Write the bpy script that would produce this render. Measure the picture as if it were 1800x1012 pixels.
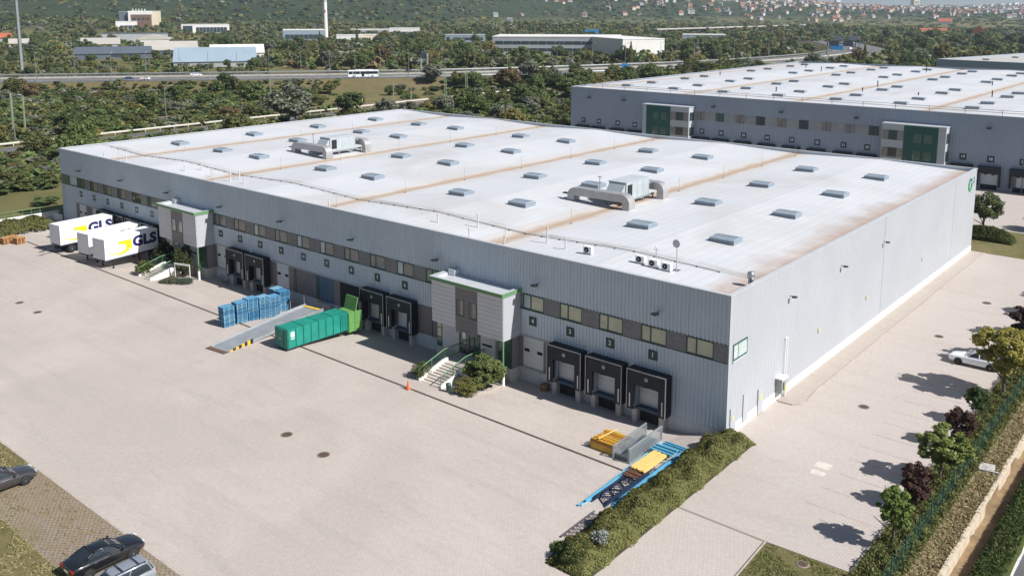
import bpy, bmesh, math, random
import numpy as np
from mathutils import Vector, Matrix
for o in list(bpy.data.objects): bpy.data.objects.remove(o)
random.seed(7)
R = math.radians
scene = bpy.context.scene
COL = scene.collection
# ---------------------------------------------------------------- camera
CAM = Vector((28.561, -58.585, 31.530)); YAW = -0.698898; PITCH = 0.160884; ROLL = 0.000724; FPX = 1600.39
cam = bpy.data.cameras.new('camera'); camo = bpy.data.objects.new('camera', cam); COL.objects.link(camo)
_f = Vector((math.sin(YAW)*math.cos(PITCH), math.cos(YAW)*math.cos(PITCH), -math.sin(PITCH)))
_r = Vector((math.cos(YAW), -math.sin(YAW), 0)); _u = _r.cross(_f)
_r2 = _r*math.cos(ROLL)+_u*math.sin(ROLL); _u2 = -_r*math.sin(ROLL)+_u*math.cos(ROLL)
camo.matrix_world = Matrix(((_r2.x,_u2.x,-_f.x,CAM.x),(_r2.y,_u2.y,-_f.y,CAM.y),(_r2.z,_u2.z,-_f.z,CAM.z),(0,0,0,1)))
cam.sensor_width = 36; cam.lens = 36*FPX/1800; cam.shift_y = -233.096/1800
cam.clip_start = 0.5; cam.clip_end = 30000
scene.camera = camo
# ---------------------------------------------------------------- light
SUNV = Vector((1.08, 0.18, 1.0)).normalized()
SUN_EL = math.asin(SUNV.z); SUN_AZ = math.atan2(SUNV.x, SUNV.y)
world = bpy.data.worlds.new('World'); scene.world = world; world.use_nodes = True
_n = world.node_tree; _sky = _n.nodes.new('ShaderNodeTexSky'); _sky.sky_type = 'NISHITA'; _sky.sun_disc = False
_sky.sun_elevation = SUN_EL; _sky.sun_rotation = SUN_AZ; _sky.altitude = 100; _sky.air_density = 1.0; _sky.dust_density = 0.9; _sky.ozone_density = 1.2
_n.links.new(_sky.outputs[0], _n.nodes['Background'].inputs[0]); _n.nodes['Background'].inputs[1].default_value = 0.054
sl = bpy.data.lights.new('sun', 'SUN'); sl.energy = 5.0; sl.angle = R(0.53); sl.color = (1.0, 0.972, 0.935)
so = bpy.data.objects.new('sun', sl); COL.objects.link(so); so.rotation_euler = (-SUNV).to_track_quat('-Z', 'Y').to_euler(); so.location = (60, 0, 120)
vs = scene.view_settings; vs.view_transform = 'Standard'; vs.look = 'None'; vs.gamma = 1; vs.exposure = 0.59; vs.use_curve_mapping = False
# ---------------------------------------------------------------- materials
MATS = {}
def _nt(m):
    m.use_nodes = True
    return m.node_tree, m.node_tree.nodes['Principled BSDF']
def mix(nt, a, b, fac, mode='MIX'):
    n = nt.nodes.new('ShaderNodeMix'); n.data_type = 'RGBA'; n.blend_type = mode; n.clamp_factor = True
    for s, v in ((6, a), (7, b), (0, fac)):
        if isinstance(v, (int, float)): n.inputs[s].default_value = v
        elif isinstance(v, (tuple, list)): n.inputs[s].default_value = (*v[:3], 1)
        else: nt.links.new(v, n.inputs[s])
    return n.outputs[2]
def mth(nt, op, a, b=None, c=None, clamp=False):
    n = nt.nodes.new('ShaderNodeMath'); n.operation = op; n.use_clamp = clamp
    for i, v in enumerate((a, b, c)):
        if v is None: continue
        if isinstance(v, (int, float)): n.inputs[i].default_value = v
        else: nt.links.new(v, n.inputs[i])
    return n.outputs[0]
def rng(nt, v, a, b, c=0.0, d=1.0):
    n = nt.nodes.new('ShaderNodeMapRange'); nt.links.new(v, n.inputs[0])
    for i, q in enumerate((a, b, c, d)): n.inputs[i+1].default_value = q
    return n.outputs[0]
def pos(nt): return nt.nodes.new('ShaderNodeNewGeometry').outputs['Position']
def sep(nt, v):
    n = nt.nodes.new('ShaderNodeSeparateXYZ'); nt.links.new(v, n.inputs[0]); return n.outputs
def scl(nt, v, s, rot=(0,0,0)):
    n = nt.nodes.new('ShaderNodeMapping'); nt.links.new(v, n.inputs[0]); n.inputs['Scale'].default_value = s; n.inputs['Rotation'].default_value = rot; return n.outputs[0]
def noise(nt, v, s, det=4, rough=0.55, dist=0.0):
    n = nt.nodes.new('ShaderNodeTexNoise'); nt.links.new(v, n.inputs['Vector']); n.inputs['Scale'].default_value = s; n.inputs['Detail'].default_value = det; n.inputs['Roughness'].default_value = rough; n.inputs['Distortion'].default_value = dist
    return n.outputs[0]
def bump(nt, b, h, st, dist=0.02):
    n = nt.nodes.new('ShaderNodeBump'); n.inputs['Strength'].default_value = st; n.inputs['Distance'].default_value = dist
    nt.links.new(h, n.inputs['Height']); nt.links.new(n.outputs[0], b.inputs['Normal'])
def mat(name, col, rough=0.6, metal=0.0, var=0.12, vs_=0.8, spec=0.4, coat=0.0, streak=0.0, bmp=0.0):
    """painted / plain surface with soft large-scale wear"""
    if name in MATS: return MATS[name]
    m = bpy.data.materials.new(name); nt, b = _nt(m); m.diffuse_color = (*col, 1)
    b.inputs['Roughness'].default_value = rough; b.inputs['Metallic'].default_value = metal; b.inputs['Specular IOR Level'].default_value = spec
    b.inputs['Coat Weight'].default_value = coat
    p = pos(nt)
    f = rng(nt, noise(nt, p, vs_, 5, 0.6), 0.3, 0.7)
    c = mix(nt, tuple(x*(1-var) for x in col), tuple(min(1, x*(1+var*0.6)) for x in col), f)
    if streak:
        s = noise(nt, scl(nt, p, (2.2, 2.2, 0.12)), 1.0, 5, 0.65)
        c = mix(nt, c, tuple(x*0.55 for x in col), rng(nt, s, 0.52, 0.78, 0, streak))
    nt.links.new(c, b.inputs['Base Color'])
    rr = rng(nt, noise(nt, p, vs_*3.1, 3), 0.3, 0.7, max(0.02, rough-0.08), min(1, rough+0.08)); nt.links.new(rr, b.inputs['Roughness'])
    if bmp: bump(nt, b, noise(nt, p, 9, 4), bmp)
    MATS[name] = m; return m
def emis(name, col, s):
    m = bpy.data.materials.new(name); nt, b = _nt(m); b.inputs['Base Color'].default_value = (*col, 1); b.inputs['Emission Color'].default_value = (*col, 1); b.inputs['Emission Strength'].default_value = s; return m
def foliage(name, attr=False):
    """leaf material; colour comes from the object's own colour (or a colour attribute), varied leaf by leaf"""
    m = bpy.data.materials.new(name); nt, b = _nt(m)
    b.inputs['Roughness'].default_value = 0.62; b.inputs['Specular IOR Level'].default_value = 0.25
    if attr:
        a = nt.nodes.new('ShaderNodeVertexColor'); a.layer_name = 'leafcol'; base = a.outputs[0]
    else:
        a = nt.nodes.new('ShaderNodeObjectInfo'); base = a.outputs['Color']
    g = nt.nodes.new('ShaderNodeNewGeometry'); r = g.outputs['Random Per Island']
    c = mix(nt, base, (0.16, 0.14, 0.035), rng(nt, r, 0.65, 1.0, 0, 0.30))
    br = rng(nt, r, 0, 1, 0.68, 1.32)
    hsv = nt.nodes.new('ShaderNodeHueSaturation'); nt.links.new(c, hsv.inputs['Color']); nt.links.new(br, hsv.inputs['Value'])
    nt.links.new(hsv.outputs[0], b.inputs['Base Color'])
    tr = nt.nodes.new('ShaderNodeBsdfTranslucent'); nt.links.new(hsv.outputs[0], tr.inputs[0])
    ms = nt.nodes.new('ShaderNodeMixShader'); ms.inputs[0].default_value = 0.30
    out = nt.nodes['Material Output']; nt.links.new(b.outputs[0], ms.inputs[1]); nt.links.new(tr.outputs[0], ms.inputs[2]); nt.links.new(ms.outputs[0], out.inputs[0])
    MATS[name] = m; return m
LEAF = foliage('leaves'); LEAFA = foliage('leaves_mixed', True)
def grass_mat(name, c1, c2, c3, s=0.5):
    m = bpy.data.materials.new(name); nt, b = _nt(m); p = pos(nt)
    a = rng(nt, noise(nt, p, s*0.12, 5, 0.6), 0.35, 0.65); d = rng(nt, noise(nt, p, s, 6, 0.7), 0.35, 0.7)
    c = mix(nt, mix(nt, c1, c2, a), c3, mth(nt, 'MULTIPLY', d, 0.6))
    f = rng(nt, noise(nt, scl(nt, p, (1, 1, 1)), 14, 3, 0.7), 0.3, 0.7, 0.6, 1.25)
    h = nt.nodes.new('ShaderNodeHueSaturation'); nt.links.new(c, h.inputs['Color']); nt.links.new(f, h.inputs['Value']); nt.links.new(h.outputs[0], b.inputs['Base Color'])
    b.inputs['Roughness'].default_value = 0.9; b.inputs['Specular IOR Level'].default_value = 0.1
    bump(nt, b, noise(nt, p, 11, 5, 0.7), 0.9, 0.08)
    MATS[name] = m; return m
def paver_mat(name, c1, c2, joint, bw=0.2, bh=0.1, big=0.25, rotz=0.0, js=0.012, dirt=(0.32,0.27,0.22), lines=0.9):
    m = bpy.data.materials.new(name); nt, b = _nt(m); p = pos(nt)
    br = nt.nodes.new('ShaderNodeTexBrick'); nt.links.new(scl(nt, p, (1,1,1), (0,0,rotz)), br.inputs['Vector'])
    br.inputs['Scale'].default_value = 1.0; br.inputs['Brick Width'].default_value = bw; br.inputs['Row Height'].default_value = bh; br.inputs['Mortar Size'].default_value = js; br.inputs['Mortar Smooth'].default_value = 0.3
    br.inputs['Color1'].default_value = (*c1,1); br.inputs['Color2'].default_value = (*c2,1); br.inputs['Mortar'].default_value = (*joint,1); br.inputs['Bias'].default_value = 0.0
    flat = mix(nt, c1, c2, 0.5)
    base = mix(nt, flat, br.outputs[0], lines)
    n1 = rng(nt, noise(nt, p, 0.09, 6, 0.6, 0.6), 0.36, 0.66)
    base = mix(nt, base, mix(nt, base, dirt, 0.28), mth(nt, 'MULTIPLY', n1, big*2.2))
    st = rng(nt, noise(nt, scl(nt, p, (0.05, 0.5, 1)), 1.0, 6, 0.65), 0.52, 0.75)
    base = mix(nt, base, mix(nt, base, (0.25,0.23,0.21), 0.3), mth(nt, 'MULTIPLY', st, big*1.6))
    sw = nt.nodes.new('ShaderNodeTexWave'); sw.wave_type = 'RINGS'; sw.rings_direction = 'Z'; nt.links.new(scl(nt, p, (0.035,0.05,1)), sw.inputs[0]); sw.inputs['Scale'].default_value = 3.2; sw.inputs['Distortion'].default_value = 7.0; sw.inputs['Detail'].default_value = 2.5; sw.inputs['Detail Scale'].default_value = 1.2
    tw = mth(nt, 'MULTIPLY', rng(nt, sw.outputs[1], 0.80, 0.98), rng(nt, noise(nt, p, 0.05, 3, 0.5), 0.42, 0.62))
    base = mix(nt, base, mix(nt, base, (0.22,0.20,0.185), 0.35), mth(nt, 'MULTIPLY', tw, big*0.30))
    sp = rng(nt, noise(nt, p, 0.75, 3, 0.5), 0.68, 0.80)
    base = mix(nt, base, mix(nt, base, (0.12,0.11,0.10), 0.35), mth(nt, 'MULTIPLY', sp, 0.45))
    vo = nt.nodes.new('ShaderNodeTexVoronoi'); vo.distance = 'MANHATTAN'; nt.links.new(scl(nt, p, (0.085,0.12,0.0), (0,0,rotz)), vo.inputs['Vector']); vo.inputs['Scale'].default_value = 1.0
    cell = sep(nt, vo.outputs[1])[0]; base = mix(nt, base, mix(nt, base, (0.34,0.30,0.27), 0.5), rng(nt, cell, 0.55, 1.0, 0, 0.30*min(1, big*2)))
    oil = rng(nt, noise(nt, p, 0.33, 5, 0.6), 0.66, 0.76); base = mix(nt, base, mix(nt, base, (0.13,0.12,0.11), 0.4), mth(nt, 'MULTIPLY', oil, big*0.9))
    fine = rng(nt, noise(nt, p, 3.2, 5, 0.75), 0.25, 0.75, 0.90, 1.08)
    h = nt.nodes.new('ShaderNodeHueSaturation'); nt.links.new(base, h.inputs['Color']); nt.links.new(fine, h.inputs['Value']); nt.links.new(h.outputs[0], b.inputs['Base Color'])
    b.inputs['Roughness'].default_value = 0.85; b.inputs['Specular IOR Level'].default_value = 0.2
    bump(nt, b, br.outputs[1], 0.3, -0.01)
    MATS[name] = m; return m
# ---------------------------------------------------------------- mesh building
class MB:
    def __init__(s): s.v = []; s.f = []; s.m = []; s.sm = []
    def add(s, vs, fs, mi=0, smooth=False):
        k = len(s.v); s.v += [tuple(v) for v in vs]
        for f in fs: s.f.append(tuple(i+k for i in f)); s.m.append(mi); s.sm.append(smooth)
        return s
    def box(s, x0, x1, y0, y1, z0, z1, mi=0):
        return s.add([(x0,y0,z0),(x1,y0,z0),(x1,y1,z0),(x0,y1,z0),(x0,y0,z1),(x1,y0,z1),(x1,y1,z1),(x0,y1,z1)],
                     [(0,3,2,1),(4,5,6,7),(0,1,5,4),(1,2,6,5),(2,3,7,6),(3,0,4,7)], mi)
    def cbox(s, x0, x1, y0, y1, z0, z1, c=0.02, mi=0):
        """box with chamfered vertical and top edges"""
        def ring(i, z): return [(x0+i+c,y0+i,z),(x1-i-c,y0+i,z),(x1-i,y0+i+c,z),(x1-i,y1-i-c,z),(x1-i-c,y1-i,z),(x0+i+c,y1-i,z),(x0+i,y1-i-c,z),(x0+i,y0+i+c,z)]
        vs = ring(0,z0)+ring(0,z1-c)+ring(c,z1)
        fs = [tuple(range(7,-1,-1)), tuple(range(16,24))]
        for l in (0,8):
            for i in range(8): fs.append((l+i, l+(i+1)%8, l+8+(i+1)%8, l+8+i))
        return s.add(vs, fs, mi)
    def quad(s, a, b, c, d, mi=0): return s.add([a,b,c,d], [(0,1,2,3)], mi)
    def tube(s, p, q, r, n=6, mi=0, r2=None, cap=True):
        p = Vector(p); q = Vector(q); d = (q-p).normalized(); a = d.orthogonal().normalized(); b = d.cross(a); r2 = r if r2 is None else r2
        vs = [p+(a*math.cos(2*math.pi*i/n)+b*math.sin(2*math.pi*i/n))*r for i in range(n)]+[q+(a*math.cos(2*math.pi*i/n)+b*math.sin(2*math.pi*i/n))*r2 for i in range(n)]
        fs = [(i,(i+1)%n,n+(i+1)%n,n+i) for i in range(n)]
        s.add(vs, fs, mi, n > 5)
        if cap: s.add(vs, [tuple(range(n-1,-1,-1)), tuple(range(n,2*n))], mi)
        return s
    def bar(s, p, q, w, h, mi=0):
        """rectangular bar from p to q, w across (horizontal), h up"""
        p = Vector(p); q = Vector(q); d = (q-p).normalized(); up = Vector((0,0,1)) if abs(d.z) < 0.95 else Vector((0,1,0))
        a = d.cross(up).normalized()*w/2; b = a.cross(d).normalized()*h/2
        vs = [p-a-b,p+a-b,p+a+b,p-a+b,q-a-b,q+a-b,q+a+b,q-a+b]
        return s.add(vs, [(0,1,2,3),(7,6,5,4),(0,4,5,1),(1,5,6,2),(2,6,7,3),(3,7,4,0)], mi)
    def prism(s, poly, axis, a, b, mi=0):
        """poly: 2D outline; axis 'x','y','z' gives the extrusion direction"""
        n = len(poly)
        def P(u, v, t): return (t,u,v) if axis == 'x' else ((u,t,v) if axis == 'y' else (u,v,t))
        vs = [P(u,v,a) for u,v in poly]+[P(u,v,b) for u,v in poly]
        fs = [tuple(range(n-1,-1,-1)), tuple(range(n,2*n))]+[(i,(i+1)%n,n+(i+1)%n,n+i) for i in range(n)]
        return s.add(vs, fs, mi)
    def lathe(s, prof, c=(0,0,0), n=12, mi=0, axis='z'):
        vs = []
        for r, z in prof:
            for i in range(n):
                a = 2*math.pi*i/n; u, v = r*math.cos(a), r*math.sin(a)
                vs.append((c[0]+u,c[1]+v,c[2]+z) if axis == 'z' else ((c[0]+u,c[1]+z,c[2]+v) if axis == 'y' else (c[0]+z,c[1]+u,c[2]+v)))
        fs = []
        for k in range(len(prof)-1):
            for i in range(n): fs.append((k*n+i,k*n+(i+1)%n,(k+1)*n+(i+1)%n,(k+1)*n+i))
        s.add(vs, fs, mi, True)
        s.add(vs, [tuple(range(n-1,-1,-1)), tuple(range((len(prof)-1)*n,len(prof)*n))], mi)
        return s
    def mesh(s, name, mats):
        me = bpy.data.meshes.new(name); me.from_pydata(s.v, [], s.f)
        for m in (mats if isinstance(mats, (list, tuple)) else [mats]): me.materials.append(m)
        if len(me.materials) > 1: me.polygons.foreach_set('material_index', s.m)
        if any(s.sm): me.polygons.foreach_set('use_smooth', s.sm)
        me.update()
        bm = bmesh.new(); bm.from_mesh(me); bmesh.ops.recalc_face_normals(bm, faces=bm.faces) if len(bm.faces) < 4000 else None; bm.to_mesh(me); bm.free()
        return me
    def build(s, name, mats, parent=None, loc=(0,0,0), rz=0, **kw): return put(name, s.mesh(name, mats), parent, loc, rz, **kw)
def put(name, me, parent=None, loc=(0,0,0), rz=0, label=None, cat=None, group=None, kind=None, color=None):
    o = bpy.data.objects.new(name, me); COL.objects.link(o); o.location = loc; o.rotation_euler = (0,0,rz)
    if parent is not None: o.parent = parent
    tag(o, label, cat, group, kind)
    if color: o.color = (*color[:3], 1)
    return o
def tag(o, label=None, cat=None, group=None, kind=None):
    if label: o['label'] = label
    if cat: o['category'] = cat
    if group: o['group'] = group
    if kind: o['kind'] = kind
    return o
def thing(name, label, cat, loc=(0,0,0), rz=0, group=None): return put(name, None, None, loc, rz, label, cat, group)
def B(x0, x1, y0, y1, z0, z1): return MB().box(x0, x1, y0, y1, z0, z1)
def copy_tree(o, parent=None):
    c = o.copy(); COL.objects.link(c)
    if parent is not None: c.parent = parent
    for ch in list(o.children): copy_tree(ch, c)
    return c
def copy_thing(root, loc, rz=None, label=None, scale=None):
    kids = list(root.children); c = root.copy(); COL.objects.link(c)
    for ch in kids: copy_tree(ch, c)
    c.location = loc
    if rz is not None: c.rotation_euler = (0,0,rz)
    if label: c['label'] = label
    if scale: c.scale = scale if isinstance(scale, (tuple, list)) else (scale,)*3
    return c
_TXT = {}
def text_mesh(txt, size, mtl, off=0.0, name='numeral'):
    key = (txt, size, mtl.name, off)
    if key in _TXT: return _TXT[key]
    cu = bpy.data.curves.new('t', 'FONT'); cu.body = txt; cu.size = size; cu.align_x = 'CENTER'; cu.align_y = 'CENTER'; cu.offset = off; cu.extrude = 0.004; cu.resolution_u = 3
    ob = bpy.data.objects.new('t', cu); COL.objects.link(ob); bpy.context.view_layer.update()
    me = bpy.data.meshes.new_from_object(ob); bpy.data.objects.remove(ob); me.name = name; me.materials.clear(); me.materials.append(mtl)
    _TXT[key] = me; return me
def ribs(mb, u0, u1, z0, z1, at, pitch=0.333, depth=0.06, axis='x', out=-1, mi=0):
    """trapezoid-profile sheet between u0..u1; axis = direction it runs; out = side it faces"""
    n = max(1, round((u1-u0)/pitch)); p = (u1-u0)/n; pr = []
    for i in range(n):
        a = u0+i*p; pr += [(a, 0), (a+p*0.42, 0), (a+p*0.54, depth), (a+p*0.88, depth)]
    pr.append((u1, 0)); vs = []
    for z in (z0, z1):
        for u, d in pr: vs.append((u, at+out*d, z) if axis == 'x' else (at+out*d, u, z))
    k = len(pr); mb.add(vs, [(i, i+1, k+i+1, k+i) if (axis == 'x') == (out < 0) else (i, k+i, k+i+1, i+1) for i in range(k-1)], mi)
    return mb
# ---- pixel helpers: only used to read off where things stand on the ground of the photograph
def hit(px, py, z=0.0):
    d = _r2*((px-900)/FPX)-_u2*((py-272.904)/FPX)+_f
    return CAM+d*((z-CAM.z)/d.z)
# ================================================================ the setting
M_PAVE = paver_mat('yard_pavers', (0.466,0.414,0.376), (0.430,0.380,0.346), (0.31,0.265,0.235), 0.30, 0.20, 0.62, 0, 0.016, (0.27,0.24,0.215), 0.55)
M_LOT = paver_mat('lot_pavers', (0.452,0.405,0.376), (0.415,0.37,0.344), (0.305,0.262,0.238), 0.30, 0.20, 0.42, R(90), 0.016, (0.32,0.27,0.22), 0.5)
M_JOIN = paver_mat('entry_pavers', (0.455,0.405,0.370), (0.430,0.382,0.350), (0.37,0.325,0.295), 0.30, 0.22, 0.25, R(8), 0.024)
M_WALK = paver_mat('walk_pavers', (0.42,0.375,0.335), (0.38,0.335,0.30), (0.28,0.24,0.21), 0.3, 0.15, 0.4, 0)
M_ASPH = mat('asphalt', (0.115,0.115,0.12), 0.9, var=0.2, vs_=0.3, spec=0.2)
M_ASPHL = mat('asphalt_motorway', (0.135,0.135,0.135), 0.9, var=0.15, vs_=0.2, spec=0.2)
M_KERB = mat('kerb_concrete', (0.40,0.35,0.31), 0.85, var=0.2, vs_=1.5, spec=0.2)
M_CONC = mat('concrete', (0.42,0.40,0.375), 0.85, var=0.18, vs_=0.9, spec=0.2, streak=0.3)
M_LAWN = grass_mat('lawn_grass', (0.125,0.12,0.045), (0.235,0.19,0.10), (0.085,0.09,0.032), 1.1)
M_DRY = grass_mat('dry_grass', (0.30,0.235,0.135), (0.22,0.185,0.09), (0.15,0.145,0.06), 0.9)
M_GREENG = grass_mat('lush_grass', (0.06,0.085,0.022), (0.10,0.115,0.035), (0.045,0.065,0.018), 1.2)
M_SCRUB = grass_mat('scrubland', (0.125,0.125,0.048), (0.20,0.165,0.08), (0.075,0.085,0.03), 0.10)
def sheet(name, x0, x1, y0, y1, z, m, parent=None, kind='structure'):
    return MB().quad((x0,y0,z),(x1,y0,z),(x1,y1,z),(x0,y1,z)).build(name, m, parent, kind=kind)
def smooth(a, b, x): t = min(1, max(0, (x-a)/(b-a))); return t*t*(3-2*t)
FW = Vector((math.sin(YAW), math.cos(YAW), 0)); RT = Vector((math.cos(YAW), -math.sin(YAW), 0))
def hill(x, y):
    dx, dy = x-CAM.x, y-CAM.y; d = math.hypot(dx, dy); f = dx*FW.x+dy*FW.y; r = dx*RT.x+dy*RT.y
    px = 900+1600*(r/f) if f > 1 else (-900 if r < 0 else 2700)
    top = 215 if px < 500 else (215-25*smooth(500,1000,px)-128*smooth(980,1320,px)-32*smooth(1300,1600,px))
    start = 980+620*smooth(650,980,px)+150*smooth(1000,1500,px)
    h = top*(0.55*smooth(start, 2600, d)+0.45*smooth(start+300, 3900, d))
    return h+(5*math.sin(x*0.004+1)*math.sin(y*0.005)+3*math.sin(x*0.011)*math.cos(y*0.009+2))*smooth(500,1200,d)
HX0, HX1, HY0, HY1 = -117.0, 26.0, -75.0, 69.0        # the plot of the near warehouse is laid with sheets of its own
def wooded(m):
    nt = m.node_tree; b = nt.nodes['Principled BSDF']; src = b.inputs['Base Color'].links[0].from_socket; p = pos(nt); x, y, z = sep(nt, p)
    far = rng(nt, z, 2.0, 14.0); n = rng(nt, noise(nt, p, 0.012, 6, 0.65), 0.3, 0.7)
    nt.links.new(mix(nt, src, mix(nt, mix(nt, (0.020,0.034,0.018), (0.042,0.056,0.026), n), (0.12,0.115,0.058), rng(nt, noise(nt, p, 0.0028, 5, 0.6), 0.56, 0.62)), far), b.inputs['Base Color'])
wooded(M_SCRUB)
def build_ground():
    xs = sorted(set([HX0,HX1]+[-12000,-9000]+list(range(-6000,-1200,200))+list(range(-1200,-120,90))+[-60,0]+list(range(60,600,90))+list(range(600,3000,300))+[4500,7000]))
    ys = sorted(set([HY0,HY1]+[-7000,-4000,-2000,-1000,-500,-200,-20,20]+list(range(140,1200,90))+list(range(1200,6000,200))+[7000,9000,12000]))
    mb = MB(); nx = len(xs)
    vs = [(x,y,hill(x,y)-0.03) for y in ys for x in xs]; fs = []
    for j in range(len(ys)-1):
        for i in range(nx-1):
            if HX0-1 < xs[i] and xs[i+1] < HX1+1 and HY0-1 < ys[j] and ys[j+1] < HY1+1: continue
            fs.append((j*nx+i,j*nx+i+1,(j+1)*nx+i+1,(j+1)*nx+i))
    mb.add(vs, fs, 0, True); mb.build('ground', M_SCRUB, kind='structure')
build_ground()
# --- loading yard, falling towards the docks
def yard_z(x, y):
    if y <= -8.8: return 0.0
    k = smooth(-0.4,-4.6,x) if x > -50 else smooth(-107.5,-103,x)
    return -0.70*k*min(1, (y+8.8)/7.8)
def build_yard():
    xs = [-117,-107.5,-106,-104.5,-103,-99,-75,-50,-25,-8,-4.6,-3.5,-2.5,-1.5,-0.4,0.0]; ys = [-34.7,-20,-8.8,-6,-3,-1,0.3]
    nx = len(xs); mb = MB(); mb.add([(x,y,yard_z(x,y)) for y in ys for x in xs], [(j*nx+i,j*nx+i+1,(j+1)*nx+i+1,(j+1)*nx+i) for j in range(len(ys)-1) for i in range(nx-1)], 0)
    mb.build('loading_yard', M_PAVE, kind='structure')
build_yard()
sheet('lot_apron', 0.0, 13.0, -10.45, 69.0, 0.0, M_LOT)
sheet('entry_apron', 0.0, 26.0, -75.0, -10.45, -0.004, M_JOIN)
sheet('front_apron', -41.4, 0.0, -75.0, -34.7, -0.008, M_PAVE)
sheet('west_verge', -117.0, -41.4, -75.0, -34.7, -0.012, M_LAWN)
# drain slot along the yard
M_SLOT = mat('drain_grating', (0.07,0.05,0.045), 0.8, var=0.35, vs_=2)
MB().box(-99.6,-1.0,-8.92,-8.70,-0.02,0.012).build('drain_channel', M_SLOT, kind='structure')
# parking strip laid with grass pavers
def grid_mat():
    m = paver_mat('grass_pavers', (0.33,0.275,0.235), (0.275,0.225,0.19), (0.16,0.12,0.085), 0.30, 0.22, 1.0, R(90), 0.06, (0.20,0.165,0.09))
    return m
M_GRID = grid_mat()
def weedy(m):
    nt = m.node_tree; b = nt.nodes['Principled BSDF']; src = b.inputs['Base Color'].links[0].from_socket; p = pos(nt)
    a = rng(nt, noise(nt, p, 0.9, 6, 0.7), 0.46, 0.66); g = rng(nt, noise(nt, p, 0.22, 4, 0.6), 0.4, 0.65)
    c = mix(nt, src, mix(nt, (0.20,0.15,0.095), (0.15,0.14,0.06), g), mth(nt, 'MULTIPLY', a, 0.75)); nt.links.new(c, b.inputs['Base Color'])
weedy(M_GRID)
sheet('parking_strip', -35.3, 2.0, -38.95, -34.75, 0.006, M_GRID)
MB().box(-41.4,2.0,-34.80,-34.66,-0.05,0.016).build('strip_kerb', M_KERB, kind='structure')
sheet('strip_verge', -47.0, -35.3, -38.95, -34.75, 0.004, M_LAWN)
sheet('fence_verge', -60.0, 2.0, -75.0, -38.95, 0.008, M_LAWN)
# walk beside the long wall, with its kerb
mb = MB(); P = [(0.0,8.8),(1.3,8.9),(1.75,9.4),(1.95,10.2),(1.70,12.5),(1.62,69),(0.0,69)]
mb.prism(P, 'z', -0.05, 0.07); mb.build('side_walk', M_WALK, kind='structure')
mb = MB(); Q = [(0.3,8.72),(1.35,8.8),(1.85,9.3),(2.06,10.2),(1.82,12.5),(1.74,69)]
for a, b in zip(Q[:-1], Q[1:]): mb.bar((*a,0.03),(*b,0.03),0.12,0.13)
mb.build('walk_kerb', M_KERB, kind='structure')
# lawn wedge at the lot entrance
mb = MB(); W = [(8.0,-10.5),(12.95,-10.3),(13.0,-75),(6.5,-75),(8.0,-22),(8.2,-15)]
mb.prism(W, 'z', -0.02, 0.07); mb.build('entry_lawn', M_LAWN, kind='structure')
mb = MB()
for a, b in (((8.0,-10.5),(8.2,-15)),((8.2,-15),(8.0,-22)),((8.0,-10.5),(12.95,-10.3))): mb.bar((*a,0.04),(*b,0.04),0.10,0.12)
mb.build('lawn_kerb', M_KERB, kind='structure')
# joint between the two pavings
MB().box(2.1,8.0,-10.53,-10.37,-0.03,0.008).build('paving_joint', mat('joint', (0.22,0.19,0.17), 0.9), kind='structure')
# bed under the trees, mown bank, ditch and lane on the east side
def strip(name, sec, y0, y1, m, n=24, wob=0.0, kind='structure'):
    """sec: list of (x,z) across; runs along y"""
    mb = MB(); k = len(sec); rr = random.Random(5)
    ys = [y0+(y1-y0)*i/n for i in range(n+1)]
    vs = [(x+(rr.uniform(-wob,wob) if wob else 0), y, z+(rr.uniform(-wob,wob)*0.4 if wob else 0)) for y in ys for x, z in sec]
    mb.add(vs, [(j*k+i,j*k+i+1,(j+1)*k+i+1,(j+1)*k+i) for j in range(n) for i in range(k-1)], 0)
    return mb.build(name, m, kind=kind)
strip('tree_bed', [(13.0,0.05),(13.8,0.12),(14.9,0.10),(15.4,0.02)], -75, 69, M_GREENG, 60, 0.05)
MB().box(12.9,13.03,-10.3,69,-0.05,0.10).build('bed_kerb', M_KERB, kind='structure')
strip('mown_bank', [(15.4,0.02),(16.2,-0.08),(16.80,-0.12)], -75, 69, M_DRY, 60, 0.04)
strip('ditch_bed', [(17.02,-0.05),(17.03,-0.75),(17.9,-0.78)], -75, 69, mat('ditch_soil', (0.24,0.165,0.09), 0.95, var=0.35, vs_=1.1, bmp=0.5), 40)
strip('ditch_bank', [(17.9,-0.78),(18.15,-0.25),(18.6,0.06),(19.3,0.10),(19.95,0.02)], -75, 69, M_GREENG, 60, 0.06)
sheet('service_lane', 19.9, 26.0, -75, 69, 0.012, M_ASPH)
MB().box(19.9,20.05,-75,69,0.0,0.02).build('lane_edge_line', mat('worn_white_paint', (0.6,0.58,0.55), 0.8, var=0.3, vs_=3), kind='structure')
# land round the warehouse on its other sides
sheet('back_lawn', -117, 26, 69.0, 84.0, 0.01, M_LAWN)
sheet('rear_yard', -112, 60, 83.9, 115.6, 0.016, M_LOT)
sheet('side_lawn', -117, -108, 0.0, 69, 0.0, M_LAWN)
strip('west_lawn', [(-117,0.0),(-113.3,0.35),(-111,0.30)], -34.7, 0.0, M_LAWN, 20, 0.03)
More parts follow.
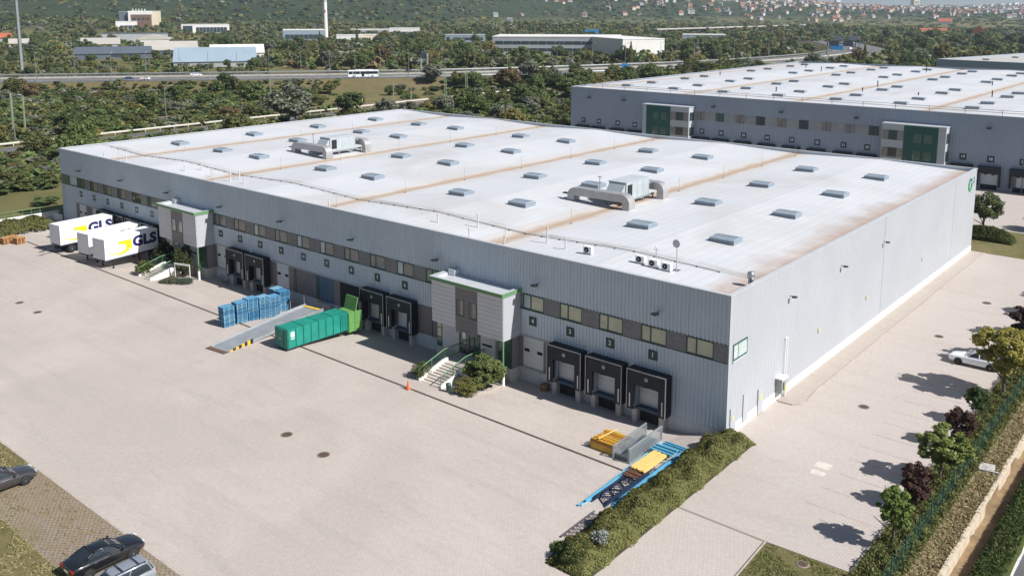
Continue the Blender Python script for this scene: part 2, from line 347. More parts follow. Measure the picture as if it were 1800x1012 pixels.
# manhole covers
M_MAN = mat('cast_iron', (0.10,0.065,0.05), 0.75, var=0.3, vs_=5); M_MANR = mat('manhole_ring', (0.27,0.225,0.19), 0.85)
for x, y, r, lab in ((-25.4,-20.5,0.38,'round rusty manhole cover in mid-yard, the farther one of its pair'),(-20.8,-20.7,0.38,'round rusty manhole cover in the middle of the yard, nearest the camera'),
                (-73.0,-20.4,0.36,'round manhole cover in the far left of the yard, leftmost of its pair'),(-68.3,-20.5,0.36,'round manhole cover in the far left of the yard, right one of its pair'),
                (5.94,12.2,0.36,'round rusty manhole cover in the side lot nearest the camera'),(5.96,32.9,0.36,'reddish round manhole cover in the side lot near the white car'),(7.0,47.0,0.40,'brown round cover in the far part of the side lot'),
                (10.6,-11.3,0.28,'small round manhole cover set in the lawn wedge')):
    z = 0.075 if y == -11.3 else 0
    t = thing('manhole_cover', lab, 'manhole', (x,y,z), group='manhole covers')
    MB().lathe([(r+0.10,0.002),(r+0.10,0.010),(r+0.01,0.012)],n=20).build('ring', M_MANR, t)
    mb = MB().lathe([(r,0.004),(r,0.018),(r-0.03,0.02)],n=20)
    for k in range(-2,3): mb.box(-r*0.6,r*0.6,k*r*0.25-0.015,k*r*0.25+0.015,0.018,0.026)
    mb.build('lid', M_MAN, t)
# faint painted marks on the lot
M_WORN = mat('worn_marking', (0.54,0.49,0.44), 0.85, var=0.2, vs_=2)
MB().box(6.55,7.6,0.3,1.25,-0.02,0.006).build('painted_patch', M_WORN, kind='structure'); MB().box(6.7,7.65,-0.75,-0.1,-0.02,0.006).build('painted_patch', M_WORN, kind='structure')
M_STALL = mat('stall_line', (0.385,0.315,0.285), 0.9, var=0.3, vs_=3)
for k in range(12):
    y = -4.6+2.5*k
    MB().box(8.0,12.6,y-0.05,y+0.05,-0.02,0.005).build('parking_line', M_STALL, kind='structure')
# ---------------------------------------------------------------- motorway, railway and back road
def ribbon(name, pts, sec, m, kind='structure', mi=None):
    """sweep a cross-section [(offset,z)...] along pts (x,y); offset to the right of travel"""
    mb = MB(); k = len(sec); n = len(pts); vs = []
    for i, p in enumerate(pts):
        a = pts[max(0,i-1)]; b = pts[min(n-1,i+1)]; t = Vector((b[0]-a[0], b[1]-a[1])).normalized(); nn = Vector((t.y,-t.x))
        vs += [(p[0]+nn.x*o, p[1]+nn.y*o, z) for o, z in sec]
    mb.add(vs, [(j*k+i,j*k+i+1,(j+1)*k+i+1,(j+1)*k+i) for j in range(n-1) for i in range(k-1)], 0)
    if mi: mb.m = [mi[i] for j in range(n-1) for i in range(k-1)]
    return mb.build(name, m, kind=kind)
def catmull(P, n=8):
    out = []
    for i in range(len(P)-1):
        p0 = P[max(0,i-1)]; p1 = P[i]; p2 = P[i+1]; p3 = P[min(len(P)-1,i+2)]
        for k in range(n):
            t = k/n; out.append(tuple(0.5*((2*b)+(-a+c)*t+(2*a-5*b+4*c-d)*t*t+(-a+3*b-3*c+d)*t**3) for a, b, c, d in zip(p0,p1,p2,p3)))
    out.append(P[-1]); return out
HZ = 4.0
_h = [hit(x, y, HZ) for x, y in ((0,146),(400,141),(860,133.5))]
_d = (_h[2]-_h[0]).normalized()
H0 = _h[0]-_d*420; HWY = catmull([(H0.x,H0.y)]+[(p.x,p.y) for p in _h]+[tuple(hit(x,y,HZ)[:2]) for x, y in ((1250,119),(1440,107),(1535,97),(1553,88),(1520,79),(1480,73))])
# offsets are to the right of travel (towards us): negative = far side
ribbon('motorway_embankment', HWY, [(11,-0.1),(2.0,HZ-0.06),(-34,HZ-0.06),(-43,-0.1)], grass_mat('bank_grass', (0.175,0.135,0.075), (0.12,0.105,0.05), (0.09,0.085,0.035), 0.25))
ribbon('motorway', HWY, [(0.5,HZ),(-14.2,HZ)], M_ASPHL); ribbon('motorway', HWY, [(-15.8,HZ),(-31,HZ)], M_ASPHL)
M_LINE = mat('road_paint', (0.42,0.42,0.41), 0.8)
for o in (-0.6,-13.2,-17,-29.8): ribbon('edge_line', HWY, [(o,HZ+0.012),(o-0.25,HZ+0.012)], M_LINE)
def dashes(o):
    mb = MB(); L = 0
    for a, b in zip(HWY[:-1], HWY[1:]):
        t = Vector((b[0]-a[0], b[1]-a[1])); ln = t.length; t.normalize(); nn = Vector((t.y,-t.x)); s = (-L) % 16
        while s+5 < ln:
            p = Vector(a)+t*s+nn*o; q = p+t*5; w = nn*0.12
            mb.quad((p.x-w.x,p.y-w.y,HZ+0.012),(q.x-w.x,q.y-w.y,HZ+0.012),(q.x+w.x,q.y+w.y,HZ+0.012),(p.x+w.x,p.y+w.y,HZ+0.012)); s += 16
        L += ln
    mb.build('lane_dashes', M_LINE, kind='structure')
for o in (-4.6,-8.6,-21.3,-25.3): dashes(o)
M_GALV = mat('galvanised_steel', (0.30,0.31,0.32), 0.5, 0.55, var=0.15, vs_=0.7)
def guard(name, pts, off, z, lab, m=M_GALV, h=0.75, posts=True, thick=0.33):
    t = thing(name, lab, 'crash barrier', (0,0,0))
    ribbon('rail', pts, [(off,z+h-thick),(off+0.08,z+h-thick/2),(off,z+h),(off-0.06,z+h),(off-0.06,z+h-thick),(off,z+h-thick)], m, kind=None).parent = t
    if posts:
        mb = MB(); acc = 0
        for a, b in zip(pts[:-1], pts[1:]):
            tt = Vector((b[0]-a[0], b[1]-a[1])); ln = tt.length; tt.normalize(); nn = Vector((tt.y,-tt.x)); s = 2.0
            while s < ln: p = Vector(a)+tt*s+nn*(off-0.1); mb.box(p.x-0.07,p.x+0.07,p.y-0.07,p.y+0.07,z-0.2,z+h-0.05); s += 4.0
        mb.build('posts', m, t, kind='stuff')
guard('crash_barrier', HWY, 1.2, HZ, 'long steel crash barrier on the near edge of the motorway')
guard('crash_barrier', HWY, -32.2, HZ, 'long steel crash barrier on the far edge of the motorway', h=1.0, thick=0.6)
guard('crash_barrier', HWY, -14.6, HZ, 'near rail of the double barrier along the motorway median', mat('median_concrete', (0.36,0.345,0.32), 0.85, var=0.2), h=0.9, posts=False, thick=0.8)
BR = [(-185.5,y) for y in range(-160,420,20)]
ribbon('back_road', BR, [(4.5,0.03),(-4.5,0.03)], M_ASPH); ribbon('back_road_line', BR, [(0.1,0.045),(-0.1,0.045)], M_LINE)
ribbon('back_road_line', BR, [(4.2,0.045),(4.0,0.045)], M_LINE)
guard('guard_rail', BR, -6.5, 0.0, 'weathered pale guard rail beside the back road left of the warehouse', mat('pale_rail', (0.5,0.48,0.42), 0.7), h=0.95, thick=0.45)
RW = catmull([(-222,-180),(-216,30),(-213,80),(-203,115),(-195,160),(-188,200),(-182,260),(-176,420)])
ribbon('railway_bed', RW, [(4.6,0.02),(3.4,0.35),(-3.4,0.35),(-4.6,0.02)], mat('ballast', (0.17,0.125,0.085), 0.95, var=0.3, vs_=1.5, bmp=0.6))
for o in (2.0,0.55,-0.9,-2.3): ribbon('rail_track', RW, [(o,0.52),(o-0.09,0.52)], mat('rail_rust', (0.22,0.14,0.09), 0.6, 0.4))
# ================================================================ the near warehouse
M_CLADF = mat('cladding_lifted_for_shade', (0.475,0.535,0.60), 0.45, 0.1, var=0.07, vs_=0.25, spec=0.45, streak=0.28)  # front sheet: colour lightened and blued to offset the shade on that wall
M_CLADR = mat('cladding_dimmed_for_sun', (0.375,0.39,0.415), 0.5, 0.0, var=0.05, vs_=0.2, spec=0.35, streak=0.08)  # side sheet: colour darkened to offset the full sun on that wall
M_BAND = mat('brown_grey_panel', (0.20,0.19,0.19), 0.55, var=0.15, vs_=0.8, streak=0.2)
M_PLINTH = mat('painted_plinth', (0.47,0.49,0.51), 0.8, var=0.15, vs_=0.8, spec=0.2, streak=0.35)
M_WPLINTH = mat('white_plinth', (0.72,0.70,0.66), 0.8, var=0.12, vs_=0.7, spec=0.2, streak=0.2)
M_CAP = mat('parapet_cap', (0.52,0.54,0.57), 0.4, 0.2, var=0.06)
M_GRN = mat('dark_green_frame', (0.028,0.075,0.06), 0.45, var=0.15)
M_GRNL = mat('bright_green_trim', (0.115,0.235,0.11), 0.5, var=0.1)
M_PLATE = mat('plate_green', (0.010,0.045,0.042), 0.4, var=0.1)
M_WHITE = mat('white_letter', (0.78,0.78,0.76), 0.5, var=0.04)
M_DOORW = mat('white_door', (0.55,0.57,0.585), 0.5, var=0.06, vs_=0.5, streak=0.12)
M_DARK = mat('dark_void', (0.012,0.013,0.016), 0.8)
M_RUB = mat('dock_rubber', (0.013,0.017,0.024), 0.65, var=0.3, vs_=1.5)
M_BEIGE = mat('beige_cladding', (0.55,0.545,0.56), 0.6, var=0.07, vs_=0.5, streak=0.1)
M_BRN = mat('taupe_panel', (0.18,0.165,0.165), 0.6, var=0.1, vs_=0.5, streak=0.15)
M_STEEL = mat('brushed_steel', (0.50,0.50,0.50), 0.35, 0.8, var=0.12, vs_=2)
def pane_mat(name, c, rough=0.12, spec=0.6): return mat(name, c, rough, var=0.18, vs_=0.9, spec=spec)
M_BLIND = pane_mat('blind_pane', (0.46,0.45,0.33)); M_BLIND2 = pane_mat('pale_blind_pane', (0.43,0.50,0.49)); M_BRPANE = pane_mat('bronze_pane', (0.225,0.205,0.19)); M_DKPANE = pane_mat('dark_pane', (0.03,0.045,0.045), 0.06, 0.9); M_GNPANE = pane_mat('green_pane', (0.05,0.10,0.075), 0.06, 0.9)
WL, WW, WH = 108.0, 68.95, 11.0
VAL0, VALP = -24.05, 23.6
def roof_z(x, y, top=WH):
    t = abs(((x-VAL0)/VALP+0.5) % 1.0-0.5)*2      # 0 in the valley, 1 on the ridge
    return top-0.50+0.42*t
def roof_mat(name, val0, valp, x0, x1, edge=True):
    m = bpy.data.materials.new(name); nt, b = _nt(m); p = pos(nt); x, y, z = sep(nt, p)
    base = mix(nt, (0.485,0.497,0.522), (0.535,0.543,0.562), rng(nt, noise(nt, p, 0.10, 5, 0.6), 0.35, 0.65))
    # membrane seams running front to back
    fr = mth(nt, 'FRACT', mth(nt, 'MULTIPLY', x, 1/1.05)); se = mth(nt, 'LESS_THAN', fr, 0.08)
    base = mix(nt, base, (0.38,0.385,0.40), mth(nt, 'MULTIPLY', se, 0.6))
    st = rng(nt, noise(nt, scl(nt, p, (1.4, 0.07, 1)), 1.0, 5, 0.6), 0.5, 0.78); base = mix(nt, base, (0.50,0.465,0.42), mth(nt, 'MULTIPLY', st, 0.55))
    pt = rng(nt, noise(nt, p, 0.055, 6, 0.62, 0.8), 0.50, 0.72); base = mix(nt, base, (0.40,0.385,0.37), mth(nt, 'MULTIPLY', pt, 0.65))
    sq = nt.nodes.new('ShaderNodeTexVoronoi'); sq.distance = 'CHEBYCHEV'; nt.links.new(scl(nt, p, (0.16,0.10,0.0)), sq.inputs['Vector']); sq.inputs['Scale'].default_value = 1.0
    pc = mth(nt, 'LESS_THAN', sq.outputs[0], 0.10); base = mix(nt, base, (0.53,0.55,0.58), mth(nt, 'MULTIPLY', pc, 0.45))
    d = mth(nt, 'ABSOLUTE', mth(nt, 'SUBTRACT', mth(nt, 'FRACT', mth(nt, 'ADD', mth(nt, 'MULTIPLY', mth(nt, 'SUBTRACT', x, val0), 1/valp), 0.5)), 0.5))
    d = mth(nt, 'MULTIPLY', d, valp)
    nn = mth(nt, 'MULTIPLY', mth(nt, 'SUBTRACT', noise(nt, p, 0.30, 7, 0.70), 0.5), 2.1)
    dd = mth(nt, 'ADD', d, nn)
    soft = rng(nt, dd, 0.45, 2.8, 1.0, 0.0); hard = rng(nt, dd, 0.35, 1.05, 1.0, 0.0)
    mid = rng(nt, mth(nt, 'SUBTRACT', mth(nt, 'ABSOLUTE', mth(nt, 'SUBTRACT', d, 0.02)), mth(nt, 'MULTIPLY', nn, 0.25)), 0.05, 0.22, 1.0, 0.0)
    base = mix(nt, base, (0.50,0.43,0.36), mth(nt, 'MULTIPLY', soft, 0.55)); base = mix(nt, base, (0.40,0.285,0.195), mth(nt, 'MULTIPLY', hard, 0.8)); base = mix(nt, base, (0.27,0.19,0.14), mth(nt, 'MULTIPLY', mid, 0.30))
    if edge:   # silt and moss along the sunny gable
        e = mth(nt, 'ADD', mth(nt, 'MULTIPLY', x, -1), mth(nt, 'MULTIPLY', mth(nt, 'SUBTRACT', noise(nt, p, 0.16, 5, 0.6), 0.5), 7.5))
        ee = mth(nt, 'MULTIPLY', rng(nt, e, 1.2, 3.6, 1.0, 0.0), rng(nt, noise(nt, p, 0.9, 6, 0.75), 0.30, 0.55, 0.45, 1.0)); base = mix(nt, base, (0.33,0.245,0.205), mth(nt, 'MULTIPLY', ee, 0.75))
        g = mth(nt, 'ADD', mth(nt, 'MULTIPLY', x, -1), mth(nt, 'MULTIPLY', mth(nt, 'SUBTRACT', noise(nt, p, 0.55, 6, 0.7), 0.5), 3.2))
        gg = rng(nt, g, 0.35, 0.85, 1.0, 0.0); base = mix(nt, base, (0.13,0.10,0.09), mth(nt, 'MULTIPLY', gg, 0.45))
    # walked strip behind the front parapet
    w = mth(nt, 'ABSOLUTE', mth(nt, 'SUBTRACT', y, 6.6 if edge else 123.6)); wn = noise(nt, scl(nt, p, (0.22, 2.6, 1)), 1.0, 5, 0.7)
    ws = mth(nt, 'MULTIPLY', rng(nt, w, 0.45, 0.95, 1.0, 0.0), rng(nt, wn, 0.42, 0.62)); base = mix(nt, base, (0.25,0.235,0.215), mth(nt, 'MULTIPLY', ws, 0.75 if edge else 0.3))
    nt.links.new(base, b.inputs['Base Color']); b.inputs['Roughness'].default_value = 0.55; b.inputs['Specular IOR Level'].default_value = 0.35
    bump(nt, b, noise(nt, p, 0.6, 4), 0.15, 0.1)
    return m
M_ROOF = roof_mat('roof_membrane', VAL0, VALP, -WL, 0)
WHS = thing('warehouse', 'long light grey warehouse with numbered loading docks and white flat roof', 'warehouse')
def xn(n):
    i = n-1 if n <= 4 else (n+1 if n <= 14 else n+4)
    return -6.35-3.975*i
DOCKS = [1,2,3,4]+list(range(6,21))
SHELTER = {1,2,3,6,7,12,13,15,16,17,18}
def build_shell():
    t = WHS
    # core walls (behind the cladding)
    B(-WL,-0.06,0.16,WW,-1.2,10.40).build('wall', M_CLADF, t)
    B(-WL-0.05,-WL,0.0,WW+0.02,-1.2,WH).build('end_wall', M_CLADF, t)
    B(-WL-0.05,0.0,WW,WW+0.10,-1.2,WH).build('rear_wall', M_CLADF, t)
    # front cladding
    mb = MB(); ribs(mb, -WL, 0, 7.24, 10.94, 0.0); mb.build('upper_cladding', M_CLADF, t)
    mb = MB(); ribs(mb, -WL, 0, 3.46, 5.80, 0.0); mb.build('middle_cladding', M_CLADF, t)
    # the ground-storey cladding stops at every door bay
    cuts = []
    for n in DOCKS: cuts.append((xn(n)-1.95, xn(n)+1.95) if n not in (1,2,3) else (xn(n)-1.3, xn(n)+1.3))
    cuts += [(-32.3,-19.6),(-80.0,-67.4)]; cuts.sort(); x = -WL; mb = MB()
    for a, b in cuts+[(0,0)]:
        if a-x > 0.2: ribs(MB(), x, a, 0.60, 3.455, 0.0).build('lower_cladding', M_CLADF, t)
        x = max(x, b)
    for a, b in ((-32.2,-28.9),(-79.9,-76.7)):                      # brown door leaves between the docks and the entrance blocks
        for k in range(2): B(a+k*(b-a)/2+0.03,a+(k+1)*(b-a)/2-0.05,-0.02+0.03*k,0.13,0.6,3.40).build('door_leaf', M_BRN, t)
    B(-WL,0.0,-0.03,0.2,-1.2,0.595).build('plinth', M_PLINTH, t)
    B(-WL,0.0,-0.055,0.16,7.225,7.262).build('drip_trim', M_GRN, t); B(-WL,0.0,-0.05,0.16,5.79,5.83).build('sill_trim', M_GRN, t)
    # sunny side wall
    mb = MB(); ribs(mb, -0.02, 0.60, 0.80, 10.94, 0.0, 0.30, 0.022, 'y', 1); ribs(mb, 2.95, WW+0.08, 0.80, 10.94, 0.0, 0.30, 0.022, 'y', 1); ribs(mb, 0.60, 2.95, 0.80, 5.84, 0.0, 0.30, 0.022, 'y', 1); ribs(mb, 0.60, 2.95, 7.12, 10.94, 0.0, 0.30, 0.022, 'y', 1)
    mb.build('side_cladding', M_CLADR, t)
    B(-0.05,0.018,-0.05,WW+0.1,-0.4,0.80).build('side_plinth', M_WPLINTH, t)
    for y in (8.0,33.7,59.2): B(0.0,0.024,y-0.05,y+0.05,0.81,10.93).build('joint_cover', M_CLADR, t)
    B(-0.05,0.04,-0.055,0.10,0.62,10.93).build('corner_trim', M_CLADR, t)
    # parapet cap
    B(-WL-0.08,0.06,-0.07,0.30,10.94,11.02).build('parapet_cap', M_CAP, t); B(-WL-0.08,0.06,WW-0.22,WW+0.14,10.94,11.02).build('parapet_cap', M_CAP, t)
    B(-0.30,0.06,0.30,WW-0.22,10.94,11.02).build('parapet_cap', M_CAP, t); B(-WL-0.08,-WL+0.22,0.30,WW-0.22,10.94,11.02).build('parapet_cap', M_CAP, t)
    B(-WL,0,0.161,0.24,10.2,10.94).build('parapet', M_CAP, t); B(-WL,0,WW-0.16,WW-0.002,10.2,10.94).build('parapet', M_CLADF, t); B(-0.24,-0.05,0.24,WW-0.16,10.2,10.94).build('parapet', M_CAP, t)
    # roof skin
    xs = sorted(set([-WL,-0.05]+[VAL0-VALP*k/2 for k in range(-1,8) if -WL < VAL0-VALP*k/2 < -0.05])); ys = [0.2,WW-0.1]; nx = len(xs)
    MB().add([(x,y,roof_z(x,y)) for y in ys for x in xs], [(i,i+1,nx+i+1,nx+i) for i in range(nx-1)]).build('roof', M_ROOF, t)
    # corner window on the sunny side
    w = B(-0.10,0.05,0.60,2.95,5.84,7.12).build('window', M_GRN, t)
    MB().box(-0.02,0.062,0.72,1.35,5.98,7.0).build('pane', M_BLIND2, w); MB().box(-0.02,0.062,1.45,2.82,5.98,7.0).build('pane', M_BLIND2, w); B(0.0,0.14,0.55,3.0,5.76,5.835).build('sill', M_CAP, w)
build_shell()
def build_front():
    t = WHS; rr = random.Random(3)
    # --- window band, one window and one panel to each bay
    bays = [-3.33+1.0-0.04]+[0]
    edges = []
    for i in range(27):
        c = -2.38-3.975*i                     # middle of the window
        if c-2.5 < -WL: break
        edges.append(c)
    for i, c in enumerate(edges):
        if -29.2 < c < -20.2 or -77.0 < c < -68.0: 
            if not (c > -22 or c < -74): B(c-2.0,c+2.0,0.03,0.14,5.83,7.225).build('band_panel', M_BAND, t); continue
        near = c > -19.5; far = c < -78
        w0, w1 = c-1.14, c+1.14
        fr = MB(); fr.box(w0,w1,-0.01,0.14,5.85,5.95); fr.box(w0,w1,-0.01,0.14,7.10,7.20); fr.box(w0,w0+0.10,-0.01,0.14,5.951,7.099); fr.box(w1-0.06,w1,-0.01,0.14,5.951,7.099); fr.box(w0+0.82,w0+0.92,-0.01,0.14,5.951,7.099)
        w = fr.build('window', M_GRN, t)
        if near: pm = [M_BLIND2, M_BLIND] if i == 4 else [M_BLIND, M_BLIND]
        elif far: pm = [rr.choice([M_DKPANE,M_GNPANE]), rr.choice([M_DKPANE,M_GNPANE,M_BRPANE])]
        else: pm = [rr.choice([M_BRPANE,M_BRPANE,M_BRPANE,M_BRPANE,M_BLIND2]), rr.choice([M_BRPANE]*6+[M_BLIND])]
        B(w0+0.101,w0+0.819,0.03,0.10,5.951,7.099).build('pane', pm[0], w); B(w0+0.921,w1-0.061,0.03,0.10,5.951,7.099).build('pane', pm[1], w)
        pr = MB()
        for k in range(6): pr.box(w1+0.004,min(w1+1.69,-0.102),0.012 if k % 2 else 0.0,0.14,5.832+k*0.2323,5.832+(k+1)*0.2323-0.012)
        pr.build('band_panel', M_BAND, t)
    B(-WL,-WL+2.4,0.02,0.14,5.832,7.223).build('band_panel', M_GNPANE, t); B(-0.1,-0.0,0.01,0.14,5.832,7.223).build('band_panel', M_BAND, t)
    # --- door bays
    lintel = mat('door_lintel', (0.36,0.375,0.395), 0.6)
    sh = MB()                                   # dock shelter hood: open-fronted box of rubber curtains
    sh.box(-1.72,1.72,-0.95,0.0,3.62,3.72); sh.box(-1.72,-1.62,-0.95,0.0,0.42,3.62); sh.box(1.62,1.72,-0.95,0.0,0.42,3.62); 
    HOOD = sh.mesh('hood', M_RUB)
    fr = MB().box(-1.75,1.75,-0.99,-0.94,3.66,3.74).box(-1.76,-1.70,-0.99,-0.94,0.42,3.66).box(1.70,1.76,-0.99,-0.94,0.42,3.66)
    FRAME = fr.mesh('frame', mat('shelter_edge', (0.36,0.36,0.37), 0.45, 0.4)); 
    TOPC = MB().prism([(-1.62,3.62),(1.62,3.62),(1.62,2.62),(1.12,2.52),(-1.12,2.52),(-1.62,2.62)],'y',-0.93,-0.89).mesh('top_curtain', M_RUB)
    SIDC = MB().prism([(-1.62,0.45),(-1.08,0.45),(-1.10,2.55),(-1.62,2.61)],'y',-0.935,-0.90).mesh('side_curtain', M_RUB)
    SIDD = MB().prism([(1.62,0.45),(1.62,2.61),(1.10,2.55),(1.08,0.45)],'y',-0.935,-0.90).mesh('side_curtain', M_RUB)
    GUIDE = MB().box(-1.50,-1.42,-0.96,-0.936,0.62,1.75).mesh('guide_strip', M_WHITE)
    BADGE = MB().lathe([(0.17,-0.945),(0.17,-0.931)],(0,0,3.15),10,0,'y').lathe([(0.10,-0.955),(0.10,-0.944)],(0,0,3.15),8,0,'y').mesh('badge', mat('badge_grey', (0.3,0.31,0.31), 0.5))
    BUMP = MB().cbox(-1.45,-1.0,-0.62,0.0,-1.0,0.40,0.03).mesh('bumper_block', M_CONC)
    BUMP2 = MB().cbox(1.0,1.45,-0.62,0.0,-1.0,0.40,0.03).mesh('bumper_block', M_CONC)
    LEVEL = MB().box(-1.05,1.05,-0.42,0.10,0.34,0.60).box(-1.05,1.05,-0.48,-0.421,0.36,0.56).mesh('leveller', mat('leveller_blue', (0.055,0.09,0.14), 0.6, 0.2, var=0.2))
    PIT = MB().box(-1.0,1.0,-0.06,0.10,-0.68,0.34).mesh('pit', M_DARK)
    def leaf():
        mb = MB()
        for k in range(5): mb.box(-1.12,1.12,0.02 if k % 2 else 0.03,0.12,0.605+k*0.56,0.605+(k+1)*0.56-0.012)
        return mb.mesh('door', M_DOORW)
    DOOR = leaf(); PEEP = MB().box(-0.28,0.28,0.0,0.02,2.02,2.30).mesh('peep_window', M_DARK)
    SURR = MB().box(-0.41,0.41,0.005,0.14,0.6,3.455).mesh('surround', M_BRN)
    PL = MB().cbox(-0.40,0.40,-0.075,-0.04,-0.40,0.40,0.01).mesh('number_plate', M_PLATE)
    for n in DOCKS:
        x = xn(n)
        p = put('number_plate', PL, t, (x,0,4.93)); 
        tx = put('numeral', text_mesh(str(n), 0.56 if n < 10 else 0.46, M_WHITE, 0.006), p, (0,-0.081,0)); tx.rotation_euler = (R(90),0,0)
        if n in SHELTER:
            s = put('dock_shelter', HOOD, t, (x,0,0)); put('frame', FRAME, s); put('top_curtain', TOPC, s); put('side_curtain', SIDC, s); put('side_curtain', SIDD, s); put('guide_strip', GUIDE, s); put('guide_strip', GUIDE, s, (2.92,0,0)); put('badge', BADGE, s)
            d = put('door', DOOR, t, (x,0,0)); put('peep_window', PEEP, d, (-0.7,0,0)); put('peep_window', PEEP, d, (0.7,0,0)); put('leveller', LEVEL, t, (x,0,0)); put('pit', PIT, t, (x,-0.01,0)); put('bumper_block', BUMP, t, (x,0,0)); put('bumper_block', BUMP2, t, (x,0,0))
            if n not in (1,2,3): put('surround', SURR, t, (x-1.54,0,0)); put('surround', SURR, t, (x+1.54,0,0))
        elif n in (4,11,14,19,20):
            d = put('door', DOOR, t, (x,0.03,0)); put('peep_window', PEEP, d, (-0.7,0,0)); put('peep_window', PEEP, d, (0.7,0,0)); put('surround', SURR, t, (x-1.54,0,0)); put('surround', SURR, t, (x+1.54,0,0)); B(x-1.9,x+1.9,-0.06,0.1,3.36,3.54).build('lintel', lintel, t); B(x-1.3,x+1.3,-0.14,0.1,0.50,0.612).build('sill', M_CONC, t)
            if n == 11: B(x+1.95,x+2.03,0.0,0.14,0.6,3.455).build('surround', M_BRN, t)
        else:
            B(x-1.95,x+1.95,-0.07,0.1,3.36,3.54).build('lintel', lintel, t)
            if n == 10:
                mb = MB()
                for k in range(12): mb.box(-1.55,1.55,0.03 if k % 2 else 0.045,0.15,0.61+k*0.229,0.61+(k+1)*0.229-0.01)
                mb.build('roller_shutter', M_BRN, t, (x,0,0)); B(x-1.95,x-1.56,0.0,0.15,0.6,3.36).build('surround', M_GRN, t); B(x+1.56,x+1.95,0.0,0.15,0.6,3.36).build('surround', M_BRN, t)
            elif n == 9:
                mb = MB().box(-1.5,-0.26,0.02,0.12,0.62,3.30).box(-0.24,1.0,0.02,0.12,0.62,3.30); dd = mb.build('steel_door', mat('blue_door', (0.045,0.10,0.17), 0.45, var=0.12), t, (x,0,0)); B(-0.36,-0.30,-0.03,0.02,1.65,1.9).build('handle', M_STEEL, dd); B(x-1.95,x-1.51,0.0,0.15,0.6,3.36).build('surround', M_GRN, t); B(x+1.01,x+1.95,0.0,0.15,0.6,3.36).build('surround', M_BRN, t)
                B(-1.5,1.0,-0.6,0.0,-0.7,0.58).build('loading_step', M_CONC, t, (x,0,0))
            elif n == 8:
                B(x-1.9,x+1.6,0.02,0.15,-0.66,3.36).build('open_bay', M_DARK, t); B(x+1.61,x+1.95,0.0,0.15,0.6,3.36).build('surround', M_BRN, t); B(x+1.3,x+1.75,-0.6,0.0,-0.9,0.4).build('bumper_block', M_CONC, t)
    # wall lamps
    LAMP = MB().box(-0.04,0.04,-0.42,-0.04,-0.02,0.04).prism([(-0.85,-0.06),(-0.38,-0.13),(-0.36,0.05),(-0.80,0.06)],'x',-0.22,0.22).mesh('wall_lamp', mat('lamp_black', (0.02,0.022,0.025), 0.5))
    for px, py in ((1152,551),(940,501),(764.5,456.5),(616,421),(491.5,389),(385,363.5),(292,338.5),(211,317),(137.5,300.5)):
        d = _r2*((px-900)/FPX)-_u2*((py-272.904)/FPX)+_f; q = CAM+d*((-0.5-CAM.y)/d.y); put('wall_lamp', LAMP, t, (q.x,0,q.z))
    for px, py in ((1396,521.5),(1486,468),(1560,425.5)):
        d = _r2*((px-900)/FPX)-_u2*((py-272.904)/FPX)+_f; q = CAM+d*((0.4-CAM.x)/d.x); put('wall_lamp', LAMP, t, (0,q.y,q.z), R(90)).scale = (0.75,0.75,0.75)
build_front()
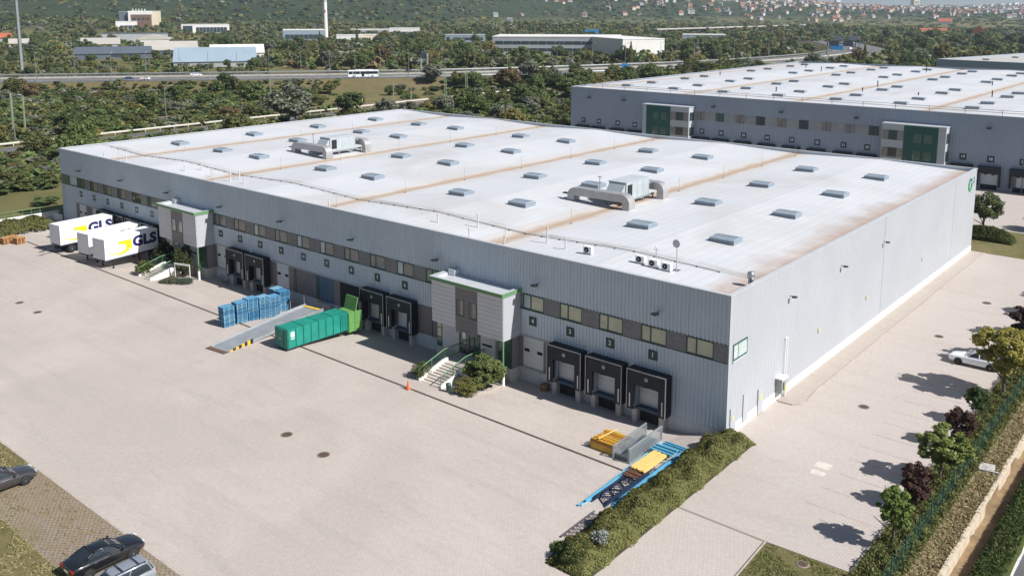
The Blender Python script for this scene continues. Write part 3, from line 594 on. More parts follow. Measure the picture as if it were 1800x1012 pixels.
def build_roof_things():
    t = WHS
    # skylights
    M_SKYL = mat('skylight_dome', (0.24,0.285,0.33), 0.3, var=0.12, vs_=2, spec=0.6); M_UPST = mat('skylight_kerb', (0.22,0.26,0.31), 0.5, var=0.08)
    up = MB().box(-1.0,1.0,-0.75,0.75,-0.25,0.30).mesh('skylight', M_UPST)
    dm = MB(); 
    dm.add([(-1.05,-0.8,0.30),(1.05,-0.8,0.30),(1.05,0.8,0.30),(-1.05,0.8,0.30),(-0.95,-0.70,0.40),(0.95,-0.70,0.40),(0.95,0.70,0.40),(-0.95,0.70,0.40),(-0.9,0.0,0.47),(0.9,0.0,0.47)],
           [(0,1,5,4),(1,2,6,9,5),(2,3,7,6),(3,0,4,8,7),(4,5,9,8),(8,9,6,7)]); DM = dm.mesh('dome', M_SKYL); bd = MB().box(-0.97,0.97,-0.03,0.03,0.46,0.50).mesh('ridge_bar', M_STEEL)
    for x in (-7.9,-16.7,-31.65,-40.45,-55.35,-64.5,-79.1,-88.1,-99.7):
        for y in (14.7,28.0,41.05,54.4):
            if (x, y) in ((-88.1,41.05),): pass
            s = put('skylight', up, t, (x,y,roof_z(x,y)+0.10)); s.scale = (1.2,1.15,0.9); put('dome', DM, s); put('ridge_bar', bd, s)
    # lightning cable with clips along the front walk, flues and vents
    mb = MB(); xs = list(np.arange(-104,-2,2.0))
    for a, b in zip(xs[:-1], xs[1:]): mb.tube((a,5.9,roof_z(a,0)+0.10),(b,5.9,roof_z(b,0)+0.10),0.03,4)
    for a in xs: mb.box(a-0.06,a+0.06,5.84,5.96,roof_z(a,0)-0.02,roof_z(a,0)+0.09)
    mb.build('roof_cable', mat('cable_grey', (0.10,0.09,0.085), 0.8), t)
    for px, py, h in ((840,400,1.25),(962,427,1.35),(994,440,1.0),(825,416,0.7),(887,430,0.75),(405,318,1.1),(372,310,0.8),(355,300,1.0),(325,302,0.8),(421,315,1.0),(770,394,0.9),(430,325,0.7),(560,370,0.6),(175,280,0.7),(222,283,0.6)):
        q = hit(px, py, 10.65); 
        if q.y < 0.6: q.y = 0.8
        s = MB().tube((0,0,-0.3),(0,0,h),0.07,8).build('vent_pipe', M_CAP, t, (q.x,q.y,10.65)); MB().lathe([(0.10,h),(0.12,h+0.05),(0.05,h+0.12)],n=8).build('cowl', M_STEEL, s)
    # lightning rods (thin) along the valleys
    rod = MB().tube((0,0,0),(0,0,1.6),0.018,4).box(-0.12,0.12,-0.12,0.12,-0.02,0.08).mesh('lightning_rod', M_STEEL)
    for k in range(4):
        for y in (2.0,12,22,33,44,55,66): put('lightning_rod', rod, t, (VAL0-VALP*k+0.9,y,roof_z(VAL0-VALP*k+0.9,y)))
    # bigger flue at the corner
    q = hit(1319.5,500,10.7); f = MB().lathe([(0.20,-0.3),(0.20,0.45),(0.30,0.55),(0.30,0.85),(0.22,1.0)],n=14).build('flue', M_STEEL, t, (q.x,q.y,10.7)); 
    # small items on the right-hand wall
    B(0.03,0.10,2.6,3.4,0.4,2.6).build('meter_door', M_CLADR, t); B(0.03,0.10,5.2,6.1,0.05,2.15).build('steel_door', M_CLADR, t); B(0.03,0.10,0.5,1.4,0.05,2.15).build('steel_door', M_CLADR, t)
    B(0.10,0.13,5.5,5.75,1.2,1.55).build('notice', mat('yellow_notice', (0.6,0.55,0.15), 0.5), t); B(0.10,0.13,0.75,0.95,1.2,1.5).build('notice', mat('yellow_notice2', (0.6,0.58,0.25), 0.5), t)
    c = B(0.03,0.55,8.55,9.5,0.75,1.95).build('meter_cabinet', mat('cabinet_grey', (0.30,0.32,0.30), 0.6), t); B(-0.0,0.65,8.45,9.6,1.95,2.05).build('lid', M_WHITE, c); B(0.55,0.56,8.7,9.05,1.0,1.7).build('gauge', M_DKPANE, c); B(0.5,0.58,9.1,9.4,0.9,1.2).build('gauge', mat('gauge_yellow', (0.6,0.5,0.1), 0.5), c)
    mb = MB().tube((0.14,9.9,0.1),(0.14,9.9,5.0),0.05,6).tube((0.14,10.25,1.6),(0.14,10.25,5.0),0.04,6).tube((0.14,9.9,5.0),(0.14,10.25,5.0),0.045,6); mb.build('gas_pipe', M_WHITE, t); B(0.02,0.30,9.78,10.02,0.0,1.5).build('pipe_guard', M_CAP, t)
    for y in (17.0,29.0,47.0): B(0.03,0.10,y,y+0.35,3.4,3.8).build('wall_box', mat('box_yellow', (0.45,0.45,0.25), 0.6), t)
    # green emblem near the far end of the wall
    lg = MB(); n = 28
    for i in range(n):
        a0 = 2*math.pi*i/n; a1 = 2*math.pi*(i+1)/n
        if 0.0 < (a0 % (2*math.pi)) < 0.5: continue
        lg.add([(0.03,66.0+0.85*math.cos(a0),9.3+0.85*math.sin(a0)),(0.03,66.0+0.85*math.cos(a1),9.3+0.85*math.sin(a1)),(0.03,66.0+0.48*math.cos(a1),9.3+0.55*math.sin(a1)),(0.03,66.0+0.48*math.cos(a0),9.3+0.55*math.sin(a0)),
                (0.10,66.0+0.85*math.cos(a0),9.3+0.85*math.sin(a0)),(0.10,66.0+0.85*math.cos(a1),9.3+0.85*math.sin(a1)),(0.10,66.0+0.48*math.cos(a1),9.3+0.55*math.sin(a1)),(0.10,66.0+0.48*math.cos(a0),9.3+0.55*math.sin(a0))],
               [(4,5,6,7),(0,1,5,4),(2,3,7,6),(1,2,6,5),(3,0,4,7)], 0 if i % 28 > 9 else 1)
    lg.build('emblem', [mat('emblem_green', (0.05,0.30,0.13), 0.4), mat('emblem_teal', (0.02,0.16,0.16), 0.4)], t)
    tx = put('lettering', text_mesh('2', 1.1, mat('emblem_blue', (0.03,0.16,0.25), 0.4), 0.03, 'lettering'), t, (0.06,67.7,9.65)); tx.rotation_euler = (R(90),0,R(90))
build_roof_things()
# ================================================================ entrances
def entrance(dx, which):
    t = WHS; e = thing('tmp', None, None); e.name = 'entrance_block'; e.parent = t; e.location = (dx,0,0)
    e['label'] = 'grey boarded entrance block with green roof edge, %s of the two' % which
    x0, x1, y0 = -28.15, -19.65, -2.40
    B(x0+0.05,x1-0.05,y0+0.06,-0.05,3.42,7.30).build('block_wall', M_BRN, e)
    slab = B(x0-0.18,x1+0.12,y0-0.22,-0.05,7.30,7.42).build('roof_slab', M_CAP, e)
    mb = MB().box(x0-0.20,x1+0.14,y0-0.25,y0-0.18,7.34,7.64); mb.build('fascia', M_GRNL, e)
    B(x1+0.07,x1+0.14,y0-0.18,-0.06,7.34,7.64).build('fascia', M_GRNL, e); B(x0-0.20,x0-0.13,y0-0.18,-0.06,7.34,7.64).build('fascia', M_GRNL, e)
    B(x0-0.13,x1+0.07,y0-0.18,y0+0.25,7.42,7.62).build('kerb', M_CAP, e); B(x1-0.30,x1+0.07,y0+0.25,-0.06,7.42,7.62).build('kerb', M_CAP, e); B(x0-0.13,x0+0.5,y0+0.25,-0.06,7.42,7.63).build('kerb', M_CAP, e); B(x0+0.5,x0+1.3,-0.75,-0.06,7.42,7.95).build('upstand', M_CAP, e)
    n = 10; h = (7.28-3.40)/n
    for (a, b) in ((x0,-25.22),(-22.58,x1)):
        bd = MB().cbox(0,b-a,0,0.07,0,h-0.018,0.006).mesh('cladding_board', M_BEIGE)
        for k in range(n): put('cladding_board', bd, e, (a,y0-(0.0 if k % 2 else 0.004),3.40+k*h))
    n2 = 6; sb = MB().cbox(0,0.06,0,2.22,0,(7.28-3.40)/n2-0.012,0.006).mesh('side_panel', M_CLADR)
    for k in range(n2): put('side_panel', sb, e, (x1-0.03,y0+0.08,3.40+k*(7.28-3.40)/n2))
    n3 = 11; bh = (7.28-3.05)/n3; bd = MB().box(-25.20,-22.60,y0+0.03,y0+0.1,0,bh-0.012).mesh('taupe_board', M_BRN)
    for k in range(n3): put('taupe_board', bd, e, (0,0,3.05+k*bh))
    for a in (-25.10,-23.62):
        w = MB().box(a,a+0.10,y0+0.0,y0+0.08,4.55,6.05).box(a+0.10,a+0.90,y0+0.0,y0+0.08,4.55,4.72).box(a+0.84,a+0.90,y0+0.0,y0+0.08,4.72,6.05).build('window', M_GRN, e)
        B(a+0.10,a+0.44,y0+0.01,y0+0.06,4.72,6.05).build('pane', M_DKPANE, w); B(a+0.44,a+0.84,y0+0.012,y0+0.06,4.72,6.05).build('pane', M_BRPANE, w)
    s = MB().lathe([(0.10,0),(0.16,0.06),(0.14,0.16)],(-24.1,y0-0.06,3.08),8).build('door_lamp', M_WHITE, e)
    # recessed ground floor
    yb = -1.2
    B(x0+0.1,x1-0.1,yb+0.10,-0.05,-0.9,3.42).build('inner_wall', M_BRN, e); B(x0-0.6,x1+0.02,yb-0.05,-0.04,-0.9,0.56).build('base', M_CONC, e)
    f = MB().box(-28.72,-28.05,yb-0.02,yb+0.1,0.56,3.3).build('window', M_GRN, e)
    for k, pm in enumerate((M_GNPANE,M_BLIND,M_BLIND)): B(-28.64,-28.13,yb-0.035,yb,0.66+k*0.88,0.66+k*0.88+0.78).build('pane', pm, f)
    B(-28.04,-25.92,yb,yb+0.1,0.56,3.4).build('ground_panel', M_BEIGE, e); g = B(-23.30,-21.35,yb,yb+0.1,0.56,3.4).build('ground_panel', M_BEIGE, e); B(-23.05,-21.95,yb-0.06,yb,1.95,2.12).build('letter_box', M_DARK, g); B(-21.5,-21.42,yb-0.03,yb,0.56,3.4).build('trim', M_GRN, g)
    d = MB().box(-25.90,-25.80,yb,yb+0.1,0.6,3.4).box(-24.72,-24.60,yb,yb+0.1,0.6,3.4).box(-24.10,-24.02,yb,yb+0.1,0.6,3.4).box(-23.40,-23.31,yb,yb+0.1,0.6,3.4).box(-25.8,-23.4,yb+0.01,yb+0.09,2.62,2.72).box(-25.8,-23.4,yb+0.01,yb+0.09,1.45,1.52).build('glass_door', M_GRN, e)
    for a, b in ((-25.80,-24.72),(-24.60,-24.10),(-24.02,-23.40)):
        B(a,b,yb+0.03,yb+0.06,0.6,1.45).build('pane', M_DKPANE, d); B(a,b,yb+0.03,yb+0.06,1.52,2.62).build('pane', M_GNPANE, d); B(a,b,yb+0.03,yb+0.06,2.72,3.4).build('pane', M_BRPANE, d)
    B(-25.5,-25.1,yb-0.01,yb+0.02,2.0,2.5).build('notice', M_WHITE, d); B(-25.35,-25.1,yb-0.01,yb+0.02,1.55,1.75).build('notice', M_WHITE, d)
    c = MB().box(-21.35,-19.72,yb,yb+0.1,0.56,3.4).build('corner_window', M_GRN, e)
    B(-21.2,-20.6,yb-0.02,yb+0.02,0.75,3.3).build('pane', M_GNPANE, c); B(-20.5,-19.85,yb-0.02,yb+0.02,0.75,3.3).build('pane', M_GNPANE, c)
    p = MB().tube((-19.72,y0+0.1,-0.35),(-19.72,y0+0.1,3.42),0.085,10).build('post', M_GRNL, e); MB().tube((-19.72,y0+0.1,-0.8),(-19.72,y0+0.1,0.5),0.14,10).build('post_foot', M_WPLINTH, p); B(-19.7,-19.3,y0+0.05,y0+0.15,1.15,1.22).build('post_arm', M_GRNL, p)
    # stairs: a thing of their own
    st = thing('entrance_stairs', 'concrete entrance steps with green railings, %s flight of the two' % which, 'stairs', (dx,0,0))
    M_STEP = mat('step_concrete', (0.48,0.425,0.385), 0.85, var=0.15, vs_=1.2)
    sx0, sx1 = -25.25, -22.85; nst = 8; yt, yb2 = -3.85, -6.75; zt, zb = 0.60, -0.16
    B(sx0-0.3,sx1+0.3,yt,yb-0.06,-0.8,zt).build('landing', M_STEP, st)
    dy = (yt-yb2)/nst; dz = (zt-zb)/nst
    for k in range(nst):
        B(0,sx1-sx0,0,dy+0.02,0,0.07).build('tread', M_STEP, st, (sx0,yt-(k+1)*dy,zt-(k+1)*dz-0.07+0.0))
        B(sx0+0.02,sx1-0.02,yt-k*dy-0.12,yt-k*dy-0.02,-0.6,zt-(k+1)*dz-0.005).build('riser', mat('riser_dark', (0.13,0.11,0.10), 0.9), st)
    for sx, sgn in ((sx0-0.20,-1),(sx1,1)):
        MB().prism([(yb2-0.15,-0.5),(yb2-0.15,zb+0.22),(yt+0.1,zt+0.28),(yt+0.55,zt+0.28),(yt+0.55,-0.5)],'x',sx,sx+0.20).build('cheek_wall', M_WPLINTH, st)
        r = MB(); pts = [(sx+0.1,yb2-0.1,zb+1.05),(sx+0.1,yt+0.1,zt+1.12),(sx+0.1,yb-0.1,zt+1.12)]
        for a, b in zip(pts[:-1], pts[1:]):
            r.tube(a,b,0.045,6); a2 = (a[0],a[1],a[2]-0.85); b2 = (b[0],b[1],b[2]-0.85); r.tube(a2,b2,0.03,6)
            m = max(2, int((Vector(b)-Vector(a)).length/1.2))
            for k in range(m+1): q = Vector(a).lerp(Vector(b), k/m); r.tube(q, (q.x,q.y,q.z-1.0), 0.03, 6)
        rl = r.build('railing', M_GRNL, st)
        pm = MB(); 
        for a, b in zip(pts[:-1], pts[1:]):
            m = int((Vector(b)-Vector(a)).length/0.14)
            for k in range(m): q = Vector(a).lerp(Vector(b), (k+0.5)/m); pm.tube((q.x,q.y,q.z-0.84),(q.x,q.y,q.z-0.03),0.014,4,cap=False)
        pm.build('balusters', M_GRN, rl, kind='stuff')
    return e
entrance(0.0, 'nearer'); entrance(-47.75, 'farther')
# waste bin, sign board, bicycle at the entrances
b = thing('litter_bin', 'small dark green litter bin at the foot of the nearer entrance steps', 'bin', (-21.75,-6.95,-0.14))
MB().lathe([(0.17,0.0),(0.21,0.62),(0.23,0.64)],n=12).build('drum', mat('bin_green', (0.03,0.075,0.06), 0.5), b); MB().lathe([(0.24,0.64),(0.20,0.74),(0.05,0.78)],n=12).build('lid', M_GRN, b)
b = thing('sign_board', 'white framed notice board on two legs in the planting by the farther entrance', 'sign', (-68.4,-3.9,-0.4), R(18))
MB().box(-1.15,-1.07,-0.04,0.04,0,1.95).build('leg', M_WPLINTH, b); MB().box(1.07,1.15,-0.04,0.04,0,1.95).build('leg', M_WPLINTH, b); B(-1.15,1.15,-0.05,0.05,1.78,1.98).build('panel', M_WPLINTH, b)
b = thing('sign_board', 'small pale direction board on a leg beside the nearer entrance steps', 'sign', (-22.2,-4.7,-0.3), R(5)); MB().tube((0,0,0),(0,0,1.2),0.035,6).build('leg', M_CAP, b); B(-0.55,0.55,-0.03,0.03,0.75,1.25).build('panel', M_CAP, b)
def bicycle(loc, rz, lab):
    b = thing('bicycle', lab, 'bicycle', loc, rz)
    for x in (-0.52,0.52):
        w = MB(); n = 14
        for i in range(n):
            a0 = 2*math.pi*i/n; a1 = 2*math.pi*(i+1)/n; w.tube((x+0.33*math.cos(a0),0,0.35+0.33*math.sin(a0)),(x+0.33*math.cos(a1),0,0.35+0.33*math.sin(a1)),0.022,5,cap=False)
        for i in range(6): a0 = math.pi*i/6; w.tube((x+0.33*math.cos(a0),0,0.35+0.33*math.sin(a0)),(x-0.33*math.cos(a0),0,0.35-0.33*math.sin(a0)),0.006,3,cap=False)
        w.build('wheel', M_RUB, b)
    f = MB(); J = {'r':(-0.52,0,0.35),'f':(0.52,0,0.35),'b':(-0.05,0,0.32),'s':(-0.2,0,0.82),'h':(0.36,0,0.84)}
    for a, c in (('r','b'),('r','s'),('b','s'),('b','h'),('s','h'),('h','f')): f.tube(J[a],J[c],0.02,5)
    f.build('frame', mat('bike_silver', (0.45,0.47,0.5), 0.35, 0.6), b); MB().tube((0.34,-0.26,1.0),(0.34,0.26,1.0),0.016,5).tube((0.36,0,0.84),(0.34,0,1.0),0.018,5).build('handlebar', M_STEEL, b); MB().cbox(-0.34,-0.08,-0.07,0.07,0.84,0.90,0.02).build('saddle', M_RUB, b)
bicycle((-64.6,-0.9,-0.62), R(12), 'silver bicycle parked against the plinth, left one of the pair beside dock fourteen'); bicycle((-63.9,-1.1,-0.61), R(-8), 'silver bicycle parked against the plinth, right one of the pair beside dock fourteen')
# ================================================================ trailers
M_TW = mat('trailer_white', (0.80,0.80,0.79), 0.35, var=0.03, vs_=0.5, spec=0.5, streak=0.05); M_TG = mat('trailer_front', (0.62,0.63,0.65), 0.45, var=0.06)
M_LOGY = mat('logo_yellow', (0.86,0.58,0.015), 0.45, var=0.04); M_LOGB = mat('logo_navy', (0.020,0.022,0.10), 0.4, var=0.05); M_TYRE = mat('tyre', (0.02,0.02,0.021), 0.8); M_RIM = mat('rim', (0.42,0.42,0.43), 0.35, 0.7, var=0.1)
def wheel_meshes(r, w, n=18):
    ty = MB().lathe([(r*0.62,-w/2),(r*0.94,-w/2),(r,-w*0.3),(r,w*0.3),(r*0.94,w/2),(r*0.62,w/2)],(0,0,0),n,0,'y').mesh('tyre', M_TYRE)
    ri = MB().lathe([(r*0.63,-w/2+0.02),(r*0.60,-w/2+0.05),(r*0.25,-w/2+0.035),(r*0.2,-w/2)],(0,0,0),n,0,'y').lathe([(r*0.2,w/2),(r*0.25,w/2-0.035),(r*0.60,w/2-0.05),(r*0.63,w/2-0.02)],(0,0,0),n,0,'y').mesh('rim', M_RIM)
    return ty, ri
def add_wheel(parent, loc, ty, ri, rz=0):
    w = put('wheel', ty, parent, loc, rz); put('rim', ri, w); return w
def logo(parent, X, yc, zc, s, yt, st):
    """arrow swoosh and three letters on the +x side"""
    pts_o, pts_i = [], []
    for k in range(15):                                   # swoosh: thin at its tail, broad at the arrow
        t = k/14; a = R(205)+R(112)*t; ro = 1.02; th = 0.05+0.30*t**1.1
        pts_o.append((1.22*ro*math.cos(a), ro*math.sin(a)*0.80)); pts_i.append((1.22*(ro-th)*math.cos(a), (ro-th)*math.sin(a)*0.80))
    mb = MB()
    for k in range(14):
        q = [pts_o[k],pts_o[k+1],pts_i[k+1],pts_i[k]]; mb.add([(X,yc+u*s,zc+v*s) for u, v in q], [(0,1,2,3)])
    L = pts_o[-1]; I = pts_i[-1]
    for poly in ([(-0.12,0.36),(1.18,0.36),(1.18,-0.62),(0.92,-0.36),(0.62,-0.10),(0.40,0.06),(-0.12,0.06)],[L,(0.98,-0.30),(0.62,-0.06),I]): mb.add([(X,yc+u*s,zc+v*s) for u, v in poly], [tuple(range(len(poly)))])
    mb.build('arrow_emblem', M_LOGY, parent)
    tx = put('lettering', text_mesh('GLS', 1.55*st, M_LOGB, 0.085*st, 'lettering'), parent, (X,yt,zc+0.0*s)); tx.rotation_euler = (R(90),0,R(90)); tx.scale = (1.15,1,1)
def swap_body(front, rear, z0, lab, wheels=False, zg=-0.1):
    f = Vector(front); r = Vector(rear); d = r-f; L = 7.45; rz = math.atan2(d.y,d.x)-R(90)
    t = thing('swap_body_trailer' if wheels else 'swap_body_container', lab, 'trailer' if wheels else 'container', (f.x,f.y,0), rz)
    W = 1.2; H = 2.55
    MB().cbox(-W,W,0.03,L,z0,z0+H,0.03).build('box_body', M_TW, t)
    MB().box(-W+0.02,W-0.02,-0.005,0.03,z0+0.05,z0+H-0.06).build('front_panel', M_TG, t)
    mb = MB()
    for a in (-W-0.012,W-0.05):
        mb.box(a,a+0.062,-0.012,0.09,z0-0.02,z0+H+0.012); mb.box(a,a+0.062,L-0.08,L+0.012,z0-0.02,z0+H+0.012)
    mb.box(-W+0.05,W-0.05,-0.012,0.03,z0+H-0.06,z0+H+0.012); mb.build('corner_trim', M_TG, t)
    B(-W+0.01,W-0.01,0.05,L-0.02,z0-0.16,z0-0.002).build('underframe', mat('frame_blue', (0.04,0.05,0.09), 0.6), t)
    logo(t, W+0.006, 2.05, z0+1.45, 1.42, 5.55, 1.12)
    if wheels:
        ty, ri = wheel_meshes(0.50,0.30)
        for x in (-0.95,0.95):
            for y in (1.55,5.6): add_wheel(t, (x,y,0.50+zg), ty, ri, R(90))
        B(-0.45,0.45,0.1,L-0.3,0.62,z0-0.17).build('chassis', M_RUB, t); B(W-0.08,W-0.02,2.5,4.6,0.62,0.98).build('side_guard', M_TW, t); B(-0.9,0.9,-0.06,0.0,0.55,0.62).build('bumper', M_RUB, t)
        MB().tube((0,0.1,0.7),(0.1,-2.3,0.62),0.06,6).tube((-0.4,0.1,0.7),(0.1,-2.3,0.62),0.05,6).build('drawbar', M_RUB, t); MB().tube((0.1,-1.7,0.6),(0.1,-1.7,-0.05),0.04,6).build('drawbar_jack', M_STEEL, t)
    else:
        for x in (-W+0.12,W-0.12):
            for y in (1.1,6.2): MB().box(x-0.06,x+0.06,y-0.06,y+0.06,zg-0.1-(0.45 if y > 3 else 0),z0-0.1).box(x-0.13,x+0.13,y-0.13,y+0.13,zg-0.02-(0.45 if y > 3 else 0),zg+0.03-(0.45 if y > 3 else 0)).build('support_leg', M_RUB, t)
    return t
swap_body((-79.55,-8.42), (-80.5,-1.0), 1.08, 'white box container on legs with yellow arrow, nearest the entrance block')
swap_body((-83.65,-8.42), (-84.5,-1.0), 1.08, 'white box container on legs, the middle one of three at the far docks')
swap_body((-90.6,-8.82), (-91.3,-1.4), 1.2, 'white box trailer on wheels at the farthest dock, leftmost of three', True, -0.08)
# ================================================================ pallets
PB = []
def pallet_mesh(seed):
    r = random.Random(seed); mb = MB(); w, l = 0.5, 0.6
    for k in range(7): x = -w+0.05+k*(2*w-0.1)/6; mb.box(x-0.05,x+0.05,-l,l,0.122,0.144)
    for y in (-l+0.05,0,l-0.05):
        mb.box(-w,w,y-0.05,y+0.05,0.100,0.1215)
        for x in (-w+0.07,0,w-0.07): mb.box(x-0.07,x+0.07,y-0.05,y+0.05,0.022,0.0995)
    for x in (-w+0.05,0,w-0.05): mb.box(x-0.05,x+0.05,-l,l,0.0,0.0215)
    return mb.mesh('pallet', None) if False else mb
M_PBL = [mat('pallet_blue%d' % i, c, 0.7, var=0.25, vs_=3) for i, c in enumerate(((0.05,0.18,0.33),(0.085,0.245,0.40),(0.15,0.31,0.43)))]
PMS = [pallet_mesh(0).mesh('pallet', m) for m in M_PBL]; M_PWD = mat('pallet_wood', (0.40,0.21,0.085), 0.8, var=0.3, vs_=3); PMW = pallet_mesh(0).mesh('pallet', M_PWD)
def stack(x, y, n, lab, rz=0.0, ms=PMS, grp='blue pallets stacked in the yard', z=None):
    rr = random.Random(int(x*10)); z = yard_z(x,y)+0.008 if z is None else z
    for k in range(n):
        put('pallet', rr.choice(ms), None, (x+rr.uniform(-0.025,0.025),y+rr.uniform(-0.025,0.025),z+k*0.1455), rz+rr.uniform(-0.025,0.025), lab, 'pallet', grp)
W5 = ('nearest the drain line, first', 'second', 'third', 'fourth', 'last, by the ramp')
for i, (y, n, dx) in enumerate(((-10.0,14,0),(-8.55,15,0.05),(-7.15,16,-0.1),(-5.85,16,0.05),(-4.62,15,0.1))):
    stack(-49.62+dx, y, n, 'blue wooden pallet in the stack %s of the row of five' % W5[i], 0.03*(i % 3-1))
stack(-52.05,-2.35,15,'blue wooden pallet in the shaded stack by the wall, left of two'); stack(-50.75,-2.5,15,'blue wooden pallet in the shaded stack by the wall, right of two')
for i, (x, y, n) in enumerate(((-100.6,-11.1,6),(-99.3,-9.9,6),(-101.5,-10.0,5))): stack(x, y, n, 'raw orange wooden pallet in the %s low stack at the far left edge' % ('left','right','rear')[i], 0.2, [PMW], 'raw wooden pallets at the far left edge', 0.01)
# ================================================================ yard ramp
M_RAMP = mat('ramp_steel', (0.40,0.42,0.44), 0.5, 0.45, var=0.18, vs_=1.0)
rp = thing('yard_ramp', 'long grey steel loading ramp leading up to the blue dock door', 'ramp', (-44.42,-14.35,0), R(6.2))
def rz_(y): return 0.06+0.62*smooth(0,1,y/12.3)*0.0+0.60*min(1,y/10.8)
mb = MB(); w = 1.25; ys = [0,0.35,2,4,6,8,10.8,12.3]
vs = []
for y in ys: vs += [(-w,y,rz_(y)),(w,y,rz_(y))]
for y in ys: vs += [(-w,y,rz_(y)-0.05),(w,y,rz_(y)-0.05)]
k = len(ys); mb.add(vs, [(2*i,2*i+1,2*i+3,2*i+2) for i in range(k-1)]+[(2*k+2*i,2*k+2*i+2,2*k+2*i+3,2*k+2*i+1) for i in range(k-1)]+[(0,2*k,2*k+1,1),(2*k-2,2*k-1,4*k-1,4*k-2)]); mb.build('deck', M_RAMP, rp)
for x in (-w-0.06,w):
    mb = MB(); mb.add([(x,0.3,0),(x,0.3,0.16),(x,10.8,0.88),(x,12.3,0.88),(x,12.3,0.5),(x,10.8,0.42),(x,1.5,-0.02)]+[(x+0.06,0.3,0),(x+0.06,0.3,0.16),(x+0.06,10.8,0.88),(x+0.06,12.3,0.88),(x+0.06,12.3,0.5),(x+0.06,10.8,0.42),(x+0.06,1.5,-0.02)],
              [(0,1,2,3,4,5,6),(13,12,11,10,9,8,7)]+[(i,7+i,7+(i+1)%7,(i+1)%7) for i in range(7)]); mb.build('side_beam', M_RAMP, rp)
sl_ = MB()
for i in range(60): y = 0.5+i*0.195; sl_.box(-w+0.02,w-0.02,y,y+0.025,rz_(y),rz_(y)+0.012)
sl_.build('grip_bars', M_RAMP, rp, kind='stuff')
B(-w-0.05,w+0.05,-0.35,0.34,0.006,0.07).build('toe_plate', mat('rusty_plate', (0.13,0.075,0.06), 0.75, var=0.3, vs_=3), rp)
for i in range(8):
    y = 0.35+i*0.34; B(w+0.061,w+0.085,y,y+0.335,0.02,0.16+0.045*i).build('warning_stripe', mat('stripe_yellow', (0.72,0.36,0.02), 0.6) if i % 2 == 0 else M_DARK, rp)
B(-w+0.1,w-0.1,11.9,12.3,0.70,0.72).build('lip', mat('lip_yellow', (0.6,0.42,0.05), 0.6), rp)
ty, ri = wheel_meshes(0.28,0.2,14)
for x in (-0.9,0.9): add_wheel(rp, (x,8.3,0.16), ty, ri, R(90))
for y in (8.5,10.2,12.1): MB().tube((-w-0.03,y,0.6),(-w-0.03,y,1.75),0.03,6).build('handrail_post', M_STEEL, rp)
# ================================================================ waste compactor
M_TEAL = mat('container_teal', (0.014,0.22,0.17), 0.5, var=0.25, vs_=0.8, spec=0.4, streak=0.18); M_LIME = mat('press_lime', (0.11,0.26,0.075), 0.5, var=0.12, vs_=0.8, streak=0.15); M_TEALD = mat('container_rib', (0.008,0.17,0.135), 0.45)
cp = thing('waste_compactor', 'long teal steel waste container with lime green press backed into the dock', 'container', (-40.05,-10.3,0.02), R(-2))
B(-0.95,0.95,0,6.9,0.22,2.02).build('body', M_TEAL, cp)
for k in range(9):
    y = 0.02+k*0.855
    B(-1.02,-0.951,y,y+0.07,0.2,1.98).build('rib', M_TEALD, cp); B(0.951,1.02,y,y+0.07,0.2,1.98).build('rib', M_TEALD, cp)
for k in range(5): B(-0.97,0.97,0.02+k*1.71,0.10+k*1.71,2.021,2.06).build('roof_rib', M_TEALD, cp)
B(-1.0,1.0,-0.07,-0.001,0.2,2.02).build('front_frame', M_TEALD, cp); B(-0.35,0.35,-0.12,-0.071,0.3,2.0).build('front_channel', M_TEAL, cp); MB().tube((0.0,-0.2,1.1),(0.0,-0.121,1.1),0.09,8).build('hook_bar', M_STEEL, cp); B(0.0,0.3,-0.095,-0.07,0.25,1.9).build('strap', mat('strap_teal', (0.03,0.32,0.24), 0.5), cp)
B(0.951,0.956,0.35,0.75,1.25,1.75).build('sticker', M_WHITE, cp); B(0.951,0.956,0.35,0.75,1.05,1.12).build('sticker', M_WHITE, cp)
B(-0.8,-0.6,0.1,6.8,0.0,0.219).build('skid', M_DARK, cp); B(0.6,0.8,0.1,6.8,0.0,0.219).build('skid', M_DARK, cp)
pr = B(-0.95,0.95,7.02,8.7,-0.1,1.85).build('press_head', M_LIME, cp); 
for y in (7.06,7.8,8.55): B(0.951,1.02,y,y+0.09,-0.1,1.85).build('rib', mat('press_rib', (0.12,0.28,0.08), 0.5), pr)
B(0.951,1.0,7.15,8.5,0.85,0.95).build('rib', mat('press_rib', (0.12,0.28,0.08), 0.5), pr)
MB().add([(-0.9,7.9,1.86),(0.9,7.9,1.86),(0.9,8.25,3.15),(-0.9,8.25,3.15),(-0.9,8.0,1.86),(0.9,8.0,1.86),(0.9,8.35,3.15),(-0.9,8.35,3.15)],[(0,1,2,3),(4,7,6,5),(0,4,5,1),(1,5,6,2),(2,6,7,3),(3,7,4,0)]).build('raised_lid', M_LIME, cp)
B(-0.85,0.85,8.36,8.9,1.3,2.6).build('hopper', M_DARK, cp)
lad = MB()
for x in (0,0.42): lad.tube((1.06,6.25+x,0.2),(1.06,6.25+x,2.0),0.02,5)
for k in range(6): lad.tube((1.06,6.25,0.35+k*0.3),(1.06,6.67,0.35+k*0.3),0.018,5)
lad.build('ladder', M_TEALD, cp)
# ================================================================ cone
cn = thing('traffic_cone', 'orange traffic cone standing on the drain line', 'cone', (-24.47,-8.98,0.012)); B(-0.2,0.2,-0.2,0.2,0,0.04).build('base', mat('cone_base', (0.5,0.12,0.05), 0.6), cn); MB().lathe([(0.15,0.04),(0.035,0.75)],n=14).build('body', mat('cone_orange', (0.72,0.13,0.05), 0.5), cn)
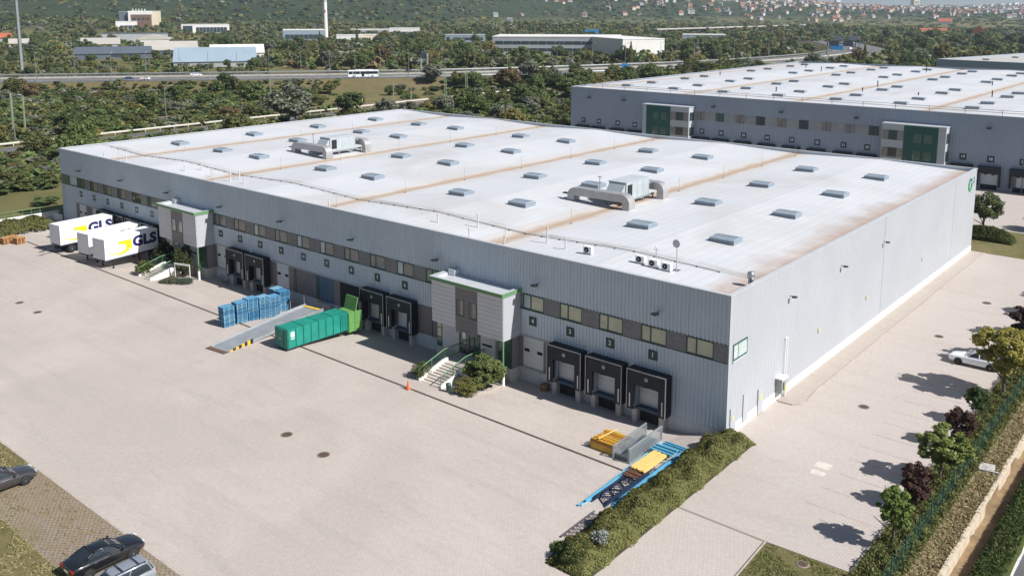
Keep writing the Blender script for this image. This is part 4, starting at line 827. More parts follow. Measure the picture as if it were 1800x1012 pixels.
# yellow broom / planks by dock nine
for i in range(3): MB().bar((-47.6+i*0.18,-0.75,-0.6),(-47.45+i*0.2,-0.12,0.75),0.14,0.05).build('plank', mat('yellow_plank', (0.42,0.26,0.06), 0.7), None, label='yellow board leaning on the wall beside the blue dock door', cat='board', group='yellow boards leaning by the blue door')
B(-16.9,-16.3,-0.75,-0.2,-0.67,-0.15).build('cardboard_box', mat('cardboard', (0.20,0.12,0.07), 0.85), None, label='brown box on the ground under the white door of dock four', cat='box')
# ================================================================ racking parts by the hedge
M_YEL = mat('beam_yellow', (0.62,0.33,0.035), 0.5, var=0.15, vs_=2); M_YEL2 = mat('beam_pale_yellow', (0.72,0.48,0.16), 0.55, var=0.12, vs_=2)
BMC = MB().box(-0.95,0.95,-0.055,0.055,0,0.12).box(-0.97,-0.95,-0.075,0.075,-0.01,0.125).box(0.95,0.97,-0.075,0.075,-0.01,0.125)
bm_ = [BMC.mesh('rack_beam', m) for m in (M_YEL, mat('beam_faded', (0.66,0.40,0.08), 0.55, var=0.15, vs_=2), mat('beam_rusty', (0.40,0.19,0.03), 0.6, var=0.2, vs_=2))]
rr = random.Random(4)
for lay in range(6):
    for k in range(13 if lay < 5 else 12):
        y = -7.25+k*0.212; 
        if lay == 5 and k > 10: continue
        put('rack_beam', rr.choice(bm_), None, (-6.02+rr.uniform(-0.12,0.12)-0.12*(k/13),y,0.01+lay*0.125+yard_z(-6,y)+(rr.uniform(0,0.06) if lay == 5 else 0)), rr.uniform(-0.015,0.015), 'yellow steel beam in the stack left of the mesh decks', 'beam', 'stack of yellow rack beams')
MB().bar((-6.35,-7.3,0.80),(-6.25,-5.0,0.68),0.10,0.05).build('batten', M_YEL2, None, label='pale batten lying across the stack of yellow beams', cat='batten')
M_WIRE = mat('galvanised_wire', (0.40,0.44,0.46), 0.45, 0.5, var=0.1)
def mesh_panel(L, H, dx=0.09, dz=0.06, r=0.006):
    mb = MB()
    for i in range(int(L/dx)+1): mb.box(i*dx-r,i*dx+r,-r,r,0,H)
    for k in range(int(H/dz)+1): mb.box(0,L,-2.2*r,-r,k*dz-r,k*dz+r)
    return mb
PAN = mesh_panel(4.4,1.05,0.10,0.05,0.005).mesh('wire', M_WIRE); FRM = MB().box(0,4.4,-0.02,0.02,1.03,1.08).box(0,4.4,-0.02,0.02,-0.02,0.03).box(-0.02,0.02,-0.02,0.02,0.03,1.03).box(4.38,4.42,-0.02,0.02,0.03,1.03).mesh('mesh_panel', M_WIRE)
for i, (x, h) in enumerate(((-4.88,0.86),(-4.80,0.9),(-3.58,1.0),(-3.52,1.0),(-3.46,1.02))):
    o = put('wire_gate', FRM, None, (x,-7.65,0.05+yard_z(x,-6)*0.5), R(90), 'galvanised wire mesh panel standing %s of the trough of wire decks' % ('on the left side' if i < 2 else 'on the right side'), 'mesh panel', 'wire mesh panels standing on edge'); put('wire', PAN, o); o.rotation_euler[1] = -0.03; o.scale = (1,1,h)
DK = MB()
for k in range(22): DK.box(-0.62,0.62,k*0.055-0.008,k*0.055+0.008,0,0.016)
for k in range(5): DK.box(-0.6+k*0.3-0.012,-0.6+k*0.3+0.012,0,1.17,-0.022,0.0)
DKM = DK.mesh('wire_deck', M_WIRE)
for y in (-7.5,-6.2,-4.9):
    for lay in range(7): o = put('wire_deck', DKM, None, (-4.2+rr.uniform(-.03,.03),y+rr.uniform(-.05,.05),0.06+lay*0.07+yard_z(-4.2,y)), rr.uniform(-0.02,0.02), 'galvanised wire shelf deck lying in the pile between the mesh panels', 'wire deck', 'pile of wire decks'); o.rotation_euler[0] = 0.02*lay
M_LB = mat('rack_light_blue', (0.10,0.36,0.55), 0.45, var=0.15, vs_=1.5); M_DB = mat('rack_dark_blue', (0.016,0.028,0.06), 0.5, var=0.2, vs_=1.5); M_LB2 = mat('rack_sky_blue', (0.09,0.30,0.44), 0.45, var=0.15)
def upright(L):
    mb = MB().box(0,L,-0.05,0.05,0,0.09)
    return mb
UB = upright(9.6).mesh('rack_upright', M_LB); UB2 = upright(8.0).mesh('rack_upright', M_LB2); UB3 = upright(10.5).mesh('rack_upright', mat('rack_pale', (0.25,0.42,0.52), 0.5, var=0.15))
for i, (x, y, z, a, me) in enumerate(((-1.20,-13.2,0.02,90.0,UB),(-1.05,-13.6,0.02,89.4,UB),(-1.32,-12.8,0.02,90.6,UB),(-1.18,-13.0,0.115,90.3,UB),(-0.92,-13.0,0.02,90.0,UB2),(-1.05,-12.6,0.115,89.8,UB2),(-2.78,-14.4,0.02,91.2,UB3),(-2.92,-14.0,0.02,92.0,UB3),(-2.80,-13.2,0.115,91.4,UB2),(-2.70,-14.0,0.20,91.0,UB))):
    put('rack_upright', me, None, (x,y,z), R(a), 'long light blue racking post lying along the %s side of the pile by the hedge' % ('hedge' if i < 6 else 'yard'), 'racking post', 'blue racking posts on the ground')
put('rack_upright', MB().box(0,2.2,-0.06,0.06,0,0.1).mesh('rack_upright', M_LB), None, (-2.95,-14.5,0.02), R(78), 'short light blue racking post sticking out at the near end of the pile', 'racking post')
def frame_mesh(L, wd, n):
    mb = MB().box(0,L,0,0.09,0,0.08).box(0,L,wd-0.09,wd,0,0.08)
    for k in range(n):
        a = 0.1+k*(L-0.2)/n; b = 0.1+(k+1)*(L-0.2)/n
        mb.bar((a,0.09,0.04),(b,wd-0.09,0.04) if k % 2 == 0 else (b,wd-0.09,0.04),0.04,0.04) if k % 2 == 0 else mb.bar((a,wd-0.09,0.04),(b,0.09,0.04),0.04,0.04)
    return mb
FM = frame_mesh(5.2,1.05,9).mesh('rack_frame', M_DB); FM2 = frame_mesh(7.6,1.1,12).mesh('rack_frame', mat('rack_mid_blue', (0.03,0.055,0.12), 0.5, var=0.15))
for k in range(4): put('lattice_upright', FM if k > 0 else FM2, None, (-1.50+0.03*(k % 2),-13.55+0.12*k,0.02+0.085*k), R(90)+0.012*(k % 3-1), 'dark blue braced racking frame in the flat pile beside the hedge', 'racking frame', 'dark blue racking frames')
pk = MB().box(0,3.0,-0.065,0.065,0,0.05).mesh('shelf_board', M_YEL2)
for lay in range(4):
    for k in range(8): put('shelf_board', pk, None, (-2.62+k*0.137+rr.uniform(-.01,.01),-8.75+rr.uniform(-0.12,0.12),0.30+lay*0.055), R(90)+rr.uniform(-.01,.01), 'pale yellow board in the bundle lying on the blue racking', 'board', 'bundle of pale yellow boards')
br_ = MB().box(-0.55,0.55,-0.05,0.05,0,0.06).mesh('beam_offcut', mat('brown_primer', (0.16,0.07,0.045), 0.6, var=0.25))
for k in range(6): put('beam_offcut', br_, None, (-2.1,-9.05-k*0.16,0.36+0.02*(k % 3)), rr.uniform(-0.2,0.2), 'short red-brown beam lying between the boards and the dark frames', 'beam', 'red-brown beam offcuts')
bl = MB().box(-0.85,0.85,-0.055,0.055,0,0.1).mesh('blue_beam', M_LB2)
for k in range(9): put('blue_beam', bl, None, (-2.25,-5.55+k*0.135,0.28+(0.10 if k % 3 == 0 else 0)), rr.uniform(-.02,.02), 'short bright blue beam in the bundle beyond the yellow boards', 'beam', 'near bundle of short blue beams')
for k in range(5): put('blue_beam', bl, None, (-2.15,-3.95+k*0.13,0.05+0.1*(k % 2)), rr.uniform(-.02,.02)+0.02, 'short bright blue beam in the farthest bundle next to the hedge', 'beam', 'far bundle of short blue beams')
put('lattice_upright', frame_mesh(3.6,0.75,16).mesh('rack_frame', mat('rack_grey', (0.09,0.085,0.10), 0.6)), None, (-0.95,-18.0,0.05), R(91), 'grey ladder-like racking frame half covered by the near end of the hedge', 'racking frame')
MB().add([(-0.25,-0.2,0),(0.25,-0.22,0),(0.3,0.2,0),(-0.2,0.25,0),(-0.05,-0.05,0.3),(0.12,0.04,0.24)],[(0,3,2,1),(0,1,5,4),(1,2,5),(2,3,4,5),(3,0,4)]).build('plastic_bag', M_WHITE, None, (-0.75,-13.4,0.1), label='crumpled white plastic bag at the near end of the blue racking', cat='bag')
# ================================================================ vehicles
M_CGLS = mat('car_glass', (0.018,0.024,0.03), 0.05, var=0.1, spec=0.9); M_CHROME = mat('chrome', (0.55,0.55,0.56), 0.18, 0.9, var=0.05); M_TRIM = mat('car_trim', (0.018,0.018,0.02), 0.5); M_HEAD = mat('headlight_glass', (0.55,0.57,0.6), 0.12, spec=0.8); M_TAIL = mat('tail_light', (0.28,0.012,0.01), 0.2); M_WELL = mat('wheel_well', (0.012,0.012,0.013), 0.8)
def paint(name, c, metal=0.35): return mat(name, c, 0.22, metal, var=0.03, spec=0.5, coat=0.8)
CARS = {}
def car_shape(kind):
    """stations: x, half width, shoulder height, bottom; front is +x"""
    if kind == 'sedan':
        S = [(-2.40,0.66,0.74,0.42),(-2.36,0.76,0.92,0.30),(-2.22,0.84,1.01,0.24),(-1.75,0.895,1.04,0.20),(-1.0,0.91,1.01,0.20),(0.0,0.91,0.98,0.20),(0.85,0.91,0.965,0.20),(1.35,0.90,0.91,0.20),(1.85,0.87,0.85,0.22),(2.18,0.80,0.76,0.24),(2.34,0.68,0.66,0.30),(2.40,0.56,0.56,0.36)]
        belt = dict(r=-1.95, f=1.02, z=1.0, w=0.80); roof = dict(r=-0.98, f=0.20, z=1.45, w=0.57); wb = (-1.42,1.42)
    elif kind == 'wagon':
        S = [(-2.30,0.74,0.86,0.42),(-2.27,0.82,1.02,0.30),(-2.15,0.86,1.06,0.24),(-1.6,0.90,1.06,0.20),(-0.8,0.91,1.03,0.20),(0.1,0.91,1.0,0.20),(0.95,0.90,0.98,0.20),(1.45,0.89,0.93,0.20),(1.9,0.85,0.86,0.22),(2.16,0.77,0.76,0.24),(2.30,0.64,0.64,0.30)]
        belt = dict(r=-2.22, f=1.12, z=1.02, w=0.82); roof = dict(r=-1.95, f=0.30, z=1.50, w=0.62); wb = (-1.36,1.36)
    else:   # hatch
        S = [(-2.0,0.70,0.80,0.40),(-1.97,0.78,0.95,0.28),(-1.85,0.82,1.0,0.22),(-1.2,0.85,1.0,0.20),(-0.3,0.86,0.96,0.20),(0.6,0.86,0.93,0.20),(1.15,0.85,0.87,0.20),(1.6,0.80,0.78,0.22),(1.9,0.68,0.66,0.28),(2.0,0.54,0.55,0.34)]
        belt = dict(r=-1.90, f=0.90, z=0.95, w=0.77); roof = dict(r=-1.35, f=0.10, z=1.40, w=0.58); wb = (-1.22,1.25)
    return S, belt, roof, wb
def car_meshes(kind, pm):
    key = (kind, pm.name)
    if key in CARS: return CARS[key]
    S, b, r, wb = car_shape(kind); mb = MB(); vs = []; prof = []
    for x, w, h, z0 in S:
        half = [(0.80*w,z0),(0.97*w,z0+0.10),(1.0*w,z0+(h-z0)*0.45),(0.985*w,z0+(h-z0)*0.72),(0.93*w,h-0.035),(0.80*w,h),(0.42*w,h+0.022)]
        ring = [(x,-u,v) for u, v in half]+[(x,0,h+0.03)]+[(x,u,v) for u, v in reversed(half)]; vs += ring
    k = 15; n = len(S); fs = []
    for j in range(n-1):
        for i in range(k): fs.append((j*k+i,j*k+(i+1)%k,(j+1)*k+(i+1)%k,(j+1)*k+i))
    fs += [tuple(range(k-1,-1,-1)), tuple(range((n-1)*k,n*k))]; mb.add(vs, fs, 0, True); body = mb.mesh('body', pm)
    # cabin: belt ring -> shoulder ring -> roof ring
    def ring(a, t, z, w): return [(a[0],-w*0.92,z),(a[0]+(a[1]-a[0])*0.06,-w,z),(a[1]-(a[1]-a[0])*0.10,-w,z),(a[1],-w*0.80,z),(a[1]+0.03,0,z),(a[1],w*0.80,z),(a[1]-(a[1]-a[0])*0.10,w,z),(a[0]+(a[1]-a[0])*0.06,w,z),(a[0],w*0.92,z),(a[0]-0.04,0,z)]
    zl = b['z']-0.05
    R0 = ring((b['r'],b['f']),0,zl,b['w']); m = 0.55
    R1 = ring((b['r']+(r['r']-b['r'])*m,b['f']+(r['f']-b['f'])*m),0,zl+(r['z']-zl)*0.62,b['w']+(r['w']-b['w'])*0.50)
    R2 = ring((r['r'],r['f']),0,r['z']-0.045,r['w']+0.03); cab = MB(); vs = R0+R1+R2; kk = 10; fs = []
    for j in range(2):
        for i in range(kk): fs.append((j*kk+i,j*kk+(i+1)%kk,(j+1)*kk+(i+1)%kk,(j+1)*kk+i))
    cab.add(vs, fs+[tuple(range(2*kk,3*kk))], 0, False); glass = cab.mesh('glass', M_CGLS)
    R3 = ring((r['r']+0.12,r['f']-0.16),0,r['z'],r['w']-0.10); rf = MB(); R2b = [(x*1.0,y*1.012,z+0.004) for x, y, z in R2]; vs = R2b+R3+[((r['r']+r['f'])/2,0,r['z']+0.025)]; fs = [(i,(i+1)%kk,kk+(i+1)%kk,kk+i) for i in range(kk)]+[(kk+i,kk+(i+1)%kk,2*kk) for i in range(kk)]+[tuple(range(kk-1,-1,-1))]; rf.add(vs, fs, 0, True)
    def edge(i, w=0.07, off=1.012):
        for j in range(2):
            p = Vector(vs3[j][i]); q = Vector(vs3[j+1][i]); p.y *= off; q.y *= off; rf.bar(p, q, w, 0.05)
    vs3 = [R0,R1,R2]
    for i in (1,2,3,5,6,7,8,0): edge(i, 0.075)
    for s in (-1,1):                       # B pillars and the belt line
        p = [Vector(((R[1][0]*0.46+R[2][0]*0.54),s*abs(R[1][1])*1.012,R[1][2])) for R in vs3]; rf.bar(p[0],p[1],0.09,0.03); rf.bar(p[1],p[2],0.09,0.03)
    roof = rf.mesh('roof', pm)
    bl = MB()
    for s in (-1,1): bl.bar((R0[1][0],s*b['w']*1.02,zl+0.055),(R0[2][0],s*b['w']*1.02,zl+0.055),0.02,0.03)
    L = S[-1][0]; B0 = S[0][0]
    lamps = [MB().prism([(L-0.40,s*0.60),(L-0.14,s*0.45),(L-0.02,s*0.40),(L-0.10,s*0.70)],'z',0.60,0.735).mesh('headlight', M_HEAD) for s in (-1,1)]
    tails = [MB().box(B0-0.015,B0+0.10,min(s*0.46,s*0.80),max(s*0.46,s*0.80),0.76,0.93).mesh('tail_light', M_TAIL) for s in (-1,1)]
    mir = [MB().cbox(b['f']-0.36,b['f']-0.22,s*0.98-0.10,s*0.98+0.10,1.0,1.14,0.03).mesh('mirror', pm) for s in (-1,1)]
    hd = MB().box(-0.10,0.06,-0.925,-0.90,0.80,0.825).mesh('door_handle', M_CHROME)
    gr = MB().box(L-0.05,L+0.012,-0.36,0.36,0.36,0.55).mesh('grille', M_TRIM); pl = MB().box(L+0.013,L+0.02,-0.26,0.26,0.42,0.52).mesh('number_plate', M_WHITE); pl2 = MB().box(B0-0.02,B0+0.0,-0.26,0.26,0.62,0.73).mesh('number_plate', M_WHITE)
    arch = MB().lathe([(0.375,-0.012),(0.375,0.012)],(0,0,0),18,0,'y').mesh('wheel_arch', M_WELL)
    ty, ri = wheel_meshes(0.325,0.215,18)
    out = dict(body=body,glass=glass,roof=roof,belt=bl.mesh('window_trim', M_CHROME),lamps=lamps,tails=tails,mir=mir,hd=hd,gr=gr,pl=pl,pl2=pl2,arch=arch,ty=ty,ri=ri,wb=wb,w=max(s[1] for s in S)); CARS[key] = out; return out
def car(kind, pm, loc, rz, lab, group=None, detail=True, rails=False, cat='car'):
    c = car_meshes(kind, pm); t = thing('parked_car' if detail else 'driving_car', lab, cat, loc, rz, group)
    if detail: t.scale = (0.91,0.91,0.91)
    bd = put('body', c['body'], t); gl = put('glass', c['glass'], t); rf = put('roof', c['roof'], t)
    for x in c['wb']:
        for s in (-1,1):
            put('wheel_arch', c['arch'], bd, (x,s*(c['w']-0.005),0.35)); add_wheel(t, (x,s*(c['w']-0.085),0.325), c['ty'], c['ri'], 0 if s < 0 else math.pi)
    for me in c['lamps']: put('headlight', me, t)
    for me in c['tails']: put('tail_light', me, t)
    if detail:
        put('window_trim', c['belt'], t)
        for me in c['mir']: put('mirror', me, t)
        for x in (0.15,-0.95): put('door_handle', c['hd'], t, (x,0,0.05))
        put('grille', c['gr'], t); put('number_plate', c['pl'], t); put('number_plate', c['pl2'], t)
    if rails:
        for s in (-1,1):
            MB().bar((-1.75,s*0.56,1.575),(0.15,s*0.56,1.575),0.035,0.035).box(-1.75,-1.69,s*0.56-0.02,s*0.56+0.02,1.48,1.575).box(0.09,0.15,s*0.56-0.02,s*0.56+0.02,1.46,1.575).build('roof_rail', M_TRIM, t)
        for x in (-1.35,-0.35): MB().bar((x,-0.55,1.60),(x,0.55,1.60),0.06,0.03).build('cross_bar', M_TRIM, t)
    return t
PAINT_BLK = paint('paint_black', (0.010,0.011,0.013), 0.0); PAINT_GRY = paint('paint_warm_grey', (0.055,0.052,0.055)); PAINT_SIL = paint('paint_silver', (0.36,0.39,0.44), 0.45); PAINT_WHT = paint('paint_white', (0.74,0.76,0.78), 0.0); PAINT_NVY = paint('paint_navy', (0.03,0.05,0.11), 0.1); PAINT_RED = paint('paint_red', (0.4,0.03,0.02), 0.0)
car('sedan', PAINT_GRY, (-33.55,-37.45,0.01), R(90), 'dark grey sedan cut off by the left edge of the photo')
car('sedan', PAINT_BLK, (-20.15,-36.95,0.01), R(91), 'black sedan with chrome window trim on the grass-paver parking strip')
car('wagon', PAINT_SIL, (-16.95,-38.0,0.01), R(-90), 'silver estate car with black roof bars beside the black sedan', rails=True)
car('sedan', PAINT_WHT, (10.55,27.3,0.01), R(181), 'white car parked under the yellow-green maple in the side lot')
car('hatch', PAINT_WHT, (3.9,95.0,0.03), R(0), 'white car parked in the rear yard at the right edge')
# motorway traffic
def on_road(px, off, back=False):
    """point of the motorway whose image column is px"""
    best = None
    for a, b in zip(HWY[:-1], HWY[1:]):
        t = Vector((b[0]-a[0], b[1]-a[1])).normalized(); nn = Vector((t.y,-t.x))
        for k in range(12):
            p = Vector(a).lerp(Vector(b), k/12)+nn*off; d = Vector((p.x,p.y,HZ))-CAM; z = d.dot(_f); x = 900+FPX*d.dot(_r2)/z
            if best is None or abs(x-px) < best[0]: best = (abs(x-px), p, math.atan2(t.y,t.x))
    return best[1], best[2]
for px, off, pm, kind, lab, rev in ((222,-3.0,PAINT_NVY,'sedan','dark blue car on the motorway ahead of a white car, far left',False),(253,-3.0,PAINT_WHT,'hatch','white car with red flank following the dark blue car on the motorway',False),(345,-22.0,PAINT_WHT,'sedan','white car alone on the far carriageway of the motorway at left',True)):
    p, a = on_road(px, off); t = car(kind, pm, (p.x,p.y,HZ+0.01), a+(0 if rev else math.pi), lab, 'cars driving on the motorway', False)
    if px == 253: MB().box(-0.5,0.7,0.862,0.875,0.40,0.75).box(-0.5,0.7,-0.875,-0.862,0.40,0.75).build('red_stripe', PAINT_RED, t)
for px, off, pm, kind, lab in ((1500,-5,PAINT_WHT,'wagon','small white car on the distant motorway bend, leftmost'),(1518,-9,PAINT_WHT,'sedan','small white car on the distant motorway bend, nearest the camera'),(1539,-21,PAINT_WHT,'wagon','small white car on the distant motorway bend, rightmost')):
    p, a = on_road(px, off); car(kind, pm, (p.x,p.y,HZ+0.01), a, lab, 'cars driving on the motorway', False)
def bus(px, off):
    p, a = on_road(px, off); t = thing('bus', 'white single-deck bus with dark windows driving on the motorway', 'bus', (p.x,p.y,HZ), a+math.pi)
    MB().cbox(-6.0,6.0,-1.25,1.25,0.35,3.05,0.12).build('body', PAINT_WHT, t); B(-5.8,5.7,-1.262,1.262,1.45,2.55).build('side_glass', M_CGLS, t); B(5.9,6.03,-1.1,1.1,1.2,2.6).build('windscreen', M_CGLS, t); B(-6.012,-5.9,-1.0,1.0,1.4,2.5).build('rear_window', M_CGLS, t); B(-6.03,-5.85,-1.24,1.24,0.8,2.0).build('rear_panel', M_TRIM, t)
    for x in (-4.6,-2.0,1.2,4.0): B(x-0.06,x+0.06,-1.27,1.27,1.45,2.55).build('window_post', PAINT_WHT if x > 0 else M_TRIM, t)
    B(-0.4,0.6,-1.268,1.268,0.5,1.44).build('door', M_CGLS, t); B(-4.0,3.0,-0.6,0.6,3.05,3.25).build('roof_unit', M_CAP, t)
    ty, ri = wheel_meshes(0.5,0.28,14)
    for x in (-3.6,3.7):
        for s in (-1,1): add_wheel(t, (x,s*1.14,0.5), ty, ri)
bus(639, -3.5)
# ================================================================ plants
def leaf_cloud(pts, nrm, size, rs, flat=0.35, aspect=1.7):
    """numpy leaf quads at pts facing roughly nrm"""
    n = len(pts); d = nrm+rs.normal(0, 0.55, (n,3)); d /= np.linalg.norm(d, axis=1)[:,None]+1e-9
    ref = rs.normal(0,1,(n,3)); a = np.cross(d, ref); a /= np.linalg.norm(a, axis=1)[:,None]+1e-9; b = np.cross(d, a)
    s = size*rs.uniform(0.6,1.35,(n,1)); a = a*s*aspect*0.5; b = b*s*0.5
    v = np.stack([pts-a, pts+b*0.9-a*0.1, pts+a, pts-b*0.9-a*0.1], 1).reshape(-1,3)
    return v
def mesh_quads(name, v, mtl, cols=None):
    n = len(v)//4; me = bpy.data.meshes.new(name); me.vertices.add(len(v)); me.vertices.foreach_set('co', v.astype(np.float32).ravel())
    me.loops.add(4*n); me.loops.foreach_set('vertex_index', np.arange(4*n, dtype=np.int32)); me.polygons.add(n); me.polygons.foreach_set('loop_start', np.arange(0,4*n,4, dtype=np.int32))
    if cols is not None:
        ca = me.color_attributes.new('leafcol', 'FLOAT_COLOR', 'POINT'); c4 = np.ones((len(v),4), np.float32); c4[:,:3] = np.repeat(cols, 4, axis=0); ca.data.foreach_set('color', c4.ravel())
    me.update(calc_edges=True); me.materials.append(mtl); return me
def crown(seed, n, leaf, shape='round', clumps=26, rz=1.0, up=0.0, inner=0.35, cr=1.0):
    """leaves on the skins of many clumps spread through a unit crown (radius ~1, base at z=0, top ~2*rz)"""
    rs = np.random.RandomState(seed); cs = []
    while len(cs) < clumps:
        p = rs.uniform(-1,1,3); r = np.linalg.norm(p)
        if r > 1 or r < inner*rs.uniform(0.4,1): continue
        x, y, z = p
        if shape == 'cone': k = max(0.12, 1-(z+1)/2*0.95); x *= k; y *= k
        if shape == 'egg': k = 0.72+0.28*math.cos((z+0.25)*1.5); x *= k; y *= k
        if shape == 'vase': k = 0.45+0.55*(z+1)/2; x *= k; y *= k
        if shape == 'dome': z = abs(z)*0.95-0.1
        cs.append((x*0.82,y*0.82,z*0.82,rs.uniform(0.18,0.40)*cr*(0.75 if shape in ('cone','spiky') else 1)))
    cs = np.array(cs); w = cs[:,3]**2; idx = rs.choice(len(cs), n, p=w/w.sum()); d = rs.normal(0,1,(n,3)); d /= np.linalg.norm(d, axis=1)[:,None]; d[:,2] = np.where(rs.rand(n) < 0.35, np.abs(d[:,2]), d[:,2])
    rad = cs[idx,3][:,None]*rs.uniform(0.55,1.12,(n,1))**0.6; stray = rs.rand(n) < 0.10; rad[stray] *= rs.uniform(1.1,1.55,(stray.sum(),1))
    p = cs[idx,:3]+d*rad*np.array([1,1,0.8]); nn = d+np.array([0,0,0.5])
    if shape == 'spiky': nn = d*0.2+rs.normal(0,1,(n,3))*0.5
    v = leaf_cloud(p, nn, leaf, rs)
    v[:,2] = (v[:,2]+1.0)*rz
    return v
def trunk_mb(h, r, seed, limbs=5, spread=0.5, top=0.6):
    rr = random.Random(seed); mb = MB(); n = 4; p = Vector((0,0,-0.1)); pts = [p]
    for k in range(n): p = p+Vector((rr.uniform(-.05,.05)*h*0.4,rr.uniform(-.05,.05)*h*0.4,h*top/n)); pts.append(p)
    for k in range(n): mb.tube(pts[k],pts[k+1],r*(1-0.14*k),7,0,r*(1-0.14*(k+1)),cap=False)
    for i in range(limbs):
        a = 2*math.pi*i/limbs+rr.uniform(-.4,.4); q = pts[rr.choice([2,3,4])]; e = q+Vector((math.cos(a)*spread,math.sin(a)*spread,rr.uniform(0.35,0.8)*spread*1.4)); mb.tube(q,e,r*0.45,5,0,r*0.15,cap=False)
    return mb
M_BARK = mat('bark', (0.10,0.075,0.055), 0.9, var=0.3, vs_=4); M_BARKP = mat('bark_dark', (0.06,0.045,0.04), 0.9, var=0.3, vs_=4)
_K = {}
def crown_mesh(kind, seed, n, leaf, **kw):
    key = (kind, seed, n)
    if key not in _K: _K[key] = mesh_quads('crown', crown(seed, n, leaf, kind, **kw), LEAF)
    return _K[key]
def tree(loc, h, w, col, lab, kind='round', seed=1, n=2600, leaf=0.13, trunk=0.28, group=None, name='tree', cat='tree', bark=None, rz=None, clumps=26, cr=1.0):
    t = thing(name, lab, cat, loc, 0, group); rr = random.Random(seed*13+int(loc[0]*7))
    ch = h*(1-trunk); c = put('crown', crown_mesh(kind, seed, n, leaf, clumps=clumps, cr=cr), t, (0,0,h*trunk), rr.uniform(0,6.28) if rz is None else rz, color=col); c.scale = (w/2,w/2,ch/2)
    if trunk > 0.02:
        key = ('trunk', seed % 3)
        if key not in _K: _K[key] = trunk_mb(1.0, 0.030, seed % 3, 6, 0.30, 0.62).mesh('trunk', bark or M_BARK)
        tk = put('trunk', _K[key], t, (0,0,0), rr.uniform(0,6)); tk.scale = (h,h,h)
    return t
# --- row of small trees along the side lot
GRN = (0.145,0.205,0.05); MAP = (0.165,0.205,0.052); YEL = (0.31,0.275,0.065); PUR = (0.068,0.028,0.028); DKG = (0.045,0.085,0.022)
for (x, y, h, w, c, kind, n, leaf, lab) in (
    (14.0,-6.2,3.9,2.5,GRN,'egg',7000,0.085,'small bright green globe tree, nearest the camera in the side-lot row'),
    (13.7,-0.9,3.1,2.9,PUR,'vase',5000,0.085,'purple-leaved shrubby tree between the globe tree and the first maple'),
    (13.95,3.6,4.1,3.9,MAP,'round',9000,0.085,'low spreading green maple in the side-lot row'),
    (13.6,9.6,3.3,3.0,PUR,'vase',5000,0.085,'purple-leaved shrubby tree just beyond the low spreading maple'),
    (13.5,14.6,3.1,2.2,DKG,'egg',6000,0.085,'dense dark green oval shrub before the yellow maple'),
    (13.9,21.6,6.3,5.6,YEL,'round',14000,0.06,'yellow-green maple overhanging the white car'),
    (14.6,30.0,6.0,5.6,(0.034,0.012,0.016),'round',12000,0.065,'large dark purple tree behind the white car'),
    (15.0,38.5,6.0,5.2,(0.19,0.19,0.04),'round',11000,0.065,'yellow-green tree beyond the large purple one'),
    (15.4,46.5,5.6,4.8,(0.05,0.02,0.02),'round',9000,0.065,'purple tree at the right edge beyond the yellow-green ones'),
    (15.6,54.0,5.6,4.6,GRN,'round',7000,0.07,'green tree near the far end of the side-lot row'),
    (15.8,62.0,5.4,4.4,GRN,'round',6000,0.07,'green tree last in the side-lot row')):
    tree((x,y,0.08), h, w, c, lab, kind, int(y*3+40), n, leaf, 0.30 if kind in ('dome','egg','round') else 0.06, 'small trees along the side lot', clumps=80, cr=0.50)
tree((-1.2,80.5,0), 6.0, 5.0, (0.075,0.10,0.03), 'green leafy tree beside the clipped hedge behind the warehouse corner', 'round', 61, 7000, 0.075, 0.28); tree((6.2,87,0), 5.2, 4.6, (0.06,0.085,0.025), 'dark green tree cut off by the right edge by the rear yard', 'round', 62, 6000, 0.075, 0.28)
def blob_hedge(name, fn, n, leaf, col, lab, cat, seed, group=None, mesh=LEAF):
    """fn(rs,n) -> points, normals"""
    rs = np.random.RandomState(seed); p, nn = fn(rs, n); v = leaf_cloud(p, nn, leaf, rs, aspect=2.0)
    t = thing(name, lab, cat, (0,0,0), 0, group); put('foliage', mesh_quads('foliage', v, mesh), t, color=col); return t
def ridge(x0, x1, y0, y1, h, bump=0.25, round_=0.7):
    def f(rs, n):
        u = rs.uniform(0,1,n); v = rs.uniform(0,1,n); s = (u-0.5)*2; prof = np.clip(1-np.abs(s)**2.6, 0, 1)**0.5
        e = np.clip(np.minimum(v,1-v)*(y1-y0)/1.3, 0, 1)**0.5; Y = y0+v*(y1-y0); X = x0+(x1-x0)*u
        bmp = 0.5*np.sin(Y*1.9+X*1.3)+0.35*np.sin(Y*3.7-X*2.9+1)+0.3*np.sin(X*5.1+Y*0.7); top = h*prof*e*(1+bump*bmp)
        z = top*(1-rs.rand(n)**2.2*0.55)
        nn = np.stack([s*1.1, np.zeros(n)-0.1, np.ones(n)*0.9], 1)
        X = X+rs.normal(0,0.05,n)+0.12*np.sin(Y*2.3)*s; return np.stack([X,Y,z],1), nn
    return f
blob_hedge('ground_cover_bed', ridge(-0.80,1.95,-20.6,0.75,0.92,0.5), 95000, 0.08, (0.165,0.168,0.055), 'long bed of dense olive ground cover running out from the building corner', 'hedge', 3)
put('soil', MB().prism([(-0.95,-20.4),(2.0,-20.4),(2.0,0.4),(0.1,0.6),(-0.95,-0.3)],'z',-0.02,0.10).mesh('soil', mat('bed_soil', (0.05,0.05,0.02), 0.95)), bpy.data.objects['ground_cover_bed'])
